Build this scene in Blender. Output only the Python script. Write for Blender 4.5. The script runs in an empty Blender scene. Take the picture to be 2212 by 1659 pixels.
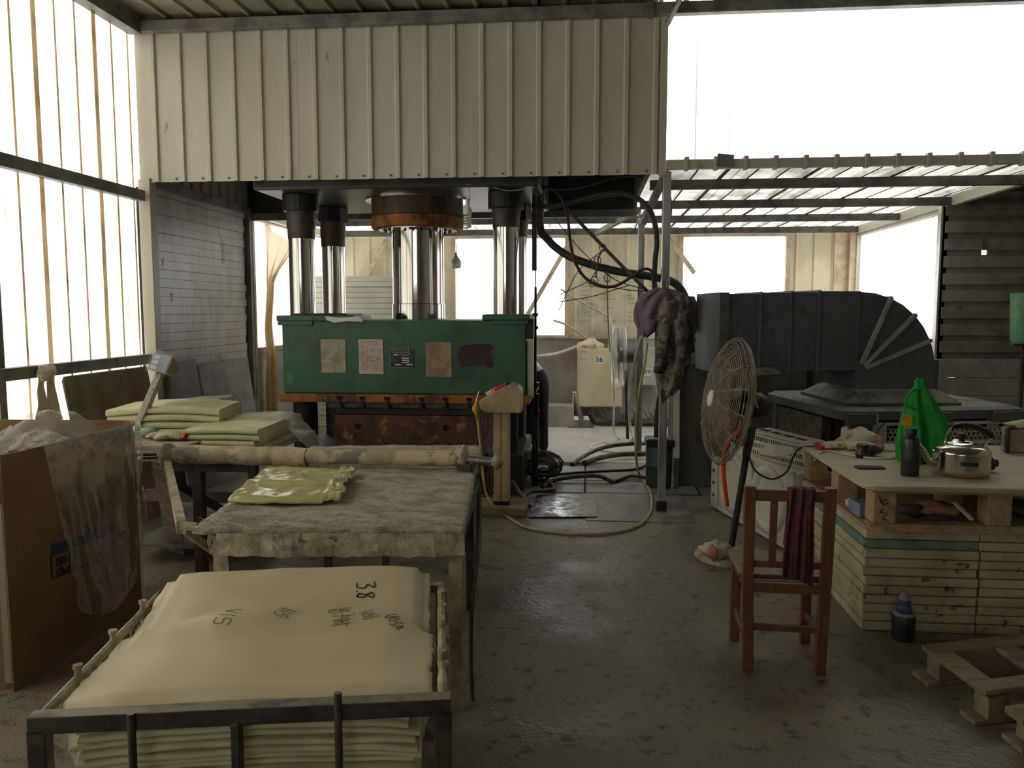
import bpy, math, random
from mathutils import Vector as V, Matrix, Euler, noise as NZ

# ------------------------------------------------------------------ camera, world, exposure
scene = bpy.context.scene
COL = scene.collection
R = math.radians
CAM_H, F_PX, PITCH, YAW = 1.6, 1720.0, R(5.3), R(5.4)
cam = bpy.data.cameras.new('camera')
cam.sensor_width = 36.0
cam.lens = F_PX / 2212 * 36.0
cam.clip_start = 0.05
cam_o = bpy.data.objects.new('camera', cam)
COL.objects.link(cam_o)
cam_o.location = (0, 0, CAM_H)
cam_o.rotation_euler = (R(90) - PITCH, 0, YAW)
scene.camera = cam_o

world = bpy.data.worlds.new('overcast_sky')
scene.world = world
world.use_nodes = True
bg = world.node_tree.nodes['Background']
bg.inputs[0].default_value = (0.98, 0.99, 1.0, 1)
bg.inputs[1].default_value = 6.0
vs = scene.view_settings
vs.view_transform = 'Standard'
vs.look = 'None'
vs.gamma = 1.0
vs.use_curve_mapping = False
vs.exposure = -0.5
scene.display_settings.display_device = 'sRGB'
scene.cycles.use_denoising = True
scene.cycles.max_bounces = 7
scene.cycles.diffuse_bounces = 3
scene.cycles.use_adaptive_sampling = True
scene.cycles.adaptive_threshold = 0.04
scene.cycles.glossy_bounces = 3
scene.cycles.transmission_bounces = 4
scene.cycles.transparent_max_bounces = 7
scene.cycles.sample_clamp_indirect = 8.0

rnd = random.Random(7)

# ------------------------------------------------------------------ helpers
def at(u, v, X=None, Y=None, Z=None):
    """world point on the sight line of photo pixel (u, v) at a known distance, side or height"""
    r = (u - 1106) / F_PX
    up = -(v - 829.5) / F_PX
    fy = math.cos(PITCH) + up * math.sin(PITCH)
    z = -math.sin(PITCH) + up * math.cos(PITCH)
    x = r * math.cos(YAW) - fy * math.sin(YAW)
    y = r * math.sin(YAW) + fy * math.cos(YAW)
    t = X / x if X is not None else Y / y if Y is not None else (Z - CAM_H) / z
    return V((x * t, y * t, CAM_H + z * t))

INV = {}

def catmull(pts, n=6):
    pts = [V(p) for p in pts]
    out = []
    for i in range(len(pts) - 1):
        p0 = pts[max(i - 1, 0)]; p1 = pts[i]; p2 = pts[i + 1]; p3 = pts[min(i + 2, len(pts) - 1)]
        for k in range(n):
            t = k / n
            out.append(0.5 * ((2 * p1) + (p2 - p0) * t + (2 * p0 - 5 * p1 + 4 * p2 - p3) * t * t + (3 * p1 - p0 - 3 * p2 + p3) * t ** 3))
    out.append(pts[-1])
    return out

class MB:
    def __init__(s):
        s.v = []; s.f = []
    def add(s, vs, fs):
        b = len(s.v)
        s.v += [V(p) for p in vs]
        s.f += [tuple(i + b for i in f) for f in fs]
        return s
    def box(s, c, size, rot=None):
        c = V(c); h = V(size) / 2
        m = rot.to_matrix() if isinstance(rot, Euler) else rot if rot is not None else Matrix.Identity(3)
        vs = [c + m @ V((sx * h.x, sy * h.y, sz * h.z)) for sz in (-1, 1) for sy in (-1, 1) for sx in (-1, 1)]
        return s.add(vs, [(0, 2, 3, 1), (4, 5, 7, 6), (0, 1, 5, 4), (2, 6, 7, 3), (0, 4, 6, 2), (1, 3, 7, 5)])
    def bb(s, x0, x1, y0, y1, z0, z1):
        return s.box(((x0 + x1) / 2, (y0 + y1) / 2, (z0 + z1) / 2), (abs(x1 - x0), abs(y1 - y0), abs(z1 - z0)))
    def bar(s, p, q, w, h, up=(0, 0, 1)):
        p = V(p); q = V(q)
        d = (q - p).normalized()
        side = d.cross(V(up))
        if side.length < 1e-4:
            side = d.cross(V((1, 0, 0)))
        side.normalize()
        u = side.cross(d)
        vs = []
        for c in (p, q):
            for a, b in ((-1, -1), (1, -1), (1, 1), (-1, 1)):
                vs.append(c + side * a * w / 2 + u * b * h / 2)
        return s.add(vs, [(0, 1, 2, 3), (7, 6, 5, 4), (0, 4, 5, 1), (1, 5, 6, 2), (2, 6, 7, 3), (3, 7, 4, 0)])
    def tube(s, pts, r, n=8, closed=False):
        pts = [V(p) for p in pts]
        m = len(pts)
        rs = r if isinstance(r, (list, tuple)) else [r] * m
        nrm = None
        rings = []
        for i in range(m):
            if closed:
                t = pts[(i + 1) % m] - pts[i - 1]
            else:
                t = pts[min(i + 1, m - 1)] - pts[max(i - 1, 0)]
            if t.length < 1e-9:
                t = V((0, 0, 1))
            t.normalize()
            if nrm is None:
                nrm = t.orthogonal().normalized()
            else:
                nrm = nrm - t * nrm.dot(t)
                if nrm.length < 1e-6:
                    nrm = t.orthogonal()
                nrm.normalize()
            b = t.cross(nrm)
            rings.append([pts[i] + (nrm * math.cos(2 * math.pi * k / n) + b * math.sin(2 * math.pi * k / n)) * rs[i] for k in range(n)])
        return s.loft(rings, caps=not closed, closed=closed)
    def loft(s, rings, caps=True, closed=False, ring_closed=True):
        n = len(rings[0]); m = len(rings)
        vs = [p for r in rings for p in r]
        fs = []
        for i in range(m if closed else m - 1):
            a = i * n; b = ((i + 1) % m) * n
            for k in range(n if ring_closed else n - 1):
                k2 = (k + 1) % n
                fs.append((a + k, a + k2, b + k2, b + k))
        if caps:
            fs.append(tuple(range(n - 1, -1, -1)))
            fs.append(tuple(range((m - 1) * n, m * n)))
        return s.add(vs, fs)
    def lathe(s, prof, c=(0, 0, 0), n=24, rot=None, caps=True):
        c = V(c)
        m = rot.to_matrix() if isinstance(rot, Euler) else rot if rot is not None else Matrix.Identity(3)
        rings = [[c + m @ V((r * math.cos(2 * math.pi * k / n), r * math.sin(2 * math.pi * k / n), z)) for k in range(n)] for r, z in prof]
        return s.loft(rings, caps=caps)
    def cyl(s, p, q, r, n=16, r2=None):
        return s.tube([p, q], [r, r if r2 is None else r2], n)
    def prism(s, poly, e):
        e = V(e); n = len(poly)
        poly = [V(p) for p in poly]
        return s.add(poly + [p + e for p in poly], [tuple(range(n - 1, -1, -1)), tuple(range(n, 2 * n))] + [(i, (i + 1) % n, (i + 1) % n + n, i + n) for i in range(n)])
    def grid(s, fn, nu, nv):
        vs = [fn(i / nu, j / nv) for j in range(nv + 1) for i in range(nu + 1)]
        w = nu + 1
        return s.add(vs, [(j * w + i, j * w + i + 1, (j + 1) * w + i + 1, (j + 1) * w + i) for j in range(nv) for i in range(nu)])
    def build(s, name, mat, parent=None, bevel=0, smooth=False, solid=0, subsurf=0, world=True, flat_angle=None):
        me = bpy.data.meshes.new(name)
        vs = s.v
        if parent is not None and world:
            inv = INV[parent.name]
            vs = [inv @ p for p in vs]
        me.from_pydata([tuple(p) for p in vs], [], s.f)
        me.update()
        if mat is not None:
            me.materials.append(mat)
        if smooth:
            me.polygons.foreach_set('use_smooth', [True] * len(me.polygons))
            if flat_angle:
                me.set_sharp_from_angle(angle=R(flat_angle))
        o = bpy.data.objects.new(name, me)
        COL.objects.link(o)
        if parent is not None:
            o.parent = parent
            INV[o.name] = INV[parent.name]
        else:
            INV[o.name] = Matrix.Identity(4)
        if solid:
            md = o.modifiers.new('thickness', 'SOLIDIFY'); md.thickness = solid; md.offset = 0
        if subsurf:
            md = o.modifiers.new('round', 'SUBSURF'); md.levels = subsurf; md.render_levels = subsurf
        if bevel:
            md = o.modifiers.new('edge', 'BEVEL'); md.width = bevel; md.segments = 2; md.limit_method = 'ANGLE'; md.angle_limit = R(40)
        return o

def tag(o, label=None, cat=None, group=None, kind=None):
    if label: o['label'] = label
    if cat: o['category'] = cat
    if group: o['group'] = group
    if kind: o['kind'] = kind
    return o

def thing(name, label, cat, loc=(0, 0, 0), rz=0, group=None, kind=None):
    o = bpy.data.objects.new(name, None)
    o.empty_display_size = 0.1
    COL.objects.link(o)
    o.location = loc
    o.rotation_euler = (0, 0, rz)
    INV[o.name] = (Matrix.Translation(V(loc)) @ Matrix.Rotation(rz, 4, 'Z')).inverted()
    return tag(o, label, cat, group, kind)

def struct(name, label=None, loc=(0, 0, 0)):
    return thing(name, label, None, loc, kind='structure')

def one(mb, name, mat, label, cat, group=None, kind=None, **k):
    return tag(mb.build(name, mat, None, **k), label, cat, group, kind)

def text_mesh(txt, size, mat, name, parent, m, extrude=0.0005):
    """m maps the flat lettering (x right, y up, z towards the reader) to world"""
    cu = bpy.data.curves.new('lettering', 'FONT')
    cu.body = txt; cu.size = size; cu.extrude = extrude; cu.align_x = 'CENTER'; cu.align_y = 'CENTER'
    cu.resolution_u = 3
    to = bpy.data.objects.new('lettering', cu)
    COL.objects.link(to)
    bpy.context.view_layer.update()
    me = bpy.data.meshes.new_from_object(to.evaluated_get(bpy.context.evaluated_depsgraph_get()))
    bpy.data.objects.remove(to)
    bpy.data.curves.remove(cu)
    mb = MB()
    mb.add([m @ v.co for v in me.vertices], [tuple(p.vertices) for p in me.polygons])
    bpy.data.meshes.remove(me)
    return mb.build(name, mat, parent)

FACING = Matrix(((1, 0, 0), (0, 0, -1), (0, 1, 0)))      # flat lettering turned to face the viewer (towards -Y)
def face_at(p, rot=0.0):
    return Matrix.Translation(V(p)) @ (FACING @ Matrix.Rotation(rot, 3, 'Z')).to_4x4()

def n3(x, y, z):
    return NZ.noise(V((x, y, z)))

# ------------------------------------------------------------------ materials
def lin(c):
    return tuple(((x / 255) / 12.92 if x <= 10.31 else ((x / 255 + 0.055) / 1.055) ** 2.4) for x in c) + (1,)

def mat(name, c1, c2=None, rough=0.6, metal=0.0, scale=6.0, lo=0.42, hi=0.62, stretch=(1, 1, 1), bump=0.0, bscale=60.0,
        c3=None, s3=22.0, lo3=0.6, hi3=0.68, dust=None, dust_amt=0.75, rough2=None, spec=0.5, detail=5.0, alpha=None, dust_lo=0.35):
    m = bpy.data.materials.new(name)
    m.use_nodes = True
    nt = m.node_tree; N = nt.nodes; L = nt.links
    b = N['Principled BSDF']
    b.inputs['Roughness'].default_value = rough
    b.inputs['Metallic'].default_value = metal
    b.inputs['Specular IOR Level'].default_value = spec
    geo = N.new('ShaderNodeNewGeometry')
    mp = N.new('ShaderNodeMapping')
    mp.inputs['Scale'].default_value = stretch
    L.new(geo.outputs['Position'], mp.inputs['Vector'])
    def noise(sc, det=detail):
        t = N.new('ShaderNodeTexNoise')
        t.inputs['Scale'].default_value = sc
        t.inputs['Detail'].default_value = det
        t.inputs['Roughness'].default_value = 0.62
        L.new(mp.outputs[0], t.inputs['Vector'])
        return t.outputs['Fac']
    def ramp(src, a, z):
        r = N.new('ShaderNodeMapRange')
        r.inputs['From Min'].default_value = a
        r.inputs['From Max'].default_value = z
        r.interpolation_type = 'SMOOTHSTEP'
        L.new(src, r.inputs['Value'])
        return r.outputs[0]
    def mix(fac, a, c):
        x = N.new('ShaderNodeMix')
        x.data_type = 'RGBA'
        L.new(fac, x.inputs['Factor'])
        if isinstance(a, tuple): x.inputs[6].default_value = a
        else: L.new(a, x.inputs[6])
        x.inputs[7].default_value = c
        return x.outputs[2]
    col = lin(c1)
    f1 = None
    if c2 is not None:
        f1 = ramp(noise(scale), lo, hi)
        col = mix(f1, col, lin(c2))
    if c3 is not None:
        col = mix(ramp(noise(s3), lo3, hi3), col, lin(c3))
    if dust is not None:
        sx = N.new('ShaderNodeSeparateXYZ')
        L.new(geo.outputs['Normal'], sx.inputs[0])
        up = ramp(sx.outputs['Z'], dust_lo, 0.9)
        nz = ramp(noise(9.0), 0.3, 0.55)
        mu = N.new('ShaderNodeMath'); mu.operation = 'MULTIPLY'
        L.new(up, mu.inputs[0]); L.new(nz, mu.inputs[1])
        m2 = N.new('ShaderNodeMath'); m2.operation = 'MULTIPLY'
        L.new(mu.outputs[0], m2.inputs[0]); m2.inputs[1].default_value = dust_amt
        col = mix(m2.outputs[0], col, lin(dust))
    if isinstance(col, tuple): b.inputs['Base Color'].default_value = col
    else: L.new(col, b.inputs['Base Color'])
    if rough2 is not None and f1 is not None:
        r = N.new('ShaderNodeMapRange')
        r.inputs['To Min'].default_value = rough
        r.inputs['To Max'].default_value = rough2
        L.new(f1, r.inputs['Value'])
        L.new(r.outputs[0], b.inputs['Roughness'])
    if bump:
        bp = N.new('ShaderNodeBump')
        bp.inputs['Strength'].default_value = bump
        bp.inputs['Distance'].default_value = 0.01
        L.new(noise(bscale, 4), bp.inputs['Height'])
        L.new(bp.outputs[0], b.inputs['Normal'])
    if alpha is not None:
        b.inputs['Alpha'].default_value = alpha
    return m

def sheet_mat(name, col, dirt, amt, scale, stretch, tw=0.8, spots=None):
    """light-passing ribbed plastic sheet with grime"""
    m = bpy.data.materials.new(name)
    m.use_nodes = True
    nt = m.node_tree; N = nt.nodes; L = nt.links
    N.clear()
    out = N.new('ShaderNodeOutputMaterial')
    tr = N.new('ShaderNodeBsdfTranslucent'); df = N.new('ShaderNodeBsdfDiffuse'); mx = N.new('ShaderNodeMixShader')
    mx.inputs[0].default_value = 1 - tw
    geo = N.new('ShaderNodeNewGeometry'); mp = N.new('ShaderNodeMapping')
    mp.inputs['Scale'].default_value = stretch
    L.new(geo.outputs['Position'], mp.inputs['Vector'])
    t = N.new('ShaderNodeTexNoise'); t.inputs['Scale'].default_value = scale; t.inputs['Detail'].default_value = 6
    t.inputs['Roughness'].default_value = 0.65
    L.new(mp.outputs[0], t.inputs['Vector'])
    r = N.new('ShaderNodeMapRange'); r.interpolation_type = 'SMOOTHSTEP'
    r.inputs['From Min'].default_value = 0.42; r.inputs['From Max'].default_value = 0.75; r.inputs['To Max'].default_value = amt
    L.new(t.outputs['Fac'], r.inputs['Value'])
    c = N.new('ShaderNodeMix'); c.data_type = 'RGBA'
    c.inputs[6].default_value = lin(col); c.inputs[7].default_value = lin(dirt)
    L.new(r.outputs[0], c.inputs['Factor'])
    L.new(c.outputs[2], tr.inputs[0]); L.new(c.outputs[2], df.inputs[0])
    L.new(tr.outputs[0], mx.inputs[1]); L.new(df.outputs[0], mx.inputs[2])
    L.new(mx.outputs[0], out.inputs[0])
    return m

def film_mat(name, col, clear=0.6, rough=0.15, gloss=0.25, tw=0.5):
    """thin plastic film: partly clear, partly hazy, with a gloss"""
    m = bpy.data.materials.new(name)
    m.use_nodes = True
    nt = m.node_tree; N = nt.nodes; L = nt.links
    N.clear()
    out = N.new('ShaderNodeOutputMaterial')
    tp = N.new('ShaderNodeBsdfTransparent'); gl = N.new('ShaderNodeBsdfGlossy')
    df = N.new('ShaderNodeBsdfDiffuse'); tr = N.new('ShaderNodeBsdfTranslucent')
    gl.inputs['Roughness'].default_value = rough
    gl.inputs['Color'].default_value = (0.9, 0.9, 0.9, 1)
    for x in (df, tr): x.inputs[0].default_value = lin(col)
    a = N.new('ShaderNodeMixShader'); a.inputs[0].default_value = tw
    L.new(df.outputs[0], a.inputs[1]); L.new(tr.outputs[0], a.inputs[2])
    b = N.new('ShaderNodeMixShader'); b.inputs[0].default_value = clear
    L.new(a.outputs[0], b.inputs[1]); L.new(tp.outputs[0], b.inputs[2])
    fr = N.new('ShaderNodeFresnel'); fr.inputs[0].default_value = 1.45
    mu = N.new('ShaderNodeMath'); mu.operation = 'MULTIPLY_ADD'
    mu.inputs[1].default_value = gloss; mu.inputs[2].default_value = 0.0
    L.new(fr.outputs[0], mu.inputs[0])
    c = N.new('ShaderNodeMixShader')
    L.new(mu.outputs[0], c.inputs[0]); L.new(b.outputs[0], c.inputs[1]); L.new(gl.outputs[0], c.inputs[2])
    L.new(c.outputs[0], out.inputs[0])
    return m

def lamp_mat(name, col, strength):
    m = bpy.data.materials.new(name)
    m.use_nodes = True
    b = m.node_tree.nodes['Principled BSDF']
    b.inputs['Base Color'].default_value = lin(col)
    b.inputs['Emission Color'].default_value = lin(col)
    b.inputs['Emission Strength'].default_value = strength
    return m

DUST = (150, 142, 124)
M = {}
M['floor'] = mat('concrete_floor', (136, 128, 110), (110, 104, 91), rough=0.6, rough2=0.3, scale=1.6, lo=0.38, hi=0.66, bump=0.7, bscale=24, c3=(84, 79, 69), s3=11, lo3=0.55, hi3=0.66)
M['floor_glare'] = mat('rear_floor_painted_glare', (214, 210, 202), (194, 190, 182), rough=0.12, rough2=0.26, scale=2.5, bump=0.03, bscale=30, c3=(150, 146, 138), s3=7, lo3=0.62, hi3=0.74)  # window brightness on the rear floor put into a paler, glossier colour
M['plate'] = mat('steel_plate', (150, 152, 156), (88, 90, 94), rough=0.18, rough2=0.5, metal=0.85, scale=9, bump=0.15, bscale=30, c3=(70, 70, 70), s3=14, lo3=0.6, hi3=0.66)
M['slab'] = mat('cover_slab', (140, 137, 128), (112, 110, 104), rough=0.5, rough2=0.34, scale=3, bump=0.2, bscale=40, c3=(90, 88, 82), s3=12)
M['dark_gap'] = mat('dark_gap', (20, 19, 18), rough=0.9)
M['ground'] = mat('outside_ground', (190, 186, 176), (170, 166, 156), rough=0.9, scale=0.6)
M['wallsheet'] = mat('painted_wall_sheet', (192, 186, 172), (183, 177, 162), rough=0.45, scale=1.6, stretch=(1, 1, 0.35), c3=(128, 112, 88), s3=7, lo3=0.66, hi3=0.74, bump=0.05, bscale=8)
M['sheet'] = sheet_mat('translucent_sheet', (240, 236, 224), (160, 144, 116), 0.6, 2.2, (1, 1.4, 0.35))
M['lap'] = sheet_mat('grimy_lap', (226, 214, 188), (140, 122, 92), 0.85, 5.0, (1, 1, 0.6), tw=0.6)
M['lap_dark'] = sheet_mat('canopy_lap', (150, 146, 132), (92, 88, 78), 0.9, 4.0, (1, 0.4, 1), tw=0.5)
M['sheet_white'] = sheet_mat('translucent_white_sheet', (250, 249, 246), (214, 208, 196), 0.4, 1.0, (1, 1, 0.4), tw=0.93)
M['roofsheet'] = sheet_mat('canopy_sheet', (218, 216, 206), (104, 102, 94), 0.95, 1.5, (1, 0.6, 1), tw=0.52)
M['ceiling'] = mat('ceiling_sheet', (138, 132, 112), (112, 106, 88), rough=0.55, scale=1.5)
M['steel'] = mat('painted_steel', (128, 126, 118), (98, 95, 88), rough=0.5, metal=0.2, scale=5, dust=DUST)
M['galv'] = mat('galvanised_post', (182, 181, 178), (142, 141, 138), rough=0.32, metal=0.75, scale=8, stretch=(1, 1, 0.2), c3=(90, 84, 76), s3=16, lo3=0.64, hi3=0.7)
M['darksteel'] = mat('dark_steel', (82, 77, 70), (60, 56, 51), rough=0.55, metal=0.4, scale=9, c3=(92, 72, 52), s3=14, lo3=0.6, hi3=0.7, dust=DUST, dust_amt=0.85)
M['plank'] = mat('partition_plank', (190, 185, 176), (170, 163, 152), rough=0.34, scale=4, stretch=(1, 1, 0.4), c3=(104, 92, 78), s3=5, lo3=0.6, hi3=0.75)
M['darkplank'] = mat('dark_plank', (136, 127, 113), (114, 106, 96), rough=0.7, scale=4, c3=(84, 80, 74), s3=7)
M['gapboard'] = mat('recessed_board', (112, 106, 97), (98, 92, 85), rough=0.75, scale=4)
M['plaster'] = mat('grey_plaster', (164, 157, 148), (138, 132, 126), rough=0.85, scale=2.2, c3=(114, 108, 102), s3=5, lo3=0.6, hi3=0.75, bump=0.2, bscale=20)
M['cream_sheet'] = mat('cream_wall_sheet', (206, 196, 170), (186, 176, 150), rough=0.5, scale=2, c3=(150, 136, 110), s3=8, lo3=0.64, hi3=0.74)
M['trim'] = mat('window_trim', (196, 176, 152), (170, 150, 126), rough=0.55, scale=5)
M['pane'] = film_mat('window_pane', (235, 236, 238), clear=0.93, rough=0.05, gloss=0.3)
M['pane_milky'] = sheet_mat('milky_pane', (250, 250, 248), (226, 224, 218), 0.5, 1.5, (1, 1, 1), tw=0.92)
M['green'] = mat('press_green_paint', (52, 96, 72), (42, 78, 60), rough=0.5, scale=2.4, c3=(62, 92, 62), s3=6, lo3=0.52, hi3=0.75, dust=DUST, dust_amt=0.5, bump=0.08, bscale=25)
M['greenpatch'] = mat('bright_green_repaint', (44, 128, 70), (40, 112, 64), rough=0.45, scale=6)
M['rust'] = mat('rusty_edge', (158, 98, 40), (74, 52, 36), rough=0.7, metal=0.1, scale=5, stretch=(1, 1, 0.6), c3=(196, 138, 48), s3=6, lo3=0.6, hi3=0.68)
M['die'] = mat('rusty_mould', (88, 54, 40), (66, 42, 34), rough=0.6, metal=0.2, scale=5, c3=(150, 108, 66), s3=9, lo3=0.54, hi3=0.66, bump=0.3, bscale=30)
M['blacksteel'] = mat('black_steel', (44, 43, 44), (30, 30, 32), rough=0.5, metal=0.3, scale=6, c3=(70, 66, 60), s3=18, lo3=0.64, hi3=0.72)
M['crown'] = mat('crown_paint', (70, 72, 70), (52, 54, 53), rough=0.4, metal=0.1, scale=4)
M['chrome'] = mat('chromed_column', (205, 204, 202), (186, 184, 180), rough=0.09, metal=1.0, scale=10, stretch=(1, 1, 0.1))
M['ramsleeve'] = mat('ram_collar', (62, 50, 42), (96, 64, 38), rough=0.55, metal=0.3, scale=7, stretch=(1, 1, 0.15), lo=0.48, hi=0.62)
M['paper'] = mat('notice_paper', (176, 170, 152), (150, 140, 118), rough=0.8, scale=8)
M['paper_pale'] = mat('pale_notice_paper', (206, 190, 178), (186, 168, 154), rough=0.8, scale=8)
M['paper_brown'] = mat('brown_notice_paper', (170, 146, 120), (142, 120, 96), rough=0.8, scale=8)
M['ink'] = mat('ink', (52, 46, 42), rough=0.8)
M['marker'] = mat('faded_marker', (108, 98, 78), rough=0.8)
M['faint_ink'] = mat('faint_ink', (128, 116, 100), rough=0.8)
M['black_plate'] = mat('black_enamel', (26, 28, 30), rough=0.4)
M['white_mark'] = mat('white_marking', (214, 214, 210), rough=0.6)
M['scrape'] = mat('scraped_brown_patch', (74, 52, 48), (58, 44, 44), rough=0.8, scale=10, bump=0.3, bscale=40)
M['beige_box'] = mat('beige_enamel', (190, 170, 136), (170, 150, 116), rough=0.5, scale=4, c3=(120, 104, 80), s3=12, lo3=0.64, hi3=0.72, dust=DUST, dust_amt=0.6)
M['cabinet'] = mat('cabinet_cream', (206, 194, 164), (190, 178, 148), rough=0.5, scale=2.2, c3=(140, 118, 84), s3=5, lo3=0.62, hi3=0.76)
M['cabinet_grey'] = mat('cabinet_grey', (176, 178, 166), (158, 160, 150), rough=0.5, scale=4)
M['black'] = mat('black_plastic', (26, 26, 27), (36, 35, 34), rough=0.45, scale=10)
M['rubber'] = mat('black_rubber_hose', (34, 34, 36), (52, 50, 48), rough=0.6, scale=14, dust=DUST, dust_amt=0.35)
M['dusty_rubber'] = mat('dusty_hose', (60, 54, 46), (96, 88, 76), rough=0.8, scale=10, dust=DUST, dust_amt=0.6)
M['cable'] = mat('grey_cable', (92, 86, 76), (66, 62, 56), rough=0.7, scale=20)
M['yellow_hose'] = mat('yellowed_hose', (196, 176, 128), (166, 146, 100), rough=0.5, scale=6)
M['white_hose'] = mat('white_hose', (216, 212, 200), (190, 186, 172), rough=0.5, scale=6)
M['red'] = mat('red_plastic', (176, 46, 48), rough=0.45)
M['red_led'] = lamp_mat('red_led', (255, 30, 30), 3.0)
M['yellow'] = mat('yellow_plastic', (214, 160, 40), (190, 138, 36), rough=0.45, scale=20)
M['felt'] = mat('fibre_crusted_top', (186, 178, 160), (152, 144, 126), rough=0.9, scale=9, stretch=(0.7, 1.4, 1), bump=0.9, bscale=55, c3=(122, 114, 98), s3=38, lo3=0.54, hi3=0.68)
M['crust'] = mat('resin_crust', (186, 172, 142), (150, 136, 110), rough=0.75, scale=9, bump=0.8, bscale=30, c3=(84, 74, 58), s3=12, lo3=0.6, hi3=0.7)
M['rollcloth'] = mat('crusted_roll', (208, 190, 154), (168, 154, 126), rough=0.8, scale=6, bump=0.8, bscale=26, c3=(136, 130, 116), s3=7, lo3=0.52, hi3=0.64)
M['smc'] = mat('cream_moulding_sheet', (222, 214, 172), (210, 202, 160), rough=0.55, scale=5, bump=0.15, bscale=70)
M['smc_light'] = mat('pale_green_sheet', (210, 208, 166), (196, 194, 152), rough=0.5, scale=6, bump=0.2, bscale=60)
M['smc_film'] = mat('film_wrapped_sheet', (206, 192, 154), (214, 200, 164), rough=0.42, rough2=0.55, scale=1.8, bump=0.2, bscale=7)
M['smc_gloss'] = mat('glossy_film_sheet', (196, 188, 130), (184, 176, 120), rough=0.12, rough2=0.2, scale=4, bump=0.25, bscale=10)
M['cardboard'] = mat('cardboard', (140, 110, 78), (128, 99, 70), rough=0.85, scale=3, c3=(130, 92, 58), s3=9, lo3=0.64, hi3=0.76)
M['blue_ink'] = mat('blue_print', (52, 72, 92), rough=0.8)
M['brown_ink'] = mat('dark_print', (74, 56, 44), rough=0.8)
M['film'] = film_mat('clear_film', (225, 222, 212), clear=0.9, rough=0.22, gloss=0.4)
M['film_hazy'] = film_mat('hazy_film', (226, 222, 208), clear=0.6, rough=0.25, gloss=0.35)
M['film_dirty'] = film_mat('dirty_curtain_film', (190, 166, 122), clear=0.18, rough=0.35, gloss=0.05, tw=0.75)
M['wood_board'] = mat('dusty_plywood', (142, 126, 100), (118, 104, 82), rough=0.85, scale=3, c3=(90, 80, 64), s3=9, lo3=0.62, hi3=0.74)
M['grey_board'] = mat('grey_board', (150, 144, 138), (128, 120, 114), rough=0.7, scale=3, c3=(92, 84, 76), s3=7, lo3=0.6, hi3=0.72)
M['chairwood'] = mat('varnished_wood', (116, 76, 56), (98, 62, 46), rough=0.42, scale=6, stretch=(4, 4, 0.8), c3=(156, 126, 100), s3=26, lo3=0.66, hi3=0.72, dust=DUST, dust_amt=0.5)
M['maroon'] = mat('maroon_cloth', (104, 58, 64), (86, 46, 52), rough=0.95, scale=12, bump=0.3, bscale=160)
M['purple'] = mat('mauve_cloth', (132, 112, 126), (116, 98, 112), rough=0.9, scale=6)
M['camo'] = mat('camouflage_cloth', (120, 112, 102), (78, 72, 70), rough=0.9, scale=13, lo=0.48, hi=0.52, c3=(142, 128, 112), s3=17, lo3=0.56, hi3=0.59, detail=2.0)
M['grey_cloth'] = mat('grey_cloth', (84, 78, 76), (66, 62, 62), rough=0.9, scale=8)
M['rag'] = mat('cream_rag', (214, 200, 172), (190, 174, 146), rough=0.95, scale=9, c3=(140, 124, 98), s3=14)
M['pink_rag'] = mat('pink_rag', (196, 138, 116), (168, 118, 100), rough=0.95, scale=14)
M['panel'] = mat('cream_panel_edge', (188, 178, 144), (166, 156, 124), rough=0.6, scale=6, c3=(92, 80, 62), s3=13, lo3=0.6, hi3=0.66)
M['panel_blue'] = mat('blue_green_panel_edge', (122, 148, 130), (100, 124, 112), rough=0.6, scale=6, c3=(60, 66, 60), s3=16, lo3=0.6, hi3=0.66)
M['whitepanel'] = mat('white_foam_panel', (216, 210, 194), (204, 198, 180), rough=0.7, scale=3)
M['plywood'] = mat('plywood', (198, 186, 160), (184, 172, 146), rough=0.65, scale=3, stretch=(1, 5, 1), c3=(168, 140, 104), s3=7, lo3=0.62, hi3=0.76)
M['palletwood'] = mat('pallet_wood', (172, 146, 108), (150, 126, 92), rough=0.75, scale=5, stretch=(4, 1, 4), c3=(110, 84, 60), s3=12, lo3=0.64, hi3=0.72)
M['palletgrey'] = mat('weathered_pallet', (144, 128, 104), (120, 106, 86), rough=0.8, scale=5, stretch=(1, 4, 4))
M['stainless'] = mat('stainless', (206, 200, 190), (190, 184, 172), rough=0.14, rough2=0.24, metal=1.0, scale=4)
M['bottle'] = mat('black_bottle', (34, 36, 40), (48, 50, 54), rough=0.35, scale=8)
M['greenbag'] = mat('green_bag', (30, 152, 50), (24, 132, 44), rough=0.75, scale=8, bump=0.15, bscale=120)
M['phone'] = mat('phone_black', (22, 18, 17), rough=0.25)
M['duct'] = mat('dark_duct', (84, 88, 94), (72, 76, 82), rough=0.5, scale=3, dust=DUST, dust_amt=0.5, c3=(64, 64, 64), s3=11)
M['ductrib'] = mat('duct_rib', (150, 150, 147), (128, 128, 125), rough=0.6, scale=8)
M['lid'] = mat('cooler_lid', (86, 90, 90), (70, 74, 75), rough=0.6, scale=4, dust=(142, 140, 128), dust_amt=0.85)
M['grille'] = mat('cooler_grille', (204, 196, 176), (184, 176, 156), rough=0.6, scale=6)
M['pad'] = mat('honeycomb_pad', (96, 88, 74), (72, 66, 56), rough=0.9, scale=20, bump=0.6, bscale=90)
M['whitebox'] = mat('white_sheet_metal', (206, 202, 190), (188, 184, 170), rough=0.5, scale=3, c3=(140, 130, 112), s3=8, lo3=0.64, hi3=0.74)
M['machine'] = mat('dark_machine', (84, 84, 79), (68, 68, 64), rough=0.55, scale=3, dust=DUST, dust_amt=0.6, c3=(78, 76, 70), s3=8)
M['wire'] = mat('fan_wire', (164, 154, 134), (136, 127, 110), rough=0.6, metal=0.2, scale=12)
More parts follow.
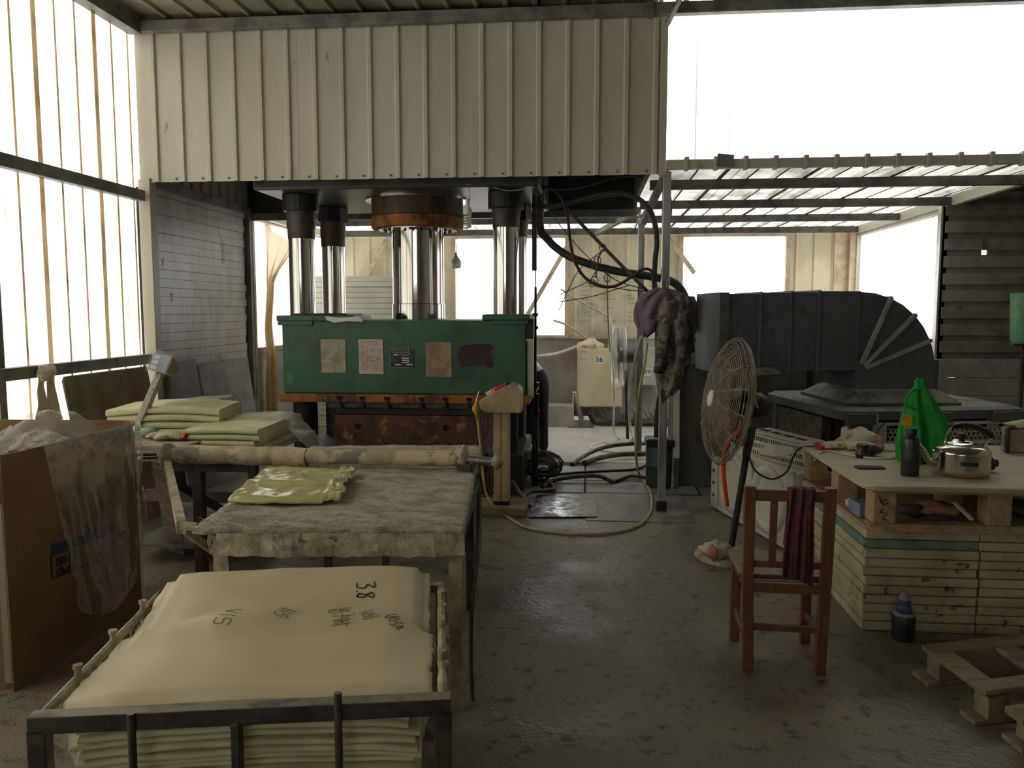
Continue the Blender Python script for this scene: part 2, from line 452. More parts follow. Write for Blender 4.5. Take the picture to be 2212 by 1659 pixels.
M['fanblade'] = mat('fan_blade', (86, 84, 80), (70, 68, 64), rough=0.4, metal=0.3, scale=8, dust=DUST)
M['orange'] = mat('orange_cord', (226, 92, 44), rough=0.5)
M['bulb'] = mat('white_glass', (226, 226, 222), rough=0.25)
M['bluegreen'] = mat('faded_green_tub', (120, 164, 128), (104, 148, 114), rough=0.5, scale=5)
M['bucket'] = mat('dark_green_bucket', (52, 78, 74), (42, 64, 62), rough=0.45, scale=6, c3=(120, 124, 120), s3=10, lo3=0.66, hi3=0.72)
M['skin'] = mat('skin', (196, 146, 120), rough=0.55)
M['trousers'] = mat('black_trousers', (30, 30, 36), (38, 38, 44), rough=0.9, scale=10)
M['shirt'] = mat('white_shirt', (222, 222, 224), rough=0.9)
M['hair'] = mat('black_hair', (22, 20, 20), rough=0.6)
M['shoe'] = mat('grey_shoe', (94, 88, 86), rough=0.7)
M['sole'] = mat('white_sole', (214, 212, 208), rough=0.7)
M['blue_plastic'] = mat('blue_plastic', (60, 74, 112), rough=0.4)
M['jar'] = mat('dark_jar', (44, 30, 30), (70, 56, 54), rough=0.3, scale=26)
M['scrap'] = mat('fibre_scraps', (176, 164, 138), (140, 128, 104), rough=0.9, scale=30)
M['flake'] = mat('resin_flakes', (150, 143, 126), (96, 90, 78), rough=0.8, scale=3)
M['lcd'] = mat('scale_face', (128, 144, 164), (112, 128, 148), rough=0.12, scale=12)
M['lcd_pale'] = mat('scale_keys', (176, 188, 200), rough=0.2)

# ================================================================== STRUCTURE
XL, XR, YF, YB = -3.67, 3.56, 6.3, 11.2          # left wall, right canopy wall, front partition plane, rear wall
XE, YN, ZC = 5.2, -6.0, 3.92                     # right end and near end of the hall, ceiling height

def rib_profile(L, pitch, base, top, depth, start):
    """points (distance along, offset) of a trapezoid-ribbed sheet of length L"""
    p = [(0, 0)]
    x = start
    while x + base < L:
        if x > p[-1][0]:
            p.append((x, 0))
        p += [(x + (base - top) / 2, depth), (x + (base + top) / 2, depth), (x + base, 0)]
        x += pitch
    if p[-1][0] < L - 1e-6:
        p.append((L, 0))
    return p

def ribbed(parent, name, p0, along, L, run, normal, m, pitch=0.22, base=0.05, top=0.026, depth=0.02, per=3, start=0.08):
    """row of ribbed sheets, each an object of its own, lapping its neighbour"""
    p0 = V(p0); a = V(along); n = V(normal); run = V(run)
    w = pitch * per
    k = 0
    while k * w < L - 0.02:
        l = min(w + 0.012, L - k * w)
        lap = n * (0.0016 * (k % 2))
        mb = MB()
        prof = rib_profile(l, pitch, base, top, depth, start)
        o = p0 + a * (k * w) + lap
        nseg = 1
        mb.loft([[o + a * x + n * d + run * (j / nseg) for x, d in prof] for j in range(nseg + 1)], caps=False, ring_closed=False)
        mb.build(name, m, parent)
        k += 1

# floor
mb = MB(); mb.bb(XL - 0.1, XE + 0.1, YN - 0.1, YB + 0.1, -0.12, 0.0)
FLOOR = tag(mb.build('floor', M['floor']), 'grey dusty concrete workshop floor', None, kind='structure')
mb = MB(); mb.bb(XL, XR, 8.32, YB, 0.0004, 0.004)
mb.build('rear_glare_sheet', M['floor_glare'], FLOOR)  # pale sheet over the floor, painted to look lit by the windows
mb = MB(); mb.bb(-60, 60, -40, 80, -0.4, -0.14)
tag(mb.build('ground', M['ground']), 'pale ground outside the windows', None, kind='structure')
# cover slabs and the trench around the machine cables
def slab(x0, x1, y0, y1, t, m, name='cover_slab'):
    b = MB(); b.bb(x0, x1, y0, y1, 0.0005, t)
    return b.build(name, m, FLOOR, bevel=0.002)
g = MB(); g.bb(-0.62, 1.0, 6.9, 8.3, 0.0002, 0.0012)
g.build('trench', M['dark_gap'], FLOOR)
for x0, x1, y0, y1 in ((-0.6, -0.02, 7.42, 8.1), (0.0, 0.98, 7.42, 8.28), (-0.6, -0.02, 6.9, 7.40), (0.0, 0.98, 6.92, 7.39)):
    slab(x0, x1, y0, y1, 0.006, M['slab'])
slab(0.0, 0.82, 5.98, 6.9, 0.005, M['slab'])

# left wall: translucent ribbed sheets between girts
WL = struct('wall_left', 'left wall of translucent ribbed sheets')
ribbed(WL, 'translucent_sheet', (XL, -0.5, 0.0), (0, 1, 0), YF + 0.5 - 0.02, (0, 0, 3.86), (1, 0, 0), M['sheet'], depth=0.024, start=0.085)
ribbed(WL, 'wall_sheet', (XL, YN, 0.0), (0, 1, 0), -0.5 - YN, (0, 0, 3.86), (1, 0, 0), M['wallsheet'], per=4)
for z, h in ((2.52, 0.085), (1.2, 0.08)):
    b = MB(); b.bb(XL + 0.03, XL + 0.10, YN + 0.1, YF - 0.05, z - h / 2, z + h / 2)
    b.build('girt', M['steel'], WL, bevel=0.004)
for y in (4.6, 3.2, 1.6):
    b = MB(); b.bb(XL + 0.026, XL + 0.06, y - 0.03, y + 0.03, 0, 3.86)
    b.build('stud', M['steel'], WL)
b = MB(); b.bb(XL + 0.02, XL + 0.13, YN, YF - 0.05, 3.78, 3.90)
b.build('eave_beam', M['steel'], WL, bevel=0.004)

for k in range(31):
    y = -0.5 + 0.22 * k + 0.085
    if y > YF - 0.1: break
    heavy = k % 3 == 1
    b = MB(); b.bb(XL + 0.0245, XL + 0.026, y + (0.004 if heavy else 0.012), y + (0.05 if heavy else 0.030), 0.0, 3.84)
    b.build('rib_lap', M['lap'], WL)

# front partition above the machine bay
WF = struct('wall_front', 'beige ribbed sheet wall above the green press')
ribbed(WF, 'wall_sheet', (-3.64, YF, 2.635), (1, 0, 0), 4.2, (0, 0, 1.17), (0, -1, 0), M['wallsheet'], pitch=0.2215, start=0.13)
for k in range(19):
    b = MB(); x = -3.55 + k * 0.2215
    b.lathe([(0.009, -0.004), (0.009, 0.004), (0.004, 0.007)], (x, YF - 0.007, 2.66), 8, Euler((R(90), 0, 0)))
    b.build('screw', M['steel'], WF)
b = MB(); b.bb(-3.66, XE, YF - 0.09, YF - 0.02, 3.79, 3.875); b.build('header_beam', M['steel'], WF, bevel=0.004)
b = MB(); b.bb(0.42, 0.47, YF - 0.10, YF - 0.015, 3.78, 3.88); b.build('beam_splice', M['steel'], WF, bevel=0.003)
b = MB(); b.bb(0.535, 0.585, YF - 0.03, YF + 0.03, 2.62, 3.8); b.build('corner_flashing', M['wallsheet'], WF, bevel=0.003)
b = MB(); b.bar((0.57, YF - 0.06, 3.72), (0.74, YF - 0.9, 3.92), 0.03, 0.03); b.build('roof_brace', M['steel'], WF)
# white clerestory to the right of it
WC = struct('window_1', 'tall white translucent clerestory above the canopy roof')
ribbed(WC, 'translucent_sheet', (0.60, YF, 2.74), (1, 0, 0), XE - 0.60, (0, 0, 1.08), (0, -1, 0), M['sheet_white'], pitch=0.25, depth=0.012, start=0.16)
b = MB(); b.bb(0.58, XE, YF - 0.05, YF + 0.0, 2.665, 2.735); b.build('sill_flashing', M['wallsheet'], WC, bevel=0.004)
for k in range(18):
    x = 0.72 + k * 0.22
    b = MB(); b.bb(x, x + 0.035, YF - 0.058, YF + 0.01, 2.655, 2.755); b.build('flashing_clip', M['wallsheet'], WC, bevel=0.006)
b = MB(); b.box((1.02, YF - 0.06, 2.72), (0.12, 0.02, 0.09), Euler((0, 0.1, 0))); b.build('flashing_patch', M['steel'], WC)

# hall ceiling
CE = struct('ceiling', 'ribbed sheet ceiling of the hall')
ribbed(CE, 'roof_sheet', (XL, YN, ZC), (1, 0, 0), XE - XL, (0, YF - YN, 0), (0, 0, -1), M['ceiling'], pitch=0.225, depth=0.025, base=0.06, per=4)
for y in (4.2, 1.5, -1.5, -4.5):
    b = MB(); b.bb(XL, XE, y - 0.04, y + 0.04, ZC - 0.12, ZC - 0.026); b.build('purlin', M['steel'], CE)
# near end and right side of the hall
WR = struct('wall_right', 'right wall of the hall')
ribbed(WR, 'wall_sheet', (XE, YN, 0), (0, 1, 0), 8.4 - YN, (0, 0, ZC), (-1, 0, 0), M['wallsheet'], per=6)
WN = struct('wall_near', 'end wall of the hall behind the viewer')
ribbed(WN, 'wall_sheet', (XL, YN, 0), (1, 0, 0), 0.0 - XL, (0, 0, 2.2), (0, 1, 0), M['wallsheet'], per=6)
ribbed(WN, 'translucent_sheet', (XL, YN, 2.2), (1, 0, 0), 0.0 - XL, (0, 0, ZC - 2.2), (0, 1, 0), M['sheet_white'], per=6)  # unseen light-passing panels, added to brighten the foreground from behind the camera
ribbed(WN, 'wall_sheet', (0.0, YN, 0), (1, 0, 0), XE, (0, 0, ZC), (0, 1, 0), M['wallsheet'], per=6)

# columns
def column(name, label, c, w, z0, z1, m, foot=None):
    t = struct(name, label, (c[0], c[1], 0))
    b = MB(); b.bb(c[0] - w / 2, c[0] + w / 2, c[1] - w / 2, c[1] + w / 2, z0, z1)
    b.build('post', m, t, bevel=0.005)
    if foot:
        b = MB(); b.bb(c[0] - foot, c[0] + foot, c[1] - foot, c[1] + foot, 0, 0.085); b.build('foot', M['black'], t, bevel=0.004)
    return t
column('trim_1', 'cream steel column at the left corner', (-3.60, YF + 0.03), 0.10, 0, 2.66, M['wallsheet'])
PC = column('trim_2', 'galvanised square post with black foot where jackets hang', (0.60, 6.34), 0.062, 0, 2.66, M['galv'], 0.04)
column('trim_3', 'slender rear steel post behind the cables', (0.565, 8.72), 0.07, 0, 2.62, M['galv'])
BR = struct('trim_4', 'light diagonal brace at the top of the galvanised post')
b = MB(); b.bar((0.57, 6.36, 2.60), (0.50, 7.5, 2.40), 0.05, 0.05); b.bar((0.5, 7.5, 2.40), (0.53, 8.66, 2.55), 0.04, 0.04)
b.build('strut', M['steel'], BR)

# left partition with horizontal boards, upper bay walls
WP = struct('wall_left_rear', 'grey partition of horizontal boards left of the press')
b = MB(); b.bb(XL - 0.10, XL - 0.02, YF + 0.1, 8.36, 0, 2.62); b.build('backing', M['dark_gap'], WP)
z = 0.0; k = 0
while z < 2.6:
    h = 0.078
    b = MB(); b.bb(XL - 0.03, XL + (0.012 if k % 2 else 0.006) + rnd.uniform(-0.002, 0.002), YF + 0.09, 8.30 + rnd.uniform(-0.02, 0.03), z + 0.0015, min(z + h - 0.0015, 2.62))
    b.build('board', M['plank'], WP)
    z += h; k += 1
b = MB(); b.bar((XL + 0.03, YF + 0.08, 2.66), (XL + 0.03, 8.46, 2.66), 0.07, 0.075); b.build('top_rail', M['steel'], WP)
for y, w, m in ((8.36, 0.05, 'steel'), (8.44, 0.05, 'galv')):
    b = MB(); b.bb(XL - 0.02, XL + 0.06, y - w / 2, y + w / 2, 0, 2.64); b.build('end_post', M[m], WP)
for zz, yy in ((1.98, 6.62), (1.62, 7.9), (1.68, 6.75)):
    b = MB(); b.bar((XL + 0.016, yy, zz), (XL + 0.016, yy + 0.03, zz + 0.07), 0.004, 0.014); b.build('paint_chip', M['white_mark'], WP)
WU = struct('wall_upper', 'dark walls of the raised bay over the press')
ribbed(WU, 'wall_sheet', (XL, YF + 0.05, 2.68), (0, 1, 0), 2.2, (0, 0, 1.3), (1, 0, 0), M['wallsheet'], pitch=0.19)
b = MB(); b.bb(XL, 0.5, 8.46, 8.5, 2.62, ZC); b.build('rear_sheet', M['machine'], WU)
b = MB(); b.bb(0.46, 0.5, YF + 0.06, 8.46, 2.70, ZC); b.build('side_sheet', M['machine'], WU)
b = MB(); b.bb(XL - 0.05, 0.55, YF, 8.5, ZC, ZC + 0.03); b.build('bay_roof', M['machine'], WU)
b = MB(); b.bb(XL, 0.5, 8.40, 8.46, 2.56, 2.64); b.build('lintel', M['steel'], WU, bevel=0.004)

# canopy roof over the rear
CR = struct('ceiling_canopy', 'translucent ribbed canopy roof on steel purlins')
ribbed(CR, 'roof_sheet', (0.52, YF + 0.01, 2.745), (1, 0, 0), XR + 0.1 - 0.52, (0, YB - YF + 0.1, -0.01), (0, 0, -1), M['roofsheet'], pitch=0.235, base=0.05, top=0.03, depth=0.03, per=3)
ribbed(CR, 'roof_sheet', (XL, 8.51, 2.74), (1, 0, 0), 0.52 - XL, (0, YB - 8.51 + 0.1, -0.01), (0, 0, -1), M['roofsheet'], pitch=0.235, base=0.05, top=0.03, depth=0.03, per=3)
for y, x0 in ((7.0, 0.52), (8.3, 0.52), (9.6, XL), (11.0, XL)):
    b = MB(); b.bb(x0, XR, y - 0.025, y + 0.025, 2.62, 2.70)
    b.build('purlin', M['darksteel'], CR, bevel=0.003)
b = MB(); b.bb(XL, 0.52, 8.60, 8.65, 2.60, 2.68); b.build('purlin', M['steel'], CR, bevel=0.003)
b = MB(); b.bar((XR, YF, 2.68), (XR, YB, 2.66), 0.06, 0.1); b.build('eave_beam', M['wallsheet'], CR, bevel=0.004)
b = MB(); b.bar((XL + 0.05, 8.5, 2.66), (XL + 0.05, YB, 2.64), 0.06, 0.09); b.build('eave_beam', M['wallsheet'], CR, bevel=0.004)
b = MB(); b.bar((0.52, 8.52, 2.64), (0.1, YB - 0.2, 2.63), 0.05, 0.06); b.build('rafter', M['steel'], CR)
for k in range(14):
    x = 0.52 + 0.235 * k + 0.09
    if x > XR - 0.05: break
    b = MB(); b.bb(x + (0.0 if k % 3 == 2 else 0.008), x + (0.036 if k % 3 == 2 else 0.024), YF + 0.06, YB, 2.706, 2.7085)
    b.build('rib_lap', M['lap_dark'], CR)
# closed soffit right of the eave
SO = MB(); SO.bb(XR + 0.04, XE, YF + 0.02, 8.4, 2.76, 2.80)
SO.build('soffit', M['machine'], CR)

# rear wall
WB = struct('wall_rear', 'rear wall of grey plaster with cream sheets above')
b = MB(); b.bb(XL - 0.1, XR + 0.1, YB, YB + 0.16, 0, 1.22); b.build('plaster_base', M['plaster'], WB)
b = MB(); b.bb(XL - 0.1, XR + 0.1, YB - 0.015, YB + 0.17, 1.2, 1.235); b.build('ledge', M['trim'], WB)
OPEN = [(-1.86, -0.32), (1.30, 2.67)]
for x0, x1 in ((XL, -1.92), (-0.26, 1.24), (2.73, XR)):
    ribbed(WB, 'wall_sheet', (x0, YB + 0.03, 1.235), (1, 0, 0), x1 - x0, (0, 0, 1.5), (0, -1, 0), M['cream_sheet'], pitch=0.24, per=2, start=0.06)
b = MB(); b.bb(XR - 0.08, XR + 0.06, YB - 0.08, YB + 0.06, 0, 2.7); b.build('corner_post', M['trim'], WB)
b = MB(); b.bb(XR - 0.26, XR - 0.08, YB - 0.01, YB + 0.02, 1.235, 2.7); b.build('corner_strip', M['trim'], WB)
# painted-on job list, rows of marker writing too small to read
b = MB(); rr = random.Random(3)
for cx in (-0.10, 0.22, 0.55, 0.85):
    zz = 2.05
    while zz > 1.42:
        if rr.random() < 0.8:
            x = cx
            for _ in range(rr.randint(3, 7)):
                w = rr.uniform(0.012, 0.028)
                b.box((x + w / 2, YB + 0.004, zz + rr.uniform(-0.006, 0.006)), (w, 0.0015, 0.004), Euler((0, rr.uniform(-1.4, 1.4), 0)))
                b.box((x + w / 2, YB + 0.004, zz + rr.uniform(-0.01, 0.01)), (0.004, 0.0015, rr.uniform(0.012, 0.026)), Euler((0, rr.uniform(-0.4, 0.4), 0)))
                x += w + 0.006
        zz -= 0.06
for x0, x1, z0, z1 in ((-0.13, 0.13, 1.53, 1.66), (0.84, 0.96, 1.45, 1.66)):
    for p, q in (((x0, z0), (x1, z0)), ((x1, z0), (x1, z1)), ((x1, z1), (x0, z1)), ((x0, z1), (x0, z0))):
        b.bar((p[0], YB + 0.004, p[1]), (q[0], YB + 0.004, q[1]), 0.004, 0.004)
tag(b.build('marker_writing', M['ink'], WB), 'rows of black marker writing on the cream sheets', kind='stuff')

def window(n, label, p0, p1, z0, z1, axis, mull=1, m='trim', glass='pane'):
    """window in an opening from p0 to p1 along axis ('x' or 'y')"""
    t = struct('window_%d' % n, label)
    def bx(a0, a1, zz0, zz1, name, mm, d=0.05):
        b = MB()
        if axis == 'x': b.bb(a0, a1, p0[1] - d / 2, p0[1] + d / 2, zz0, zz1)
        else: b.bb(p0[0] - d / 2, p0[0] + d / 2, a0, a1, zz0, zz1)
        return b.build(name, mm, t)
    a0, a1 = (p0[0], p1[0]) if axis == 'x' else (p0[1], p1[1])
    w = 0.06
    bx(a0 - w, a0, z0, z1, 'jamb', M[m], 0.1); bx(a1, a1 + w, z0, z1, 'jamb', M[m], 0.1)
    bx(a0 - w, a1 + w, z1, z1 + 0.05, 'head', M[m], 0.1); bx(a0 - w, a1 + w, z0 - 0.03, z0, 'sill', M[m], 0.14)
    for k in range(mull + 1):
        b0 = a0 + (a1 - a0) * k / (mull + 1); b1 = a0 + (a1 - a0) * (k + 1) / (mull + 1)
        bx(b0 + 0.004, b1 - 0.004, z0, z1, 'pane', M[glass], 0.004)
    return t
window(2, 'bright window behind the right press column', (-1.86, YB + 0.04), (-0.32, YB + 0.04), 1.25, 2.6, 'x')
window(3, 'bright window behind the hanging jackets', (1.30, YB + 0.04), (2.67, YB + 0.04), 1.25, 2.6, 'x')
# left rear side wall
WS = struct('wall_left_far', 'plastered low wall under the bright side opening')
b = MB(); b.bb(XL - 0.16, XL, 8.47, YB + 0.1, 0, 1.15); b.build('plaster_base', M['plaster'], WS)
b = MB(); b.bb(XL - 0.17, XL + 0.02, 8.5, YB, 1.13, 1.16); b.build('ledge', M['trim'], WS)
window(4, 'bright side opening beside the dirty plastic curtain', (XL - 0.05, 8.58), (XL - 0.05, YB - 0.08), 1.18, 2.6, 'y', glass='pane_milky')
# right rear side wall
WT = struct('wall_right_far', 'low wall under the bright right window')
b = MB(); b.bb(XR, XR + 0.16, 8.42, YB + 0.1, 0, 0.82); b.build('plaster_base', M['plaster'], WT)
window(5, 'bright window right of the duct elbow', (XR + 0.05, 8.52), (XR + 0.05, YB - 0.1), 0.85, 2.58, 'y', m='wallsheet', glass='pane_milky')
b = MB(); b.bb(XR - 0.06, XR + 0.01, 8.42, 8.50, 0.0, 2.68); b.build('end_post', M['galv'], WT)
# dark boarded cross wall on the right
WX = struct('wall_cross', 'dark boarded wall behind the kettle')
HX, HZ = 3.93, 2.17
b = MB()
for x0, x1, z0, z1 in ((XR - 0.04, HX - 0.03, 1.1, 2.76), (HX + 0.03, XE, 1.1, 2.76), (HX - 0.03, HX + 0.03, 1.1, HZ - 0.02), (HX - 0.03, HX + 0.03, HZ + 0.025, 2.76), (XR + 0.16, XE, 0, 1.1)):
    b.bb(x0, x1, 8.42, 8.45, z0, z1)
b.build('backing', M['gapboard'], WX)
z = 1.12
while z < 2.7:
    segs = [(XR - 0.02, XE)]
    if z < HZ + 0.025 and z + 0.115 > HZ - 0.02:
        segs = [(XR - 0.02, HX - 0.03), (HX + 0.03, XE)]
    for x0, x1 in segs:
        b = MB(); b.bb(x0, x1, 8.408, 8.419, z + 0.055, z + 0.168); b.build('board', M['darkplank'], WX, bevel=0.003)
    z += 0.17
z = 0.0
while z < 1.1:
    b = MB(); b.bb(XR - 0.02, XE, 8.385, 8.418, z + 0.002, z + 0.183); b.build('board', M['plaster'], WX, bevel=0.003)
    z += 0.185
# diagonal wind braces in front of the rear windows
BW = struct('trim_5', 'diagonal braces across the rear windows')
for p, q in (((1232, 520), (1128, 700)), ((1445, 515), (1500, 590)), ((790, 600), (835, 518))):
    b = MB(); b.bar(at(*p, Y=YB - 0.1), at(*q, Y=YB - 0.1), 0.02, 0.06); b.build('brace', M['trim'], BW)

# ================================================================== THE PRESS
PR = thing('hydraulic_press', 'large green four-column hydraulic press with chromed columns and paper notices', 'press', (-1.57, 7.25, 0))
PX0, PX1, PY0, PY1 = -2.64, -0.50, 6.65, 7.95
def pbox(name, m, x0, x1, y0, y1, z0, z1, parent=None, bevel=0.006):
    b = MB(); b.bb(x0, x1, y0, y1, z0, z1)
    return b.build(name, m, parent or PR, bevel=bevel)
sl = pbox('slide', M['green'], PX0 + 0.02, PX1 - 0.01, PY0, PY1, 0.885, 1.515, bevel=0.012)
pbox('slide_flange', M['rust'], PX0 - 0.01, PX1 + 0.02, PY0 - 0.03, PY1, 0.81, 0.884)
pbox('column_pad', M['green'], PX0 - 0.02, -1.98, PY0 - 0.02, 7.2, 1.505, 1.555, bevel=0.01)
pbox('column_pad', M['green'], -0.88, PX1 + 0.02, PY0 - 0.02, 7.2, 1.515, 1.565, bevel=0.01)
pbox('pad_gasket', M['blacksteel'], PX0 + 0.12, -2.05, PY0 + 0.02, 7.15, 1.555, 1.572)
pbox('pad_lip', M['green'], PX0 - 0.01, PX0 + 0.3, PY0 - 0.015, 7.0, 1.47, 1.506)
pbox('pad_lip', M['green'], -0.8, PX1 + 0.01, PY0 - 0.015, 7.0, 1.48, 1.516)
# torn white tape on the left pad
b = MB(); rr = random.Random(11)
poly = [at(702, 683, Y=6.62), at(735, 686, Y=6.62), at(776, 684, Y=6.62), at(784, 695, Y=6.62), at(750, 694, Y=6.62), at(722, 697, Y=6.62), at(706, 692, Y=6.62)]
b.prism(poly, (0, 0.004, 0)); b.build('torn_tape', M['white_mark'], PR)
# slide guide strips on the right side
pbox('guide_strip', M['whitebox'], PX1 - 0.005, PX1 + 0.045, 6.68, 6.78, 0.86, 1.34)
pbox('guide_bracket', M['blacksteel'], PX1 - 0.01, PX1 + 0.05, 6.66, 6.8, 1.36, 1.53)
# T-slots with clamp bolts along the slide edge
for u in (733, 782, 835, 910, 961, 1013):
    p = at(u, 858, Y=6.61)
    s_ = pbox('t_slot', M['dark_gap'], p.x - 0.024, p.x + 0.024, 6.615, 6.63, 0.84, 0.862, bevel=0)
    b = MB(); b.bb(p.x - 0.013, p.x + 0.013, 6.605, 6.63, 0.78, 0.842); b.bb(p.x - 0.024, p.x + 0.024, 6.602, 6.632, 0.764, 0.779)
    b.build('clamp_bolt', M['blacksteel'], PR)
pbox('upper_die_plate', M['darksteel'], -2.23, -0.87, 6.64, 7.85, 0.762, 0.809)
pbox('upper_die', M['blacksteel'], -2.17, -0.9, 6.68, 7.8, 0.70, 0.761)
dm = pbox('lower_mould', M['die'], -2.18, -0.92, 6.66, 7.82, 0.42, 0.699, bevel=0.01)
pbox('mould_base', M['die'], -2.2, -0.9, 6.62, 7.86, 0.36, 0.419)
for x in (-1.97, -1.2):
    b = MB(); b.lathe([(0.026, 0), (0.02, 0.006), (0.02, -0.02)], (x, 6.655, 0.60), 12, Euler((R(90), 0, 0))); b.build('lifting_hole', M['dark_gap'], PR)
for k in range(12):
    x = -2.02 + k * 0.092 + rnd.uniform(-0.012, 0.012)
    b = MB(); b.lathe([(0.005, 0), (0.005, 0.035), (0.003, 0.038)], (x, 6.655, 0.475), 7, Euler((R(90), 0, 0))); pin = b.build('heater_pin', M['stainless'], PR)
    b = MB(); b.tube(catmull([(x, 6.625, 0.475), (x + 0.01, 6.60, 0.45), (x + 0.03, 6.6, 0.39)], 4), 0.002, 5); b.build('heater_wire', M['die'], PR)
pbox('bed', M['blacksteel'], -2.6, -0.55, 6.75, 7.9, 0.0, 0.36, bevel=0.01)
# columns
for y in (6.87, 7.75):
    for x in (-2.505, -0.70):
        r = 0.112
        b = MB(); b.cyl((x, y, 1.5), (x, y, 2.32), r, 40); b.build('column', M['chrome'], PR, smooth=True, flat_angle=40)
        zt = 2.22 if x < -2 else 2.3
        b = MB(); b.lathe([(r + 0.004, zt), (r + 0.006, zt + 0.08), (r + 0.012, zt + 0.1), (r + 0.012, 2.47)], (x, y, 0), 32); b.build('column_sleeve', M['ramsleeve'] if y > 7 else M['darksteel'], PR, smooth=True, flat_angle=40)
        b = MB(); b.lathe([(0.15, 2.455), (0.155, 2.465), (0.155, 2.59), (0.15, 2.6)], (x, y, 0), 8 if y > 7 else 24); b.build('column_nut', M['blacksteel'], PR)
        b = MB(); b.cyl((x, y, 0.2), (x, y, 0.87), 0.106, 28); b.build('column_foot', M['blacksteel'], PR, smooth=True, flat_angle=40)
# ram
RX, RY = -1.56, 7.3
b = MB(); b.lathe([(0.245, 1.515), (0.245, 1.655), (0.238, 1.66), (0.238, 2.4)], (RX, RY, 0), 56); b.build('ram', M['chrome'], PR, smooth=True, flat_angle=40)
b = MB(); b.lathe([(0.41, 2.335), (0.42, 2.345), (0.42, 2.432), (0.412, 2.44)], (RX, RY, 0), 56); b.build('gland_ring', M['rust'], PR, smooth=True, flat_angle=30)
b = MB(); b.lathe([(0.415, 2.442), (0.418, 2.60)], (RX, RY, 0), 56); b.build('cylinder_collar', M['ramsleeve'], PR, smooth=True, flat_angle=30)
b = MB(); b.lathe([(0.36, 2.325), (0.36, 2.336)], (RX, RY, 0), 40); b.build('gland_plate', M['stainless'], PR)
for k in range(16):
    a = 2 * math.pi * k / 16
    b = MB(); b.lathe([(0.016, 2.31), (0.016, 2.326)], (RX + 0.3 * math.cos(a), RY + 0.3 * math.sin(a), 0), 6); b.build('gland_bolt', M['darksteel'], PR)
cr = pbox('crown', M['crown'], -2.8, -0.4, 6.55, 8.25, 2.60, 3.6, bevel=0.02)
b = MB(); b.lathe([(0.47, 2.585), (0.47, 2.601)], (RX, RY, 0), 48); b.build('crown_plate', M['stainless'], PR)
# notices and maker's plate
FY = PY0 - 0.004
def notice(name, m, u0, v0, u1, v1, lines, ink, seed, parent=PR):
    p = at(u0, v0, Y=FY); q = at(u1, v1, Y=FY)
    b = MB(); b.grid(lambda s, t: V((p.x + (q.x - p.x) * s + 0.004 * t, FY - 0.002 * math.sin(3 * s + 2 * t) ** 2, p.z + (q.z - p.z) * t)), 6, 8)
    o = b.build(name, m, parent, solid=0.001)
    b = MB(); r2 = random.Random(seed)
    w = q.x - p.x; h = q.z - p.z
    for i in range(lines):
        z = p.z + h * (0.14 + 0.78 * i / lines)
        x = p.x + w * 0.12
        while x < p.x + w * 0.82:
            l = r2.uniform(0.008, 0.03)
            if r2.random() < 0.75:
                b.bb(x, x + l, FY - 0.0045, FY - 0.0035, z - 0.002, z + 0.002)
            x += l + r2.uniform(0.004, 0.03)
    b.bb(p.x + w * 0.2, p.x + w * 0.75, FY - 0.0045, FY - 0.0035, p.z + h * 0.07 - 0.004, p.z + h * 0.07 + 0.003)
    tag(b.build('printed_lines', ink, o), kind='stuff')
    return o
n1 = notice('paper_notice', M['paper'], 692, 733, 747, 805, 12, M['faint_ink'], 1)
n2 = notice('paper_notice', M['paper_pale'], 774, 733, 828, 808, 18, M['faint_ink'], 2)
n3_ = notice('paper_notice', M['paper_brown'], 919, 739, 975, 814, 22, M['faint_ink'], 3)
n1['label'] = 'yellowed paper notice with ruled lines'; n2['label'] = 'pale pinkish paper notice'; n3_['label'] = 'brown stained paper notice'
p = at(842, 752, Y=FY); q = at(893, 794, Y=FY)
npl = pbox('maker_plate', M['black_plate'], p.x, q.x, FY - 0.004, FY + 0.004, q.z, p.z, bevel=0.001)
npl['label'] = 'black maker plate with white fields'
b = MB(); W = q.x - p.x; H = p.z - q.z
for x0, x1, z0, z1 in ((0, 1, 0, 0.015), (0, 1, 0.985, 1), (0, 0.012, 0, 1), (0.988, 1, 0, 1)):
    b.bb(p.x + W * x0, p.x + W * x1, FY - 0.006, FY - 0.004, q.z + H * z0, q.z + H * z1)
b.build('plate_rim', M['stainless'], npl)
b = MB(); r2 = random.Random(5)
for x0, x1, z in ((0.16, 0.36, 0.66), (0.52, 0.82, 0.49), (0.52, 0.82, 0.38), (0.52, 0.82, 0.27), (0.22, 0.47, 0.16), (0.72, 0.97, 0.16)):
    b.bb(p.x + W * x0, p.x + W * x1, FY - 0.0055, FY - 0.0045, q.z + H * (z - 0.035), q.z + H * (z + 0.035 if x0 < 0.3 and z > 0.6 else z + 0.025))
for z, n, s_ in ((0.9, 7, 0.028), (0.79, 12, 0.018), (0.66, 5, 0.04)):
    for i in range(n):
        x = (0.1 if z > 0.7 else 0.42) + (0.8 if z > 0.7 else 0.5) * i / n
        for _ in range(3):
            b.box((p.x + W * (x + r2.uniform(0, 0.03)), FY - 0.005, q.z + H * (z + r2.uniform(-0.02, 0.02))), (s_ * 0.35, 0.001, 0.0022), Euler((0, r2.choice((0, 1.57, 0.7)), 0)))
for i in range(14):
    b.box((p.x + W * (0.06 + 0.03 * (i % 7) + (0.5 if i > 9 else 0)), FY - 0.005, q.z + H * (0.49 - 0.11 * (i // 4))), (0.004, 0.001, 0.004))
tag(b.build('plate_lettering', M['white_mark'], npl), kind='stuff')
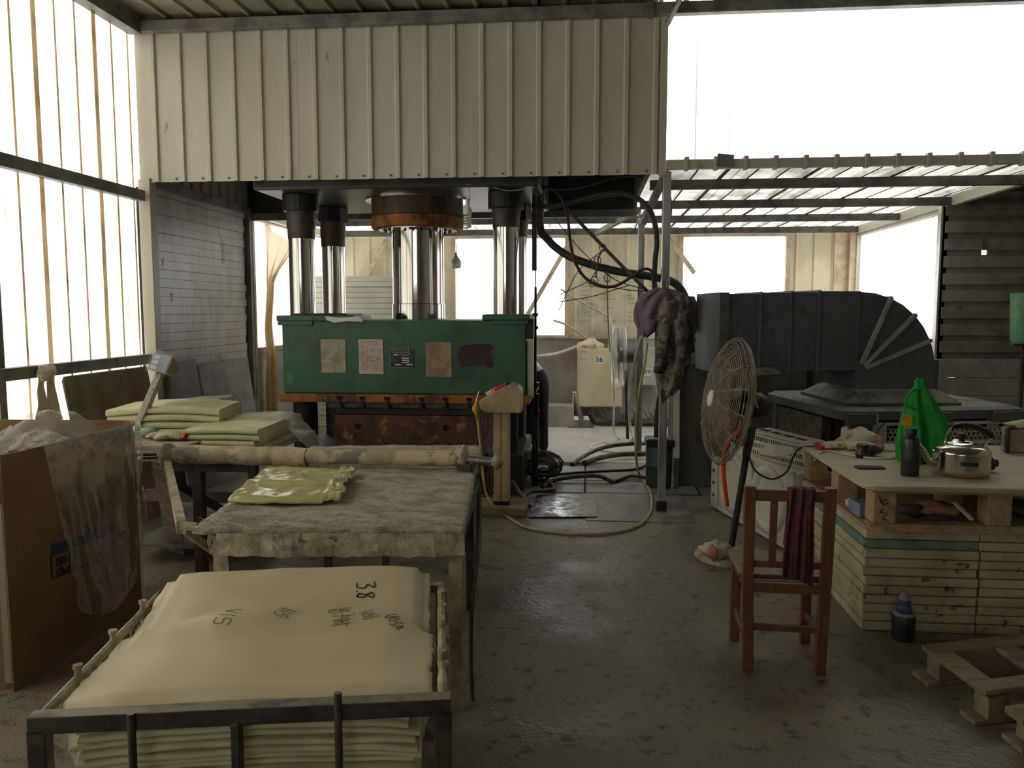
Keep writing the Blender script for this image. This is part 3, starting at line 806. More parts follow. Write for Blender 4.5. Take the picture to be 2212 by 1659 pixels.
poly = [at(u, v, Y=FY) for u, v in ((992, 752), (1004, 745), (1040, 743), (1056, 742), (1067, 748), (1058, 762), (1064, 778), (1066, 792), (1054, 795), (1048, 789), (1012, 792), (996, 793), (990, 775))]
b = MB(); b.prism(poly, (0, 0.003, 0)); b.build('scraped_patch', M['scrape'], PR)
p = at(617, 806, Y=FY); q = at(634, 830, Y=FY)
pbox('repainted_patch', M['greenpatch'], p.x, q.x, FY + 0.002, FY + 0.005, q.z, p.z, bevel=0)

# ------------------------------------------------------------------ control pedestal
CP = thing('control_pedestal', 'beige control pedestal with sloping button panel beside the press', 'control panel', (-0.66, 6.16, 0))
b = MB(); b.bb(-0.86, -0.46, 6.02, 6.36, 0.0, 0.075); b.build('plinth', M['palletgrey'], CP, bevel=0.01)
b = MB(); b.bb(-0.725, -0.60, 6.10, 6.22, 0.075, 0.105); b.build('column_foot', M['black'], CP)
b = MB(); b.bb(-0.722, -0.664, 6.10, 6.22, 0.105, 0.815); b.bb(-0.660, -0.602, 6.10, 6.22, 0.105, 0.815); b.build('column', M['beige_box'], CP, bevel=0.004)
prof = [(-0.83, 0.90), (-0.815, 0.835), (-0.78, 0.81), (-0.505, 0.812), (-0.503, 0.985), (-0.53, 1.015), (-0.59, 1.035)]
b = MB(); b.prism([V((x, 6.05, z)) for x, z in prof], (0, 0.22, 0)); hd = b.build('console', M['beige_box'], CP, bevel=0.006)
def on_slope(t, h=0.0):
    a = V((-0.83, 0, 0.90)); c = V((-0.59, 0, 1.035)); d = (c - a); nn = V((-d.z, 0, d.x)).normalized()
    return a + d * t + nn * h, nn
for t, y, m, r in ((0.32, 6.10, 'whitebox', 0.018), (0.42, 6.085, 'whitebox', 0.017), (0.5, 6.17, 'whitebox', 0.015), (0.3, 6.2, 'black', 0.016)):
    p, nn = on_slope(t); p.y = y
    b = MB(); b.tube([p - nn * 0.005, p + nn * 0.012, p + nn * 0.014, p + nn * 0.032], [r, r, r * 1.25, r * 1.05], 14); b.build('button', M[m], CP, smooth=True, flat_angle=40)
p, nn = on_slope(0.66); p.y = 6.10
b = MB(); b.bar(p + V((-0.05, 0, -0.03)) + nn * 0.012, p + V((0.05, 0, 0.03)) + nn * 0.012, 0.05, 0.03, up=nn); b.build('meter', M['red'], CP, bevel=0.003)
b = MB(); b.lathe([(0.006, 0), (0.006, 0.006), (0.003, 0.009)], p + V((-0.036, -0.026, -0.02)) + nn * 0.01, 8, Euler((R(90), 0, 0))); b.build('indicator_lamp', M['red_led'], CP)
p, nn = on_slope(0.9); p.y = 6.12
b = MB(); b.bar(p + V((-0.05, 0, -0.03)) + nn * 0.006, p + V((0.03, 0, 0.016)) + nn * 0.006, 0.03, 0.014, up=nn); b.build('switch_cover', M['black'], CP)

# yellow air gun hanging at the console
AG = thing('air_blow_gun', 'yellow-handled air blow gun hanging left of the control console', 'air gun', at(1028, 900, Y=5.98))
b = MB(); b.tube([at(1035, 845, Y=5.98), at(1031, 858, Y=5.98), at(1028, 872, Y=5.98)], [0.003, 0.004, 0.006], 8); b.build('nozzle', M['stainless'], AG)
b = MB(); b.tube([at(1028, 872, Y=5.98), at(1028, 878, Y=5.98), at(1027, 884, Y=5.98), at(1029, 892, Y=5.98), at(1032, 905, Y=5.98)], [0.012, 0.026, 0.028, 0.017, 0.013], 12); b.build('handle', M['yellow'], AG, smooth=True)
b = MB(); b.tube(catmull([at(1030, 876, Y=5.96), at(1037, 888, Y=5.95), at(1038, 903, Y=5.96)], 4), 0.005, 6); b.build('trigger', M['grey_cloth'], AG)
b = MB(); b.tube(catmull([at(1032, 905, Y=5.98), at(1035, 935, Y=5.99), at(1040, 985, Y=6.0), at(1044, 1030, Y=5.98), at(1052, 1070, Y=5.97), at(1072, 1098, Y=5.95), at(1095, 1115, Z=0.012), at(1135, 1138, Z=0.012), at(1200, 1150, Z=0.012), at(1270, 1154, Z=0.012), at(1330, 1149, Z=0.012), at(1380, 1135, Z=0.012), at(1405, 1108, Z=0.012), at(1408, 1085, Z=0.012), at(1406, 1065, Z=0.012), at(1395, 1045, Z=0.013), at(1380, 1022, Z=0.05), at(1374, 985, Y=6.55), at(1373, 930, Y=6.5), at(1380, 850, Y=6.45), at(1392, 790, Y=6.42), at(1398, 740, Y=6.4)], 6), 0.0105, 8)
b.build('air_hose', M['yellow_hose'], AG, smooth=True)

# ================================================================== FRONT WORKTABLE AND ROLL
TB = thing('work_table', 'low steel worktable with fibre-crusted top in front of the press', 'table', (-1.1, 3.9, 0), R(5.6))
def tl(x, y, z):
    return V((x, y, z))
b = MB()
def toptop(s, t):
    x = -0.52 + 1.06 * s; y = -0.96 + 1.90 * t
    e = 0.0 if 0.02 < s < 0.98 and 0.02 < t < 0.98 else -0.004
    z = 0.75 + 0.006 * n3(x * 6, y * 6, 0) + 0.004 * n3(x * 22, y * 22, 3) + e
    return V((x + (0.012 * n3(0, y * 14, 1) if s in (0.0, 1.0) else 0), y + (0.014 * n3(x * 14, 0, 2) if t in (0.0, 1.0) else 0), z))
b.grid(toptop, 60, 90)
b.build('table_top', M['felt'], TB, solid=0.022, smooth=True, world=False)
for x0, x1, y0, y1 in ((-0.42, 0.54, -0.955, -0.925), (0.50, 0.53, -0.92, 0.92), (-0.46, -0.43, -0.92, 0.92)):
    b = MB()
    def ap(s, t, x0=x0, x1=x1, y0=y0, y1=y1):
        x = x0 + (x1 - x0) * s if x1 - x0 > 0.1 else x0
        y = y0 if x1 - x0 > 0.1 else y0 + (y1 - y0) * s
        d = 0.012 * n3(x * 18, y * 18, t * 3)
        z = 0.738 - 0.092 * t + (0.012 * n3(x * 20, y * 20, 5) if t == 1 else 0)
        return V((x + (0 if x1 - x0 > 0.1 else d), y + (d if x1 - x0 > 0.1 else 0), z))
    b.grid(ap, 40, 4); b.build('apron', M['crust'], TB, world=False, solid=0.02)
for x, y, m, w in ((0.50, -0.90, 'crust', 0.05), (-0.42, -0.90, 'crust', 0.06), (0.50, 0.90, 'darksteel', 0.045), (-0.42, 0.88, 'darksteel', 0.045), (-0.06, 0.88, 'darksteel', 0.04)):
    b = MB()
    b.loft([[V((x + sx * w / 2 + 0.006 * n3(sx, sy, z * 9), y + sy * w / 2 + 0.006 * n3(sx, 9, z * 8), z)) for sx, sy in ((-1, -1), (1, -1), (1, 1), (-1, 1))] for z in [0.72 * i / 8 for i in range(9)]])
    b.build('leg', M[m], TB, world=False)
b = MB(); b.bar((0.525, -0.9, 0.70), (0.55, 0.1, 0.70), 0.012, 0.05); b.bb(0.53, 0.545, -0.9, 0.9, 0.0, 0.0005); b.build('side_bracket', M['darksteel'], TB, world=False)
b = MB(); b.tube(catmull([tl(0.55, 0.2, 0.70), tl(0.575, -0.2, 0.6), tl(0.58, -0.6, 0.55), tl(0.565, -0.88, 0.40), tl(0.56, -0.92, 0.2), tl(0.57, -0.95, 0.05)], 5), 0.009, 6); b.build('hanging_strap', M['cable'], TB, world=False)
# loose fibres along the left edge
b = MB(); rr = random.Random(21)
for i in range(420):
    if i < 260: x = -0.5 + abs(rr.gauss(0, 0.09)); y = -0.9 + rr.random() * 0.9
    else: x = rr.uniform(-0.5, 0.5); y = -0.95 + abs(rr.gauss(0, 0.05))
    a = rr.uniform(0, 6.28); l = rr.uniform(0.012, 0.035)
    b.bar((x, y, 0.768), (x + l * math.cos(a), y + l * math.sin(a), 0.768 + rr.uniform(0, 0.012)), 0.0014, 0.0014)
tag(b.build('loose_fibres', M['scrap'], TB, world=False), kind='stuff')

# roll across the table
RL = thing('wrapped_roll', 'crusted roll wrapped in resin-stained cloth lying across the worktable', 'roll', (-1.5, 4.1, 0.8))
pts = []; rs = []
for i in range(61):
    s_ = i / 60
    x = -2.27 + 1.62 * s_
    pts.append(V((x, 4.12 + 0.01 * n3(s_ * 5, 0, 0), 0.812 + 0.004 * s_)))
    rs.append((0.050 if s_ < 0.36 else 0.041) * (1 - 0.35 * max(0, 1 - s_ * 25)) + 0.006 * n3(s_ * 9, 3, 0))
b = MB()
rings = []
for i, p in enumerate(pts):
    rings.append([p + V((0, math.cos(a), math.sin(a))) * (rs[i] + 0.006 * n3(i * 0.3, 2 * math.cos(a), 2 * math.sin(a))) for a in [2 * math.pi * k / 20 for k in range(20)]])
b.loft(rings); b.build('roll', M['rollcloth'], RL, smooth=True)
b = MB()
b.loft([[V((-1.68 + 0.09 * i, 4.12, 0.81)) + V((0, math.cos(a), math.sin(a))) * (0.058 - 0.004 * i + 0.004 * n3(i, math.cos(a) * 2, a)) for a in [2 * math.pi * k / 20 for k in range(20)]] for i in range(3)], caps=False)
b.build('torn_wrap', M['rollcloth'], RL, smooth=True)
b = MB(); b.cyl((-0.66, 4.12, 0.815), (-0.47, 4.12, 0.80), 0.024, 14); b.build('shaft_end', M['galv'], RL)
b = MB(); b.cyl((-2.62, 4.12, 0.80), (-2.26, 4.12, 0.812), 0.018, 12); b.build('shaft_end', M['darksteel'], RL)
def lump(c, r, seed, sc=1.0, n=12):
    mb = MB(); rr_ = seed * 7.3
    rings = []
    for i in range(1, 9):
        th = math.pi * i / 9
        rings.append([V(c) + V((math.sin(th) * math.cos(ph), math.sin(th) * math.sin(ph), math.cos(th))) * 1.0 * (1 + sc * 0.45 * n3(2 * math.sin(th) * math.cos(ph) + rr_, 2 * math.sin(th) * math.sin(ph), 2 * math.cos(th))) * r if not isinstance(r, (tuple, list)) else V(c) + V((r[0] * math.sin(th) * math.cos(ph), r[1] * math.sin(th) * math.sin(ph), r[2] * math.cos(th))) * (1 + sc * 0.45 * n3(2 * math.sin(th) * math.cos(ph) + rr_, 2 * math.sin(th) * math.sin(ph), 2 * math.cos(th))) for ph in [2 * math.pi * k / n for k in range(n)]])
    mb.loft(rings)
    return mb
lump((-0.655, 4.12, 0.82), (0.035, 0.05, 0.07), 3).build('resin_lump', M['crust'], RL, smooth=True)
lump((-2.29, 4.12, 0.81), (0.045, 0.05, 0.06), 4).build('resin_lump', M['crust'], RL, smooth=True)
lump((-0.47, 4.12, 0.80), (0.035, 0.035, 0.035), 6).build('resin_lump', M['crust'], RL, smooth=True)
for k in range(3):
    b = MB(); b.cyl((-2.62, 4.10 + 0.05 * k, 0.78 + 0.012 * k), (-2.33, 4.09 + 0.04 * k, 0.80 + 0.01 * k), 0.009, 8); b.build('tie_rod', M['darksteel'], RL)

ST = thing('roll_stand', 'slanted flat steel stand carrying the roll left of the worktable', 'stand', (-2.4, 4.7, 0))
b = MB(); b.bar(at(348, 1000, Y=4.16), at(383, 1192, Z=0.02), 0.11, 0.02, up=(0, 1, 0.3)); b.build('upright', M['felt'], ST, bevel=0.004)
b = MB(); b.bar(at(362, 1004, Y=4.08), at(392, 1138, Y=2.96), 0.035, 0.05); b.build('lever_arm', M['crust'], ST)
b = MB(); b.cyl(at(390, 1135, Y=2.94), at(425, 1138, Y=2.95), 0.018, 8); b.build('joint_pin', M['crust'], ST)
b = MB(); b.bar(at(398, 1145, Y=2.96), at(470, 1198, Y=3.3), 0.018, 0.03); b.build('tie_bar', M['crust'], ST)
ST2 = thing('roll_bracket', 'dark upright plate holding the right end of the roll', 'bracket', (-0.6, 4.1, 0))
p = at(1007, 1010, Y=4.12)
b = MB(); b.bb(p.x - 0.04, p.x + 0.035, 4.05, 4.065, 0.33, 0.80); b.build('plate', M['darksteel'], ST2, bevel=0.003)
b = MB(); b.bb(p.x + 0.02, p.x + 0.045, 4.06, 4.20, 0.33, 0.80); b.build('side_flange', M['darksteel'], ST2, bevel=0.003)
b = MB(); b.bb(p.x + 0.0, p.x + 0.04, 4.10, 4.14, 0.0, 0.34); b.build('foot_post', M['darksteel'], ST2)

# glossy folded sheet on the table
b = MB()
c00, c10, c01, c11 = at(492, 1082, Z=0.775), at(735, 1083, Z=0.775), at(582, 1014, Z=0.775), at(765, 1020, Z=0.775)
def fs(s, t):
    p = (c00 * (1 - s) + c10 * s) * (1 - t) + (c01 * (1 - s) + c11 * s) * t
    z = 0.788 + 0.012 * n3(s * 2, t * 3, 1) + 0.010 * math.exp(-((t - 0.45) / 0.08) ** 2) + 0.006 * n3(s * 8, t * 8, 2)
    if t < 0.06: z -= 0.012 * (1 - t / 0.06); 
    if s > 0.86: z += 0.016 * n3(s * 20, t * 14, 4) + 0.01
    return V((p.x + (0.03 * n3(3, t * 7, 1) if s > 0.93 else 0), p.y - 0.03 * math.sin(s * 3.14) * (1 - t), z))
b.grid(fs, 44, 34)
one(b, 'film_wrapped_sheet', M['smc_gloss'], 'glossy film-wrapped green-yellow sheet lying on the crusted worktable', 'sheet', smooth=True, solid=0.012)

# ================================================================== CAGE CART WITH SHEETS
CG = thing('cage_trolley', 'dirty steel cage trolley holding folded cream sheets in the foreground', 'trolley', (-0.94, 2.3, 0), R(10.8))
W2, D2, ZT = 0.50, 0.44, 0.60
def cbar(name, p, q, w=0.035, h=0.04, m='darksteel', parent=CG):
    mb = MB(); mb.bar(p, q, w, h)
    return mb.build(name, M[m], parent, world=False, bevel=0.003)
cbar('top_rail', (-W2 - 0.02, -D2, ZT - 0.02), (W2 + 0.02, -D2, ZT - 0.02), 0.045, 0.045)
cbar('top_rail', (-W2, D2, ZT - 0.02), (W2, D2, ZT - 0.02), 0.04, 0.03, 'crust')
for sx in (-1, 1):
    mb = MB(); mb.tube([V((sx * W2, -D2 + 0.9 * i / 20 * D2 / 0.45, ZT - 0.012 + 0.004 * n3(i, sx, 0))) for i in range(21)], [0.013 + 0.003 * n3(i * 0.9, sx, 2) for i in range(21)], 8)
    mb.build('side_rail', M['crust'], CG, world=False)
    for sy in (-1, 1):
        cbar('corner_post', (sx * W2, sy * D2, 0.0), (sx * W2, sy * D2, ZT - 0.03), 0.045, 0.045, 'darksteel' if sy < 0 else 'crust')
cbar('front_post', (-0.02, -D2 - 0.012, 0.05), (-0.02, -D2 - 0.012, ZT - 0.035), 0.045, 0.022)
for x, top in ((-0.27, 0.005), (0.235, 0.035)):
    mb = MB(); mb.cyl((x, -D2 - 0.026, 0.05), (x, -D2 - 0.026, ZT + top), 0.010, 10); mb.build('front_rod', M['darksteel'], CG, world=False)
for sx in (-1, 1):
    for k, y in enumerate((-0.22, 0.02, 0.27)):
        mb = MB(); mb.cyl((sx * W2, y, 0.05), (sx * W2, y, ZT + 0.02), 0.010, 8); mb.cyl((sx * W2, y, ZT + 0.018), (sx * W2, y, ZT + 0.028), 0.014, 8); mb.build('side_rod', M['crust'], CG, world=False)
for z in (0.06, 0.275):
    for p, q in (((-W2, -D2, z), (W2, -D2, z)), ((-W2, D2, z), (W2, D2, z)), ((-W2, -D2, z), (-W2, D2, z)), ((W2, -D2, z), (W2, D2, z))):
        cbar('lower_rail', p, q, 0.03, 0.03)
mb = MB(); mb.bb(-W2 + 0.02, W2 - 0.02, -D2 + 0.02, D2 - 0.02, 0.290, 0.302); mb.build('deck', M['darksteel'], CG, world=False)
# fibres and resin drips hanging on the rails
mb = MB(); rr = random.Random(5)
for i in range(60):
    side = rr.random()
    if side < 0.5: x, y = -W2, rr.uniform(-0.4, 0.3)
    else: x, y = W2 + 0.005, rr.uniform(-0.42, 0.4)
    l = rr.uniform(0.03, 0.16)
    p = [V((x + rr.gauss(0, 0.008), y + rr.gauss(0, 0.006), ZT - 0.01 - l * k / 4)) for k in range(5)]
    mb.tube(p, 0.0013, 4)
for i in range(10):
    mb2 = lump((W2 + 0.012, rr.uniform(-0.3, 0.4), ZT - rr.uniform(0.0, 0.12)), rr.uniform(0.008, 0.016), i); mb.add(mb2.v, mb2.f)
tag(mb.build('resin_drips', M['rag'], CG, world=False), kind='stuff')

CGM = Matrix.Translation((-0.94, 2.3, 0)) @ Matrix.Rotation(R(10.8), 4, 'Z')
def dome(x, y):
    return 0.022 * math.cos(x * 2.9) + 0.004
def slab_sheet(x0, x1, y0, y1, t, zf, nx=30):
    """folded sheet: stadium-shaped section in y-z swept along x over a wavy base"""
    mb = MB(); rings = []
    for i in range(nx + 1):
        x = x0 + (x1 - x0) * i / nx
        ring = []
        for k in range(5):
            a = -math.pi / 2 - math.pi * k / 4
            ring.append((y0 + t / 2 + math.cos(a) * t / 2, t / 2 + math.sin(a) * t / 2))
        for k in range(1, 8):
            y = y0 + t / 2 + (y1 - y0 - t) * k / 8; ring.append((y, t))
        for k in range(5):
            a = math.pi / 2 - math.pi * k / 4
            ring.append((y1 - t / 2 + math.cos(a) * t / 2, t / 2 + math.sin(a) * t / 2))
        for k in range(7, 0, -1):
            y = y0 + t / 2 + (y1 - y0 - t) * k / 8; ring.append((y, 0))
        rings.append([V((x, y, zf(x, y) + z)) for y, z in ring])
    mb.loft(rings)
    return mb
ORD = ['topmost', 'second', 'third', 'fourth', 'fifth', 'sixth', 'seventh', 'eighth', 'ninth', 'tenth', 'eleventh', 'twelfth', 'thirteenth', 'fourteenth', 'fifteenth', 'sixteenth', 'seventeenth', 'eighteenth', 'nineteenth', 'twentieth', 'twenty-first', 'twenty-second', 'twenty-third', 'twenty-fourth', 'twenty-fifth', 'twenty-sixth', 'twenty-seventh', 'twenty-eighth', 'twenty-ninth', 'lowest']
NL = 12
z = 0.303
rr = random.Random(14)
zt = None
layers = []
for k in range(NL):
    t = 0.0165 + rr.uniform(-0.004, 0.004)
    layers.append((z, t)); z += t + 0.0045
ZTOP = z
for k, (z0, t) in enumerate(layers):
    f = 0.35 + 0.65 * (k / NL)
    x0 = -0.44 + rr.uniform(-0.015, 0.02); x1 = 0.435 + rr.uniform(-0.03, 0.012); yo = rr.uniform(-0.012, 0.014)
    ph = rr.uniform(0, 6)
    mb = slab_sheet(x0, x1, -D2 + 0.035 + yo, D2 - 0.05, t, lambda x, y, z0=z0, f=f, ph=ph: z0 + dome(x, y) * 0.75 + 0.025 * min(0, math.cos(x * 2.9) - 0.55) + 0.0018 * math.sin(x * 9 + ph) + 0.0012 * math.sin(x * 23 + 2 * ph))
    mb.v = [CGM @ p for p in mb.v]
    w = ORD[NL - 1 - k]
    one(mb, 'folded_sheet', M['smc'], ('topmost' if k == NL - 1 else w + ' from the top') + ' of the folded cream sheets under the film in the cage', 'sheet', 'folded sheets in the cage trolley', smooth=True, flat_angle=50)
# two film-covered sheets on top
def top_z(x, y):
    return ZTOP + dome(x, y) * 0.75 + 0.025 * min(0, math.cos(x * 2.9) - 0.55) + 0.003
def sheetA(s, t):
    x = -0.47 + 0.93 * s; y = -0.30 + 0.73 * t
    rise = 0.125 * max(0, t - 0.3) ** 1.15
    z = top_z(x, y) + 0.006 + rise + 0.007 * n3(x * 3, y * 4, 1) + 0.003 * n3(x * 9, y * 9, 2)
    z += 0.016 * math.exp(-((x + 0.16) / 0.16) ** 2 - ((y - 0.06) / 0.06) ** 2)
    if s < 0.04 or s > 0.96: z -= 0.02 + 0.01 * n3(y * 12, s, 0)
    return V((x + 0.012 * n3(s * 3, t * 9, 7) * (1 if s in (0, 1) else 0), y, z))
mb = MB(); mb.grid(sheetA, 60, 50); mb.v = [CGM @ p for p in mb.v]
SA = one(mb, 'film_covered_sheet', M['smc_film'], 'film-covered cream sheet marked 3.8 at the back of the cage', 'sheet', smooth=True, solid=0.006)
def edgeB(x):
    return 0.13 - 0.75 * max(0, x - 0.02) ** 2 - 0.5 * max(0, -0.1 - x) ** 1.6
def sheetB(s, t):
    x = -0.475 + 0.945 * s
    y0 = -0.412; y1 = edgeB(x)
    y = y0 + (y1 - y0) * t
    z = sheetA((x + 0.47) / 0.93, max(0, min(1, (y + 0.30) / 0.73))).z if y > -0.3 else top_z(x, y) + 0.008
    z = max(z, top_z(x, y) + 0.008) + 0.014 + 0.007 * n3(x * 4, y * 5, 9) + 0.010 * math.exp(-((x + 0.05) / 0.3) ** 2) * t * (1 - t) * 2 + 0.008 * t * t
    if t < 0.12: z -= 0.014 * (1 - t / 0.12)
    if t > 0.985: z -= 0.008
    return V((x + (0.016 * n3(0, t * 9, 3) if s in (0, 1) else 0), y, z))
mb = MB(); mb.grid(sheetB, 60, 40); mb.v = [CGM @ p for p in mb.v]
SB = one(mb, 'film_covered_sheet', M['smc_film'], 'film-covered cream sheet draped over the front of the cage stack', 'sheet', smooth=True, solid=0.012)
# marker writing on the sheets
def write(parent, strokes, origin, xdir, size, fn, w=0.0045, m='ink', name='marker_writing'):
    """strokes in letter units laid on the sheet surface fn(x, y)"""
    mb = MB(); o = V(origin); xd = V(xdir).normalized(); yd = V((-xd.y, xd.x, 0))
    for st in strokes:
        pp = catmull([V((a, c, 0)) for a, c in st], 4)
        pts = []
        for p in pp:
            q = o + xd * p.x * size + yd * p.y * size
            pts.append(V((q.x, q.y, fn(q.x, q.y) + 0.0045)))
        mb.tube([CGM @ p for p in pts], w / 2, 5)
    return mb.build(name, M[m], parent)
def zA(x, y): return sheetA((x + 0.47) / 0.93, (y + 0.30) / 0.73).z
def zB(x, y):
    y1 = edgeB(x); return sheetB((x + 0.475) / 0.945, min(0.98, (y + 0.412) / (y1 + 0.412))).z + 0.0035
three = [[(0, 1), (0.55, 1.0), (0.2, 0.62), (0.55, 0.45), (0.4, 0.05), (0, 0.05)]]
dot = [[(0.8, 0.0), (0.86, 0.06)]]
eight = [[(1.45, 0.95), (1.1, 0.9), (1.2, 0.6), (1.5, 0.35), (1.35, 0.02), (1.1, 0.2), (1.3, 0.55), (1.55, 0.85), (1.45, 0.95)]]
write(SA, three + dot + eight, (0.205, 0.31, 0), (0.10, -1, 0), 0.062, zA)
five = [[(0.5, 1), (0.05, 1), (0.05, 0.55), (0.45, 0.6), (0.45, 0.1), (0.0, 0.05)]]
write(SB, [[(0, 1), (0.25, 0), (0.5, 1)], [(0.8, 1), (0.8, 0)]] + [[(a + 1.1, c) for a, c in five[0]]], (-0.18, 0.105, 0), (-0.35, -1, 0), 0.055, zB, 0.002, 'marker')
write(SB, [[(0, 1), (0.1, 0)], [(0.3, 1), (0.35, 0)], [(0.9, 0.9), (0.6, 0.8), (0.7, 0.5), (0.95, 0.6), (0.85, 0.1), (0.6, 0.0)]], (-0.01, 0.11, 0), (-0.45, -0.9, 0), 0.055, zB, 0.002, 'marker')
write(SB, [[(0, 1), (0.02, 0.0)], [(0.3, 0.9), (0.15, 0.6), (0.35, 0.3), (0.2, 0.0), (0.1, 0.3), (0.3, 0.9)], [(0.45, 1), (0.75, 1.0), (0.55, 0.1)], [(0.85, 0.8), (0.95, 0.1), (1.05, 0.8), (1.15, 0.1)], [(-0.2, 0.5), (0.5, 0.52), (1.2, 0.4)], [(1.3, 0.9), (1.25, 0.0)], [(1.2, 0.6), (1.5, 0.6)]], (0.135, 0.10, 0), (0.25, -1, 0), 0.075, zB, 0.0018, 'marker')
write(SB, [[(0.0, 0.9), (0.1, 0.0)], [(0.2, 0.8), (0.45, 0.7), (0.25, 0.2), (0.5, 0.1)], [(0.6, 0.9), (0.6, 0.1)], [(0.55, 0.5), (0.9, 0.55)], [(0.85, 0.95), (0.8, 0.0)]], (0.235, 0.075, 0), (0.4, -1, 0), 0.055, zB, 0.0018, 'marker')
write(SB, [[(0, 1), (0.3, 0), (0.5, 1.1)], [(0.8, 0.9), (0.55, 0.5), (0.8, 0.1), (1.0, 0.5), (0.8, 0.9)], [(1.2, 0.9), (1.5, 0.8), (1.2, 0.5), (1.5, 0.2), (1.2, 0)], [(1.8, 0.8), (1.7, 0.3), (2.0, 0.3), (1.8, 0.8)]], (0.315, 0.05, 0), (0.45, -1, 0), 0.045, zB, 0.0024, 'marker')
# torn film at the left and right ends of the stack
for sx, nm in ((-1, 'crumpled clear film sticking out of the left end of the caged sheets'), (1, 'crumpled clear film sticking out of the right end of the caged sheets')):
    mb = MB()
    def ff(s, t, sx=sx):
        y = -0.40 + 0.76 * s
        x = sx * (0.42 + 0.055 * t) + 0.02 * n3(s * 14, t * 5, sx) * t
        z = 0.38 + 0.19 * t + 0.03 * n3(s * 9, t * 6, 4 + sx)
        return V((x, y, z))
    mb.grid(ff, 40, 10); mb.v = [CGM @ p for p in mb.v]
    one(mb, 'plastic_film', M['film_hazy'], nm, 'film')

# ================================================================== CARDBOARD BIN
BN = thing('cardboard_bin', 'large brown cardboard bin lined with clear plastic at the left', 'box', (-2.92, 3.5, 0))
def oct_ring(x0, x1, y0, y1, r, z, n=5):
    pts = []
    for cx, cy, a0 in ((x1 - r, y1 - r, 0), (x0 + r, y1 - r, 90), (x0 + r, y0 + r, 180), (x1 - r, y0 + r, 270)):
        for k in range(n + 1):
            a = R(a0 + 90 * k / n)
            pts.append(V((cx + r * math.cos(a), cy + r * math.sin(a), z)))
    return pts
BX0, BX1, BY0, BY1 = -3.46, -2.39, 3.0, 4.06
def rimz(p):
    return 1.0 + 0.014 * n3(p.x * 3, p.y * 3, 0)
outer = oct_ring(BX0, BX1, BY0, BY1, 0.11, 0)
inner = oct_ring(BX0 + 0.008, BX1 - 0.008, BY0 + 0.008, BY1 - 0.008, 0.105, 0)
b = MB()
b.loft([outer, [V((p.x, p.y, 0.5)) for p in outer], [V((p.x, p.y, rimz(p))) for p in outer], [V((p.x, p.y, rimz(q))) for p, q in zip(inner, outer)], [V((p.x, p.y, 0.03)) for p in inner]], caps=True)
b.build('carton_wall', M['cardboard'], BN)
b = MB(); b.bb(BX1 + 0.0005, BX1 + 0.002, BY0 + 0.005, BY0 + 0.10, 0.0, 1.0); b.build('glued_seam', M['cardboard'], BN)
# print on the side facing the aisle
def side_print(u, v):
    return at(u, v, X=BX1 + 0.003)
def quad(name, m, pts):
    b = MB(); b.prism([side_print(u, v) for u, v in pts], (0.0008, 0, 0)); return b.build(name, M[m], BN)
quad('blue_print_bar', 'blue_ink', ((110, 1176), (148, 1166), (152, 1186), (111, 1203)))
quad('blue_print_bar', 'blue_ink', ((155, 1164), (244, 1130), (250, 1150), (158, 1183)))
b = MB()
for p, q in (((111, 1203), (113, 1250)), ((113, 1250), (152, 1235)), ((152, 1235), (151, 1188)), ((160, 1184), (161, 1230)), ((161, 1230), (200, 1214))):
    b.bar(side_print(*p), side_print(*q), 0.004, 0.006)
b.build('print_frame', M['brown_ink'], BN)
b = MB()
for p, q in (((124, 1206), (126, 1222)), ((132, 1203), (134, 1219)), ((140, 1200), (142, 1216))):
    b.bar(side_print(*p), side_print(*q), 0.003, 0.02)
b.tube(catmull([side_print(129, 1240), side_print(125, 1232), side_print(132, 1226), side_print(138, 1233), side_print(146, 1232), side_print(148, 1222)], 4), 0.008, 6)
b.build('handling_symbol', M['brown_ink'], BN)
quad('grip_hole', 'dark_gap', ((207, 1195), (222, 1190), (222, 1200), (208, 1206)))
# clear liner hanging over the far corner
b = MB()
def liner(s, t):
    # s along the rim from the near side of the aisle face round the far corner, t down
    path = [V((BX1 + 0.02, 3.22, 0)), V((BX1 + 0.02, 3.5, 0)), V((BX1 + 0.02, 3.8, 0)), V((BX1 + 0.015, 3.98, 0)), V((BX1 - 0.06, 4.09, 0)), V((BX1 - 0.25, 4.10, 0))]
    f = s * (len(path) - 1); i = min(int(f), len(path) - 2); p = path[i].lerp(path[i + 1], f - i)
    L = 0.72 + 0.16 * math.sin(s * 5 + 0.6)
    sw = 0.03 + 0.10 * t * (0.3 + s)
    nrm = V((1, 0.25 if s > 0.6 else 0, 0)).normalized()
    d = sw * (0.55 + 0.5 * n3(s * 7, t * 1.6, 1)) + 0.012 * n3(s * 20, t * 5, 5) + 0.003 * n3(s * 40, t * 26, 8)
    shrink = 0.35 * t
    c = V((BX1 + 0.02, 3.72, 0))
    q = p.lerp(V((p.x, c.y + (p.y - c.y) * (1 - shrink), 0)), 1)
    return V((q.x, q.y, 1.01 - L * t)) + nrm * d
b.grid(liner, 90, 70); b.build('plastic_liner', M['film'], BN, smooth=True)
b = MB()
def puff(s, t):
    x = -3.0 + 0.62 * s; y = 3.55 + 0.42 * t
    z = 0.93 + 0.16 * math.sin(s * math.pi) * math.sin(t * math.pi) + 0.03 * n3(s * 7, t * 7, 2)
    return V((x, y, z))
b.grid(puff, 30, 24); b.build('liner_bulge', M['film'], BN, smooth=True)
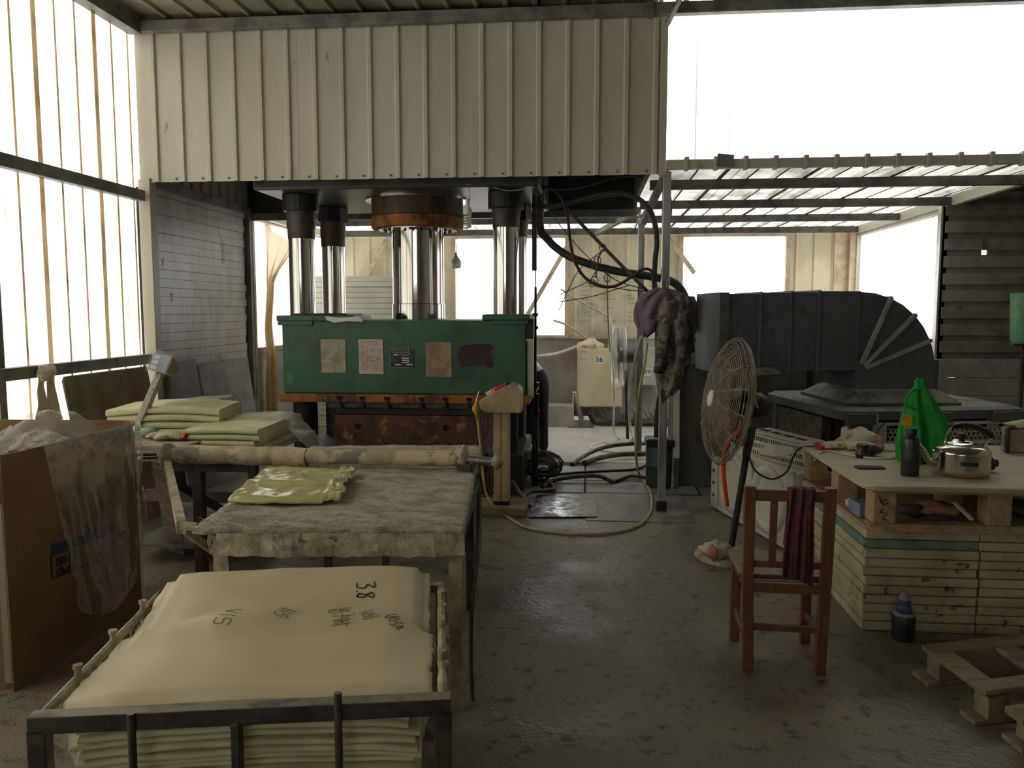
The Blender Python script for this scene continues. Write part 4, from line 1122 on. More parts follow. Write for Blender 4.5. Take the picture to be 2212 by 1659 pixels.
# film scraps inside
rr = random.Random(31)
for k, (x, y, z, a, sz) in enumerate(((-2.68, 3.18, 0.90, 0.3, 0.34), (-2.85, 3.30, 0.95, 0.9, 0.38), (-3.0, 3.15, 0.92, -0.4, 0.36), (-2.62, 3.52, 0.92, 1.4, 0.30), (-2.78, 3.72, 0.93, 0.2, 0.32), (-3.05, 3.6, 0.94, 2.2, 0.36))):
    b = MB()
    def sc(s, t, x=x, y=y, z=z, a=a, sz=sz, k=k):
        p = V(((s - 0.5) * sz, (t - 0.5) * sz * 0.8, 0.10 * math.sin(s * 3.0) + 0.07 * n3(s * 4, t * 4, k) + 0.05 * abs((s - 0.5) * 2)))
        p.rotate(Euler((0.3 * math.sin(k), 0.35 * math.cos(k * 2), a)))
        return p + V((x, y, z - 0.06))
    b.grid(sc, 14, 12)
    one(b, 'film_scrap', M['film_hazy'], ['folded hazy film scrap at the near rim of the cardboard bin', 'large tent-shaped film scrap heaped in the cardboard bin', 'flat film scrap at the far left in the cardboard bin', 'pointed film scrap against the aisle side of the bin', 'film scrap under the bulging liner of the bin', 'film scrap at the wall side of the cardboard bin'][k], 'film scrap', 'film scraps in the cardboard bin')
b = MB(); b.bb(BX0 + 0.02, BX1 - 0.02, BY0 + 0.02, BY1 - 0.02, 0.03, 0.80)
one(b, 'film_heap', M['film_hazy'], 'heap of crumpled film filling the cardboard bin', 'film heap', kind='stuff')

# ================================================================== REAR BENCH, SCALE, SHEET STACKS (LEFT)
RB = thing('steel_bench', 'dark steel frame bench carrying folded pale sheets left of the press', 'bench', (-2.55, 5.0, 0))
b = MB(); b.bb(-3.12, -1.98, 4.46, 5.62, 0.70, 0.725); b.build('bench_top', M['felt'], RB, bevel=0.004)
for x, y in ((-3.08, 4.5), (-2.02, 5.58), (-3.08, 5.58), (-2.32, 4.52), (-2.32, 5.3)):
    b = MB(); b.bb(x - 0.03, x + 0.03, y - 0.03, y + 0.03, 0, 0.70); b.build('leg', M['darksteel'], RB, bevel=0.003)
b = MB(); b.bb(-3.1, -2.0, 4.49, 4.53, 0.64, 0.70); b.build('front_rail', M['darksteel'], RB)
b = MB(); b.bb(-3.1, -2.0, 5.24, 5.28, 0.26, 0.34); b.build('stretcher', M['darksteel'], RB)
b = MB(); b.bar((-2.62, 4.55, 0.62), (-2.28, 5.2, 0.10), 0.03, 0.05); b.build('brace', M['darksteel'], RB)
b = MB(); b.bb(-2.9, -2.1, 4.7, 5.5, 0.10, 0.12); b.build('low_shelf', M['slab'], RB)

def zslab(x0, x1, y0, y1, t, z0, amp, seed):
    return slab_sheet(x0, x1, y0, y1, t, lambda x, y: z0 + amp * math.sin((x - x0) / (x1 - x0) * math.pi) * (1 + 0.3 * y) + 0.004 * n3(x * 5, y * 5, seed), nx=20)
def stack(cx, cy, w, d, z0, n, t, rz, amp, labels, group):
    z = z0; r2 = random.Random(n * 3)
    T = Matrix.Translation((cx, cy, 0)) @ Matrix.Rotation(rz, 4, 'Z')
    for k in range(n):
        mb = zslab(-w / 2 + r2.uniform(-0.015, 0.015), w / 2 + r2.uniform(-0.02, 0.02), -d / 2 + r2.uniform(-0.012, 0.012), d / 2, t, z, amp * (k + 1) / n, k)
        mb.v = [T @ p for p in mb.v]
        one(mb, 'folded_sheet', M['smc_light'], labels % (ORD[n - 1 - k] if k == n - 1 else ORD[n - 1 - k] + ' from the top'), 'sheet', group, smooth=True, flat_angle=50)
        z += t + 0.002
    return z
# platform scale on the bench
SC = thing('platform_scale', 'dusty platform scale with leaning post and film-wrapped indicator head', 'scale', (-2.6, 4.6, 0.726))
b = MB(); b.bb(-2.98, -2.36, 4.44, 4.86, 0.775, 0.80); b.build('platform', M['felt'], SC, bevel=0.004)
b = MB(); b.bb(-2.92, -2.42, 4.5, 4.8, 0.727, 0.775); b.build('scale_base', M['grey_board'], SC, bevel=0.004)
b = MB(); b.bar(at(292, 935, Y=4.9), at(347, 806, Y=4.9), 0.04, 0.055, up=(0, 1, 0)); b.build('post', M['felt'], SC, bevel=0.004)
hc = at(352, 788, Y=4.86)
rot = Euler((R(-24), R(10), R(-14)))
def hl(x, y, z):
    v = V((x, y, z)); v.rotate(rot); return hc + v
b = MB()
ring = [(-0.075, -0.055), (0.075, -0.055), (0.075, 0.065), (-0.075, 0.065)]
b.add([hl(x, -0.03, z) for x, z in ring] + [hl(x * 0.9 - 0.01, 0.09, z * 0.55 - 0.012) for x, z in ring], [(0, 1, 2, 3), (7, 6, 5, 4), (0, 4, 5, 1), (1, 5, 6, 2), (2, 6, 7, 3), (3, 7, 4, 0)])
b.build('indicator_case', M['wood_board'], SC, bevel=0.005)
b = MB(); b.add([hl(x, -0.032, z) for x, z in ((-0.066, -0.048), (0.066, -0.048), (0.066, 0.058), (-0.066, 0.058))], [(0, 1, 2, 3)]); b.build('indicator_face', M['lcd'], SC, solid=0.002)
for k in range(3):
    b = MB(); z = 0.036 - 0.036 * k
    b.add([hl(x, -0.0345, zz) for x, zz in ((-0.055, z - 0.012), (-0.01, z - 0.012), (-0.01, z + 0.012), (-0.055, z + 0.012))], [(0, 1, 2, 3)]); b.build('display_window', M['lcd_pale'], SC, solid=0.002)
b = MB(); b.grid(lambda s, t: hl(-0.085 + 0.17 * s, -0.040 - 0.008 * n3(s * 9, t * 9, 2), -0.07 + 0.15 * t), 14, 12); b.build('film_cover', M['film'], SC, smooth=True)
stack(-2.78, 5.15, 0.74, 0.5, 0.727, 5, 0.044, R(8), 0.02, '%s sheet in the left folded stack beside the scale', 'folded sheets in the left bench stack')
zb = stack(-2.25, 5.0, 0.46, 0.72, 0.727, 4, 0.034, R(2), 0.008, '%s sheet in the right folded stack on the bench', 'folded sheets in the right bench stack')
# film over the stacks
b = MB()
b.grid(lambda s, t: V((-2.86 + 0.38 * s, 5.0 + 0.38 * t, 0.968 + 0.02 * math.sin(s * 3) + 0.01 * n3(s * 6, t * 6, 1) + 0.03 * s * s)), 16, 12)
one(b, 'plastic_film', M['film_hazy'], 'glossy film on top of the left folded stack', 'film', smooth=True)
b = MB()
def tail(s, t):
    pth = catmull([V((-2.40, 5.18, 0.885)), V((-2.2, 5.2, 0.90)), V((-2.02, 5.18, 0.905)), V((-1.90, 5.1, 0.86)), V((-1.78, 5.05, 0.76)), V((-1.70, 5.0, 0.64))], 5)
    f = s * (len(pth) - 1); i = min(int(f), len(pth) - 2); p = pth[i].lerp(pth[i + 1], f - i)
    return p + V((0.01 * n3(s * 9, t * 9, 1), (t - 0.5) * 0.30, 0.018 * n3(s * 7, t * 8, 3) - 0.05 * (2 * t - 1) ** 2 * (1 if s > 0.5 else 0.3)))
b.grid(tail, 34, 16)
one(b, 'plastic_film', M['film_hazy'], 'film tail trailing off the right folded stack', 'film', smooth=True)
def glove(name, label, c, rz, cuff, m='rag', scale=1.0, spot=None):
    """work glove lying flat: palm, fingers, thumb, coloured cuff"""
    t = thing(name, label, 'glove', c, rz)
    mb = MB(); rings = []
    for i in range(9):
        s_ = i / 8; x = -0.09 + 0.17 * s_
        w = 0.042 + 0.012 * math.sin(s_ * 2.6); h = 0.016 + 0.008 * math.sin(s_ * 3) + 0.004 * n3(i, 1, 2)
        rings.append([V((x, w * math.cos(a), max(0.001, h + h * math.sin(a)) + 0.006 * n3(x * 30, math.cos(a) * 2, 1))) * scale for a in [2 * math.pi * k / 14 for k in range(14)]])
    mb.loft(rings); mb.build('palm', M[m], t, world=False, smooth=True)
    for k in range(4):
        y = -0.036 + 0.024 * k; l = (0.06, 0.075, 0.07, 0.055)[k]
        mb = MB(); mb.tube([V((0.06, y, 0.02)) * scale, V((0.06 + l * 0.6, y * 1.15, 0.026)) * scale, V((0.06 + l, y * 1.2, 0.014)) * scale], [0.013 * scale, 0.012 * scale, 0.008 * scale], 8); mb.build('finger', M[m if k < 3 or not spot else spot], t, world=False, smooth=True)
    mb = MB(); mb.tube([V((-0.02, 0.04, 0.02)) * scale, V((0.02, 0.068, 0.02)) * scale, V((0.045, 0.08, 0.015)) * scale], [0.014 * scale, 0.013 * scale, 0.009 * scale], 8); mb.build('thumb', M[m], t, world=False, smooth=True)
    mb = MB(); mb.loft([[V((-0.088 - 0.012 * j, (0.043 + 0.003 * j) * math.cos(a), max(0.0, 0.018 + 0.02 * math.sin(a)))) * scale for a in [2 * math.pi * k / 14 for k in range(14)]] for j in range(3)]); mb.build('cuff', M[cuff], t, world=False)
    return t
glove('work_glove', 'cream work glove with red cuff lying on the scale platform', (-2.57, 4.66, 0.803), R(176), 'red', scale=1.1)
b = lump((-2.74, 4.72, 0.833), (0.07, 0.05, 0.032), 9)
one(b, 'green_rag', M['bluegreen'], 'small crumpled pale green rag on the scale platform', 'rag', smooth=True)

# boards leaning on the left wall
def leaning(name, m, label, c0, c1, z0, z1, lean, t=0.018, bevel=0.004, cut=None):
    b = MB(); poly = [V((0, c0, z0)), V((0, c1, z0)), V((0, c1, z1)), V((0, c0 + (cut or 0), z1))]
    if cut: poly.append(V((0, c0, z1 - cut)))
    poly = [V((XL + 0.12 + lean * (1 - (p.z - z0) / (z1 - z0)), p.y, p.z)) for p in poly]
    b.prism(poly, (t, 0, 0))
    return one(b, name, M[m], label, 'board', bevel=bevel)
leaning('plywood_board', 'wood_board', 'dusty brown plywood board leaning below the left wall rail', 5.06, 6.10, 0.0, 1.15, 0.20, cut=0.03)
leaning('grey_board', 'grey_board', 'stained grey board leaning on the boarded partition', 6.95, 8.02, 0.0, 1.10, 0.14)
leaning('dark_board', 'machine', 'dark board leaning in the corner beside the cream column', 6.42, 6.90, 0.0, 1.16, 0.16)
# cloth strip tied to the lower rail
TC = thing('tied_cloth', 'grey cloth strip knotted on the lower left wall rail', 'cloth', (XL + 0.14, 4.86, 1.2))
lump((XL + 0.13, 4.9, 1.19), (0.05, 0.07, 0.055), 2).build('knot', M['rag'], TC, smooth=True)
for k, (dy, l) in enumerate(((-0.03, 0.5), (0.05, 0.42))):
    b = MB(); b.grid(lambda s, t, dy=dy, l=l, k=k: V((XL + 0.12 + 0.02 * n3(s * 4, t * 4, k), 4.9 + dy + (s - 0.5) * (0.05 + 0.14 * t) + 0.05 * t * (1 if k else -0.4), 1.17 - l * t)), 8, 14); b.build('loose_end', M['rag'], TC, smooth=True, solid=0.003)

# dirty plastic curtain at the left rear opening
b = MB()
def curt(s, t):
    w = 1.25 - 4.2 * t if t < 0.25 else 0.20 - 0.5 * (t - 0.25) if t < 0.45 else 0.10 + 0.24 * (t - 0.45)
    y = 8.60 + w * s
    z = 2.58 - 2.45 * t - 0.28 * math.sin(s * math.pi) * (1 if t < 0.3 else 0.2) * max(0, 0.5 - t)
    return V((XL + 0.12 + 0.04 * math.sin(s * 22 + t * 3) * (0.5 + 0.5 * t) + 0.03 * n3(s * 6, t * 5, 1), y, z))
b.grid(curt, 60, 44)
one(b, 'plastic_curtain', M['film_dirty'], 'dirty yellowed plastic curtain gathered at the left rear opening', 'curtain', smooth=True)

# white panel stack behind the press
WX0, WX1 = at(622, 700, Y=9.75).x, at(878, 700, Y=9.75).x
zt = at(800, 596, Y=9.75).z
npan = 30; hh = zt / npan
for k in range(npan):
    b = MB(); j = rnd.uniform(-0.012, 0.012)
    b.bb(WX0 + j, WX1 + j, 9.75 + rnd.uniform(-0.008, 0.008), 10.75, k * hh + 0.002, (k + 1) * hh - 0.0015)
    n_ = npan - k
    one(b, 'insulation_panel', M['whitepanel'], ('%s white panel counted from the top of the tall stack behind the press' % ORD[n_ - 1]) if n_ > 1 else 'topmost white panel of the tall stack behind the press', 'panel', 'white panels stacked behind the press', bevel=0.004)

# hanging bulbs
def bulb(name, label, p, cord_top, parts):
    t = thing(name, label, 'lamp', p)
    mb = MB(); mb.tube(catmull([cord_top, cord_top.lerp(p, 0.5) + V((0.012, 0, 0)), p + V((0, 0, parts[0][1]))], 5), 0.004, 6); mb.build('cord', M['white_hose'], t)
    return t
p = at(1010, 462, Y=6.5)
t = bulb('spiral_bulb', 'dusty spiral energy-saving bulb hanging in front of the crown', p, V((p.x, 6.57, 2.602)), [(0, 0.12)])
b = MB(); b.lathe([(0.016, 0.12), (0.018, 0.06), (0.016, 0.055)], p, 16); b.build('socket', M['white_mark'], t, smooth=True, flat_angle=40)
b = MB(); b.lathe([(0.020, 0.055), (0.036, 0.03), (0.036, -0.002), (0.03, -0.008)], p, 20); b.build('ballast', M['white_mark'], t, smooth=True, flat_angle=40)
b = MB(); b.tube([p + V((0.026 * math.cos(a), 0.026 * math.sin(a), -0.012 - 0.105 * k / 72)) for k, a in enumerate([k * 0.42 for k in range(73)])], 0.0075, 7); b.build('glass_spiral', M['bulb'], t, smooth=True)
p = at(985, 570, Y=8.62)
t = bulb('led_bulb', 'white round-bottomed bulb hanging on a thin cord beside the ram', p, V((p.x, 8.62, 2.604)), [(0, 0.11)])
b = MB(); b.lathe([(0.014, 0.12), (0.016, 0.09), (0.03, 0.07), (0.055, 0.03), (0.058, 0.015)], p, 20); b.build('heat_sink', M['cabinet_grey'], t, smooth=True, flat_angle=40)
b = MB(); b.lathe([(0.058, 0.014), (0.058, -0.03), (0.05, -0.042), (0.03, -0.05)], p, 20); b.build('diffuser', M['bulb'], t, smooth=True)
b = MB(); b.tube(catmull([at(1008, 398, Y=6.5), at(1030, 398, Y=6.6), at(1065, 405, Y=6.6), at(1100, 412, Y=6.62), at(1135, 408, Y=6.65)], 6), 0.004, 6)
one(b, 'lamp_cable', M['white_hose'], 'white cable looping under the crown to the spiral bulb', 'cable', smooth=True)

# ================================================================== HOSES AND PIPES BETWEEN PRESS AND POST
def hose(name, label, cat, pts, r, m, n=10, seg=7):
    b = MB(); b.tube(catmull(pts, seg), r, n)
    return one(b, name, M[m], label, cat, smooth=True)
PY = 7.0
VP = thing('hydraulic_riser', 'thin vertical pipe beside the press carrying cables and clamps', 'pipe', at(1160, 1050, Z=0))
Y0 = at(1160, 1050, Z=0).y
b = MB(); b.bb(at(1149, 700, Y=Y0).x, at(1159, 700, Y=Y0).x, Y0 - 0.02, Y0 + 0.02, 1.95, 2.7); b.build('upper_bracket', M['darksteel'], VP)
b = MB(); b.cyl(at(1157, 620, Y=Y0), at(1156, 860, Y=Y0), 0.012, 10); b.build('rod', M['darksteel'], VP)
b = MB(); b.cyl(at(1157, 520, Y=Y0), at(1157, 640, Y=Y0), 0.006, 8); b.build('thin_rod', M['galv'], VP)
b = MB(); b.bb(at(1150, 850, Y=Y0).x, at(1163, 850, Y=Y0).x, Y0 - 0.025, Y0 + 0.025, 0.0, at(1156, 850, Y=Y0).z); b.build('lower_post', M['blacksteel'], VP, bevel=0.004)
for v in (680, 708, 830, 855, 890):
    c = at(1156, v, Y=Y0)
    b = MB(); b.box(c, (0.05 if v < 800 else 0.075, 0.05, 0.03)); b.bar(c + V((-0.05, -0.02, 0.0)), c + V((0.03, -0.02, 0.005)), 0.012, 0.014); b.build('clamp', M['blacksteel'], VP)
b = MB(); b.cyl(at(1170, 385, Y=PY + 0.1), at(1166, 490, Y=PY + 0.1), 0.034, 14); b.build('oil_pipe', M['darksteel'], VP)
b = MB()
for k in range(3):
    b.tube(catmull([at(1158 + 3 * k, 830, Y=Y0 - 0.04), at(1152 - 4 * k, 880, Y=Y0 - 0.06), at(1150 + 8 * k, 930, Y=Y0 - 0.05), at(1160 + k, 985, Y=Y0 - 0.05), at(1158, 1030, Y=Y0 - 0.05)], 5), 0.004, 5)
b.build('strapped_cables', M['cable'], VP)

hose('hydraulic_hose', 'thick black hydraulic hose sagging from the press to the post', 'hose', [at(1166, 465, Y=7.1), at(1169, 500, Y=7.1), at(1184, 518, Y=7.05), at(1200, 534, Y=7.0), at(1232, 555, Y=6.95), at(1284, 574, Y=6.9), at(1339, 587, Y=6.85), at(1404, 597, Y=6.8), at(1451, 608, Y=6.75), at(1476, 634, Y=6.75), at(1488, 680, Y=6.8), at(1492, 760, Y=6.9)], 0.034, 'rubber', 14)
hose('hydraulic_hose', 'black hose arching over towards the galvanised post', 'hose', [at(1150, 444, Y=7.05), at(1187, 446, Y=7.0), at(1219, 441, Y=6.95), at(1273, 427, Y=6.9), at(1330, 418, Y=6.85), at(1371, 426, Y=6.8), at(1399, 447, Y=6.75), at(1414, 481, Y=6.7), at(1419, 523, Y=6.7), at(1415, 566, Y=6.7), at(1414, 620, Y=6.7), at(1424, 690, Y=6.7)], 0.022, 'rubber', 12)
hose('hydraulic_hose', 'thin black hose hanging in a deep loop between press and post', 'hose', [at(1165, 405, Y=7.0), at(1193, 408, Y=6.9), at(1215, 432, Y=6.85), at(1226, 468, Y=6.8), at(1232, 523, Y=6.8), at(1242, 566, Y=6.75), at(1265, 601, Y=6.75), at(1295, 618, Y=6.7), at(1328, 618, Y=6.7), at(1360, 601, Y=6.65), at(1388, 582, Y=6.6), at(1408, 586, Y=6.6), at(1412, 610, Y=6.6), at(1412, 650, Y=6.6)], 0.0125, 'rubber', 10)
hose('steel_pipe', 'straight dark pipe slanting from the press down to the post', 'pipe', [at(1221, 448, Y=7.0), at(1312, 542, Y=6.85), at(1404, 635, Y=6.7)], 0.0155, 'darksteel', 10, 3)
hose('black_hose', 'black hose loop showing just right of the galvanised post', 'hose', [at(1441, 400, Y=6.6), at(1447, 430, Y=6.62), at(1448, 460, Y=6.64), at(1443, 500, Y=6.66), at(1440, 560, Y=6.68)], 0.014, 'rubber', 10)
for k, (lab, pts, m) in enumerate((
    ('thin wire slanting from the pipe head to below the mauve jacket', [(1160, 415), (1220, 500), (1275, 560), (1330, 605), (1395, 625)], 'cable'),
    ('thin wire crossing the hose loop towards the job list', [(1207, 671), (1240, 600), (1262, 572), (1290, 550), (1305, 540)], 'cable'),
    ('thin wire slanting left from the middle of the hose loop', [(1208, 637), (1250, 618), (1275, 605), (1290, 585), (1320, 590)], 'cable'),
    ('slack wire running under the hose loop to the post', [(1250, 590), (1290, 612), (1340, 624), (1398, 630)], 'cable'),
    ('faint wire running level to the rear post', [(1208, 652), (1280, 640), (1340, 622), (1362, 615)], 'cable'),
    ('black wire sagging along the dark bay wall', [(1188, 410), (1240, 408), (1290, 396), (1340, 382), (1392, 382)], 'rubber'),
    ('thin wire hanging straight down beside the job list', [(1312, 590), (1312, 640), (1314, 700), (1318, 760)], 'cable'))):
    hose('wire', lab, 'wire', [at(u, v, Y=6.9 - 0.0008 * (u - 1150)) for u, v in pts], 0.004 if k != 5 else 0.007, m, 6, 5)
b = MB()
for u, v in ((1302, 535), (1291, 562), (1286, 575), (1285, 605), (1280, 612), (1312, 600)):
    c = at(u, v, Y=6.74)
    b.tube([c + V((0.028 * math.cos(a), 0.01 * math.sin(a * 2), 0.03 * math.sin(a))) for a in [2 * math.pi * k / 12 for k in range(12)]], 0.004, 5, closed=True)
b.tube(catmull([at(1302, 540, Y=6.78), at(1292, 560, Y=6.75), at(1287, 600, Y=6.72)], 4), 0.007, 6)
one(b, 'wire_ties', M['cable'], 'knotted wire ties bunching the hoses together', 'wire tie', kind='stuff')

# jackets hanging on the post
def garment(name, m, rings, label, cat='jacket', n=28, parts=None, group=None):
    """rings: (centre, rx, ry, ripple)"""
    b = MB(); R_ = []
    for i, (c, rx, ry, rip) in enumerate(rings):
        R_.append([V(c) + V((math.cos(a) * rx * (1 + rip * math.sin(5 * a + i * 0.4) + 0.5 * rip * math.sin(11 * a)), math.sin(a) * ry * (1 + rip * math.cos(4 * a + i * 0.3)), 0.012 * math.sin(3 * a + i) * (1 if rip else 0))) for a in [2 * math.pi * k / n for k in range(n)]])
    b.loft(R_)
    o = b.build(name, M[m], None, smooth=True)
    return tag(o, label, cat, group)
def pxr(u, v, Y=6.22):
    return at(u, v, Y=Y)
J1 = thing('mauve_jacket', 'mauve jacket slung over the galvanised post', 'jacket', pxr(1432, 800))
b = MB()
rows = [((1428, 624), 10), ((1431, 631), 30), ((1432, 640), 48), ((1426, 655), 52), ((1417, 672), 46), ((1408, 690), 36), ((1401, 706), 24), ((1396, 718), 13), ((1394, 727), 4)]
R_ = []
for i, ((u, v), hw) in enumerate(rows):
    c = pxr(u, v, 6.27); rx = hw / F_PX * 6.27
    R_.append([c + V((math.cos(a) * rx * (1 + 0.05 * math.sin(5 * a + i)), math.sin(a) * (0.07 if i else 0.03) * (1 + 0.28 * math.sin(7 * a + 0.5 * i) + 0.15 * math.sin(12 * a - 0.4 * i)), 0.014 * math.sin(4 * a + i))) for a in [2 * math.pi * k / 44 for k in range(44)]])
b.loft(R_); b.build('body', M['purple'], J1, smooth=True)
b = MB(); R_ = []
for i, (u, v, hw) in enumerate(((1490, 640, 10), (1496, 660, 12), (1497, 690, 13), (1492, 715, 10))):
    c = pxr(u, v, 6.36); R_.append([c + V((math.cos(a) * hw / F_PX * 6.3, math.sin(a) * 0.05, 0)) for a in [2 * math.pi * k / 12 for k in range(12)]])
b.loft(R_); b.build('sleeve', M['purple'], J1, smooth=True)
b = MB(); b.tube([pxr(1408, 690, 6.2), pxr(1402, 715, 6.2), pxr(1397, 726, 6.22)], [0.05, 0.035, 0.012], 10); b.build('sleeve', M['purple'], J1, smooth=True)
J2 = thing('camouflage_jacket', 'camouflage jacket hanging on the galvanised post below the mauve one', 'jacket', pxr(1440, 860))
b = MB(); R_ = []
for i, (u, v, hw) in enumerate(((1456, 640, 26), (1456, 665, 33), (1455, 700, 36), (1454, 740, 37), (1453, 780, 35), (1448, 812, 31), (1443, 838, 22), (1438, 852, 12))):
    c = pxr(u, v, 6.23); R_.append([c + V((math.cos(a) * hw / F_PX * 6.23 * (1 + 0.07 * math.sin(6 * a + 0.5 * i)), math.sin(a) * (0.085 + 0.018 * math.sin(5 * a + 0.3 * i)) - 0.02, 0.01 * math.sin(5 * a))) for a in [2 * math.pi * k / 34 for k in range(34)]])
b.loft(R_); b.build('body', M['camo'], J2, smooth=True)
b = MB(); b.tube([pxr(1438, 700, 6.13), pxr(1432, 740, 6.12), pxr(1427, 775, 6.12), pxr(1422, 800, 6.13)], [0.04, 0.045, 0.043, 0.036], 12); b.build('sleeve', M['camo'], J2, smooth=True)
b = MB(); b.tube([pxr(1466, 690, 6.13), pxr(1470, 740, 6.12), pxr(1472, 775, 6.12)], [0.035, 0.038, 0.03], 12); b.build('sleeve', M['camo'], J2, smooth=True)
b = MB(); b.tube([pxr(1422, 798, 6.13), pxr(1421, 806, 6.13)], [0.038, 0.032], 12); b.build('cuff', M['black'], J2, smooth=True)
b = MB(); b.grid(lambda s, t: pxr(1462 + 14 * s + 2 * t, 765 + 50 * t, 6.14) + V((0, 0.012 * math.sin(s * 6), 0)), 8, 8); b.build('pocket_flap', M['grey_cloth'], J2, smooth=True, solid=0.006)
b = MB(); b.grid(lambda s, t: pxr(1426 + 22 * s + 4 * t, 815 + 58 * t * (1 - 0.4 * s), 6.15) + V((0, 0.012 * math.sin(s * 6), 0)), 8, 8); b.build('lining', M['grey_cloth'], J2, smooth=True, solid=0.006)
b = MB()
for k in range(2):
    b.grid(lambda s, t, k=k: pxr(1449 + 7 * k + 4 * s, 655 + 130 * t, 6.125) + V((0, 0.004 * math.sin(s * 3), 0)), 3, 10)
b.build('dark_strap', M['grey_cloth'], J2, solid=0.004)

# ================================================================== REAR ROOM THINGS
# electrical cabinets on the rear wall
c0 = at(1247, 752, Y=11.0); c1 = at(1344, 880, Y=11.0)
C36 = thing('electrical_cabinet', 'large cream electrical cabinet numbered 36 on the rear wall', 'cabinet', ((c0.x + c1.x) / 2, 11.1, c1.z))
b = MB(); b.bb(c0.x, c1.x, 11.0, 11.195, c1.z, c0.z); b.build('case', M['cabinet'], C36, bevel=0.008)
b = MB(); b.bb(c0.x + 0.015, c1.x - 0.015, 10.985, 11.0, c1.z + 0.015, c0.z - 0.015); b.build('door', M['cabinet'], C36, bevel=0.004)
p = at(1294, 777, Y=10.98)
b = MB(); b.bb(p.x - 0.055, p.x + 0.055, 10.981, 10.985, p.z - 0.055, p.z + 0.055); lab = b.build('number_label', M['white_mark'], C36)
text_mesh('36', 0.105, M['ink'], 'number', lab, face_at((p.x, 10.980, p.z)))
b = MB(); rr = random.Random(8)
for u, v in ((1254, 760), (1254, 776)):
    q = at(u, v, Y=10.98)
    for k in range(6):
        b.box((q.x + 0.015 * k, 10.984, q.z + rr.uniform(-0.005, 0.005)), (0.012, 0.001, 0.003), Euler((0, rr.uniform(-1, 1), 0)))
        b.box((q.x + 0.015 * k, 10.984, q.z), (0.003, 0.001, 0.02))
tag(b.build('marker_writing', M['ink'], C36), kind='stuff')
b = MB(); b.bb(c1.x - 0.03, c1.x - 0.012, 10.975, 10.985, c0.z - 0.55, c0.z - 0.45); b.build('lock', M['galv'], C36)
c0 = at(1375, 752, Y=10.95); c1 = at(1418, 832, Y=10.95)
C39 = thing('electrical_cabinet', 'small grey electrical cabinet numbered 39 with a red lamp', 'cabinet', ((c0.x + c1.x) / 2, 11.1, c1.z))
b = MB(); b.bb(c0.x, c1.x + 0.03, 10.95, 11.195, c1.z, c0.z); b.build('case', M['cabinet_grey'], C39, bevel=0.008)
p = at(1398, 804, Y=10.94)
b = MB(); b.bb(p.x - 0.05, p.x + 0.05, 10.944, 10.949, p.z - 0.05, p.z + 0.05); lab = b.build('number_label', M['white_mark'], C39)
text_mesh('39', 0.095, M['ink'], 'number', lab, face_at((p.x, 10.942, p.z)))
p = at(1385, 770, Y=10.94)
b = MB(); b.bb(p.x - 0.03, p.x + 0.03, 10.93, 10.95, p.z - 0.035, p.z + 0.035); sw = b.build('switch', M['black'], C39)
b = MB(); b.bb(p.x - 0.014, p.x + 0.014, 10.924, 10.93, p.z - 0.008, p.z + 0.014); b.build('red_lamp', M['red_led'], sw)
# cloth bundle on cabinet 36
b = lump(at(1276, 745, Y=11.08) + V((0, 0, -0.02)), (0.19, 0.09, 0.09), 12, sc=1.3, n=18)
one(b, 'cloth_bundle', M['rag'], 'crumpled cream cloth bundle on top of cabinet 36', 'cloth', smooth=True)
b = MB(); q = at(1325, 728, Y=11.12); b.bb(q.x - 0.07, q.x + 0.06, 11.06, 11.185, at(1325, 752, Y=11.0).z, q.z + 0.14)
one(b, 'junction_box', M['cabinet_grey'], 'slim grey junction box standing on cabinet 36', 'box', bevel=0.006)
# wall pipes and hoses low on the rear wall
hose('white_pipe', 'white pipe curving along the rear wall to cabinet 36', 'pipe', [at(1130, 772, Y=11.1), at(1175, 768, Y=11.1), at(1210, 762, Y=11.1), at(1247, 748, Y=11.12)], 0.022, 'white_hose')
hose('brown_pipe', 'thin brown pipe slanting down to the cloth bundle', 'pipe', [at(1195, 692, Y=11.1), at(1220, 700, Y=11.1), at(1245, 715, Y=11.1), at(1266, 730, Y=11.1)], 0.016, 'trim')
hose('drain_hose', 'thick dusty hose along the foot of the rear wall', 'hose', [at(1272, 884, Y=11.05), at(1285, 908, Y=11.05), at(1310, 916, Y=11.05), at(1360, 912, Y=11.08), at(1420, 914, Y=11.08), at(1480, 914, Y=11.08)], 0.045, 'dusty_rubber', 12)
b = MB(); rr = random.Random(17)
for k in range(12):
    u0 = 1280 + 12 * k
    b.tube(catmull([at(u0, 882, Y=11.0), at(u0 + rr.uniform(-5, 20), 895 + rr.uniform(0, 10), Y=10.95), at(u0 + 30 + rr.uniform(0, 30), 905 + rr.uniform(0, 8), Y=10.9), at(u0 + 70, 890 + rr.uniform(-10, 15), Y=10.98)], 5), 0.008, 6)
one(b, 'cable_bundle', M['cable'], 'tangle of cables hanging below cabinet 36', 'cables', kind='stuff')
b = MB(); b.bar(at(1212, 918, Z=0.02), at(1240, 914, Z=0.02), 0.1, 0.04); 
one(b, 'timber_offcut', M['plywood'], 'short timber offcut on the floor by the dustpan', 'timber')
# rusty concrete plinth by rear wall
b = MB(); q0 = at(1175, 905, Z=0.0); b.bb(q0.x - 0.1, q0.x + 0.45, 10.85, 11.19, 0, 0.30)
one(b, 'concrete_block', M['plaster'], 'low grey concrete block against the rear wall', 'block', bevel=0.01)

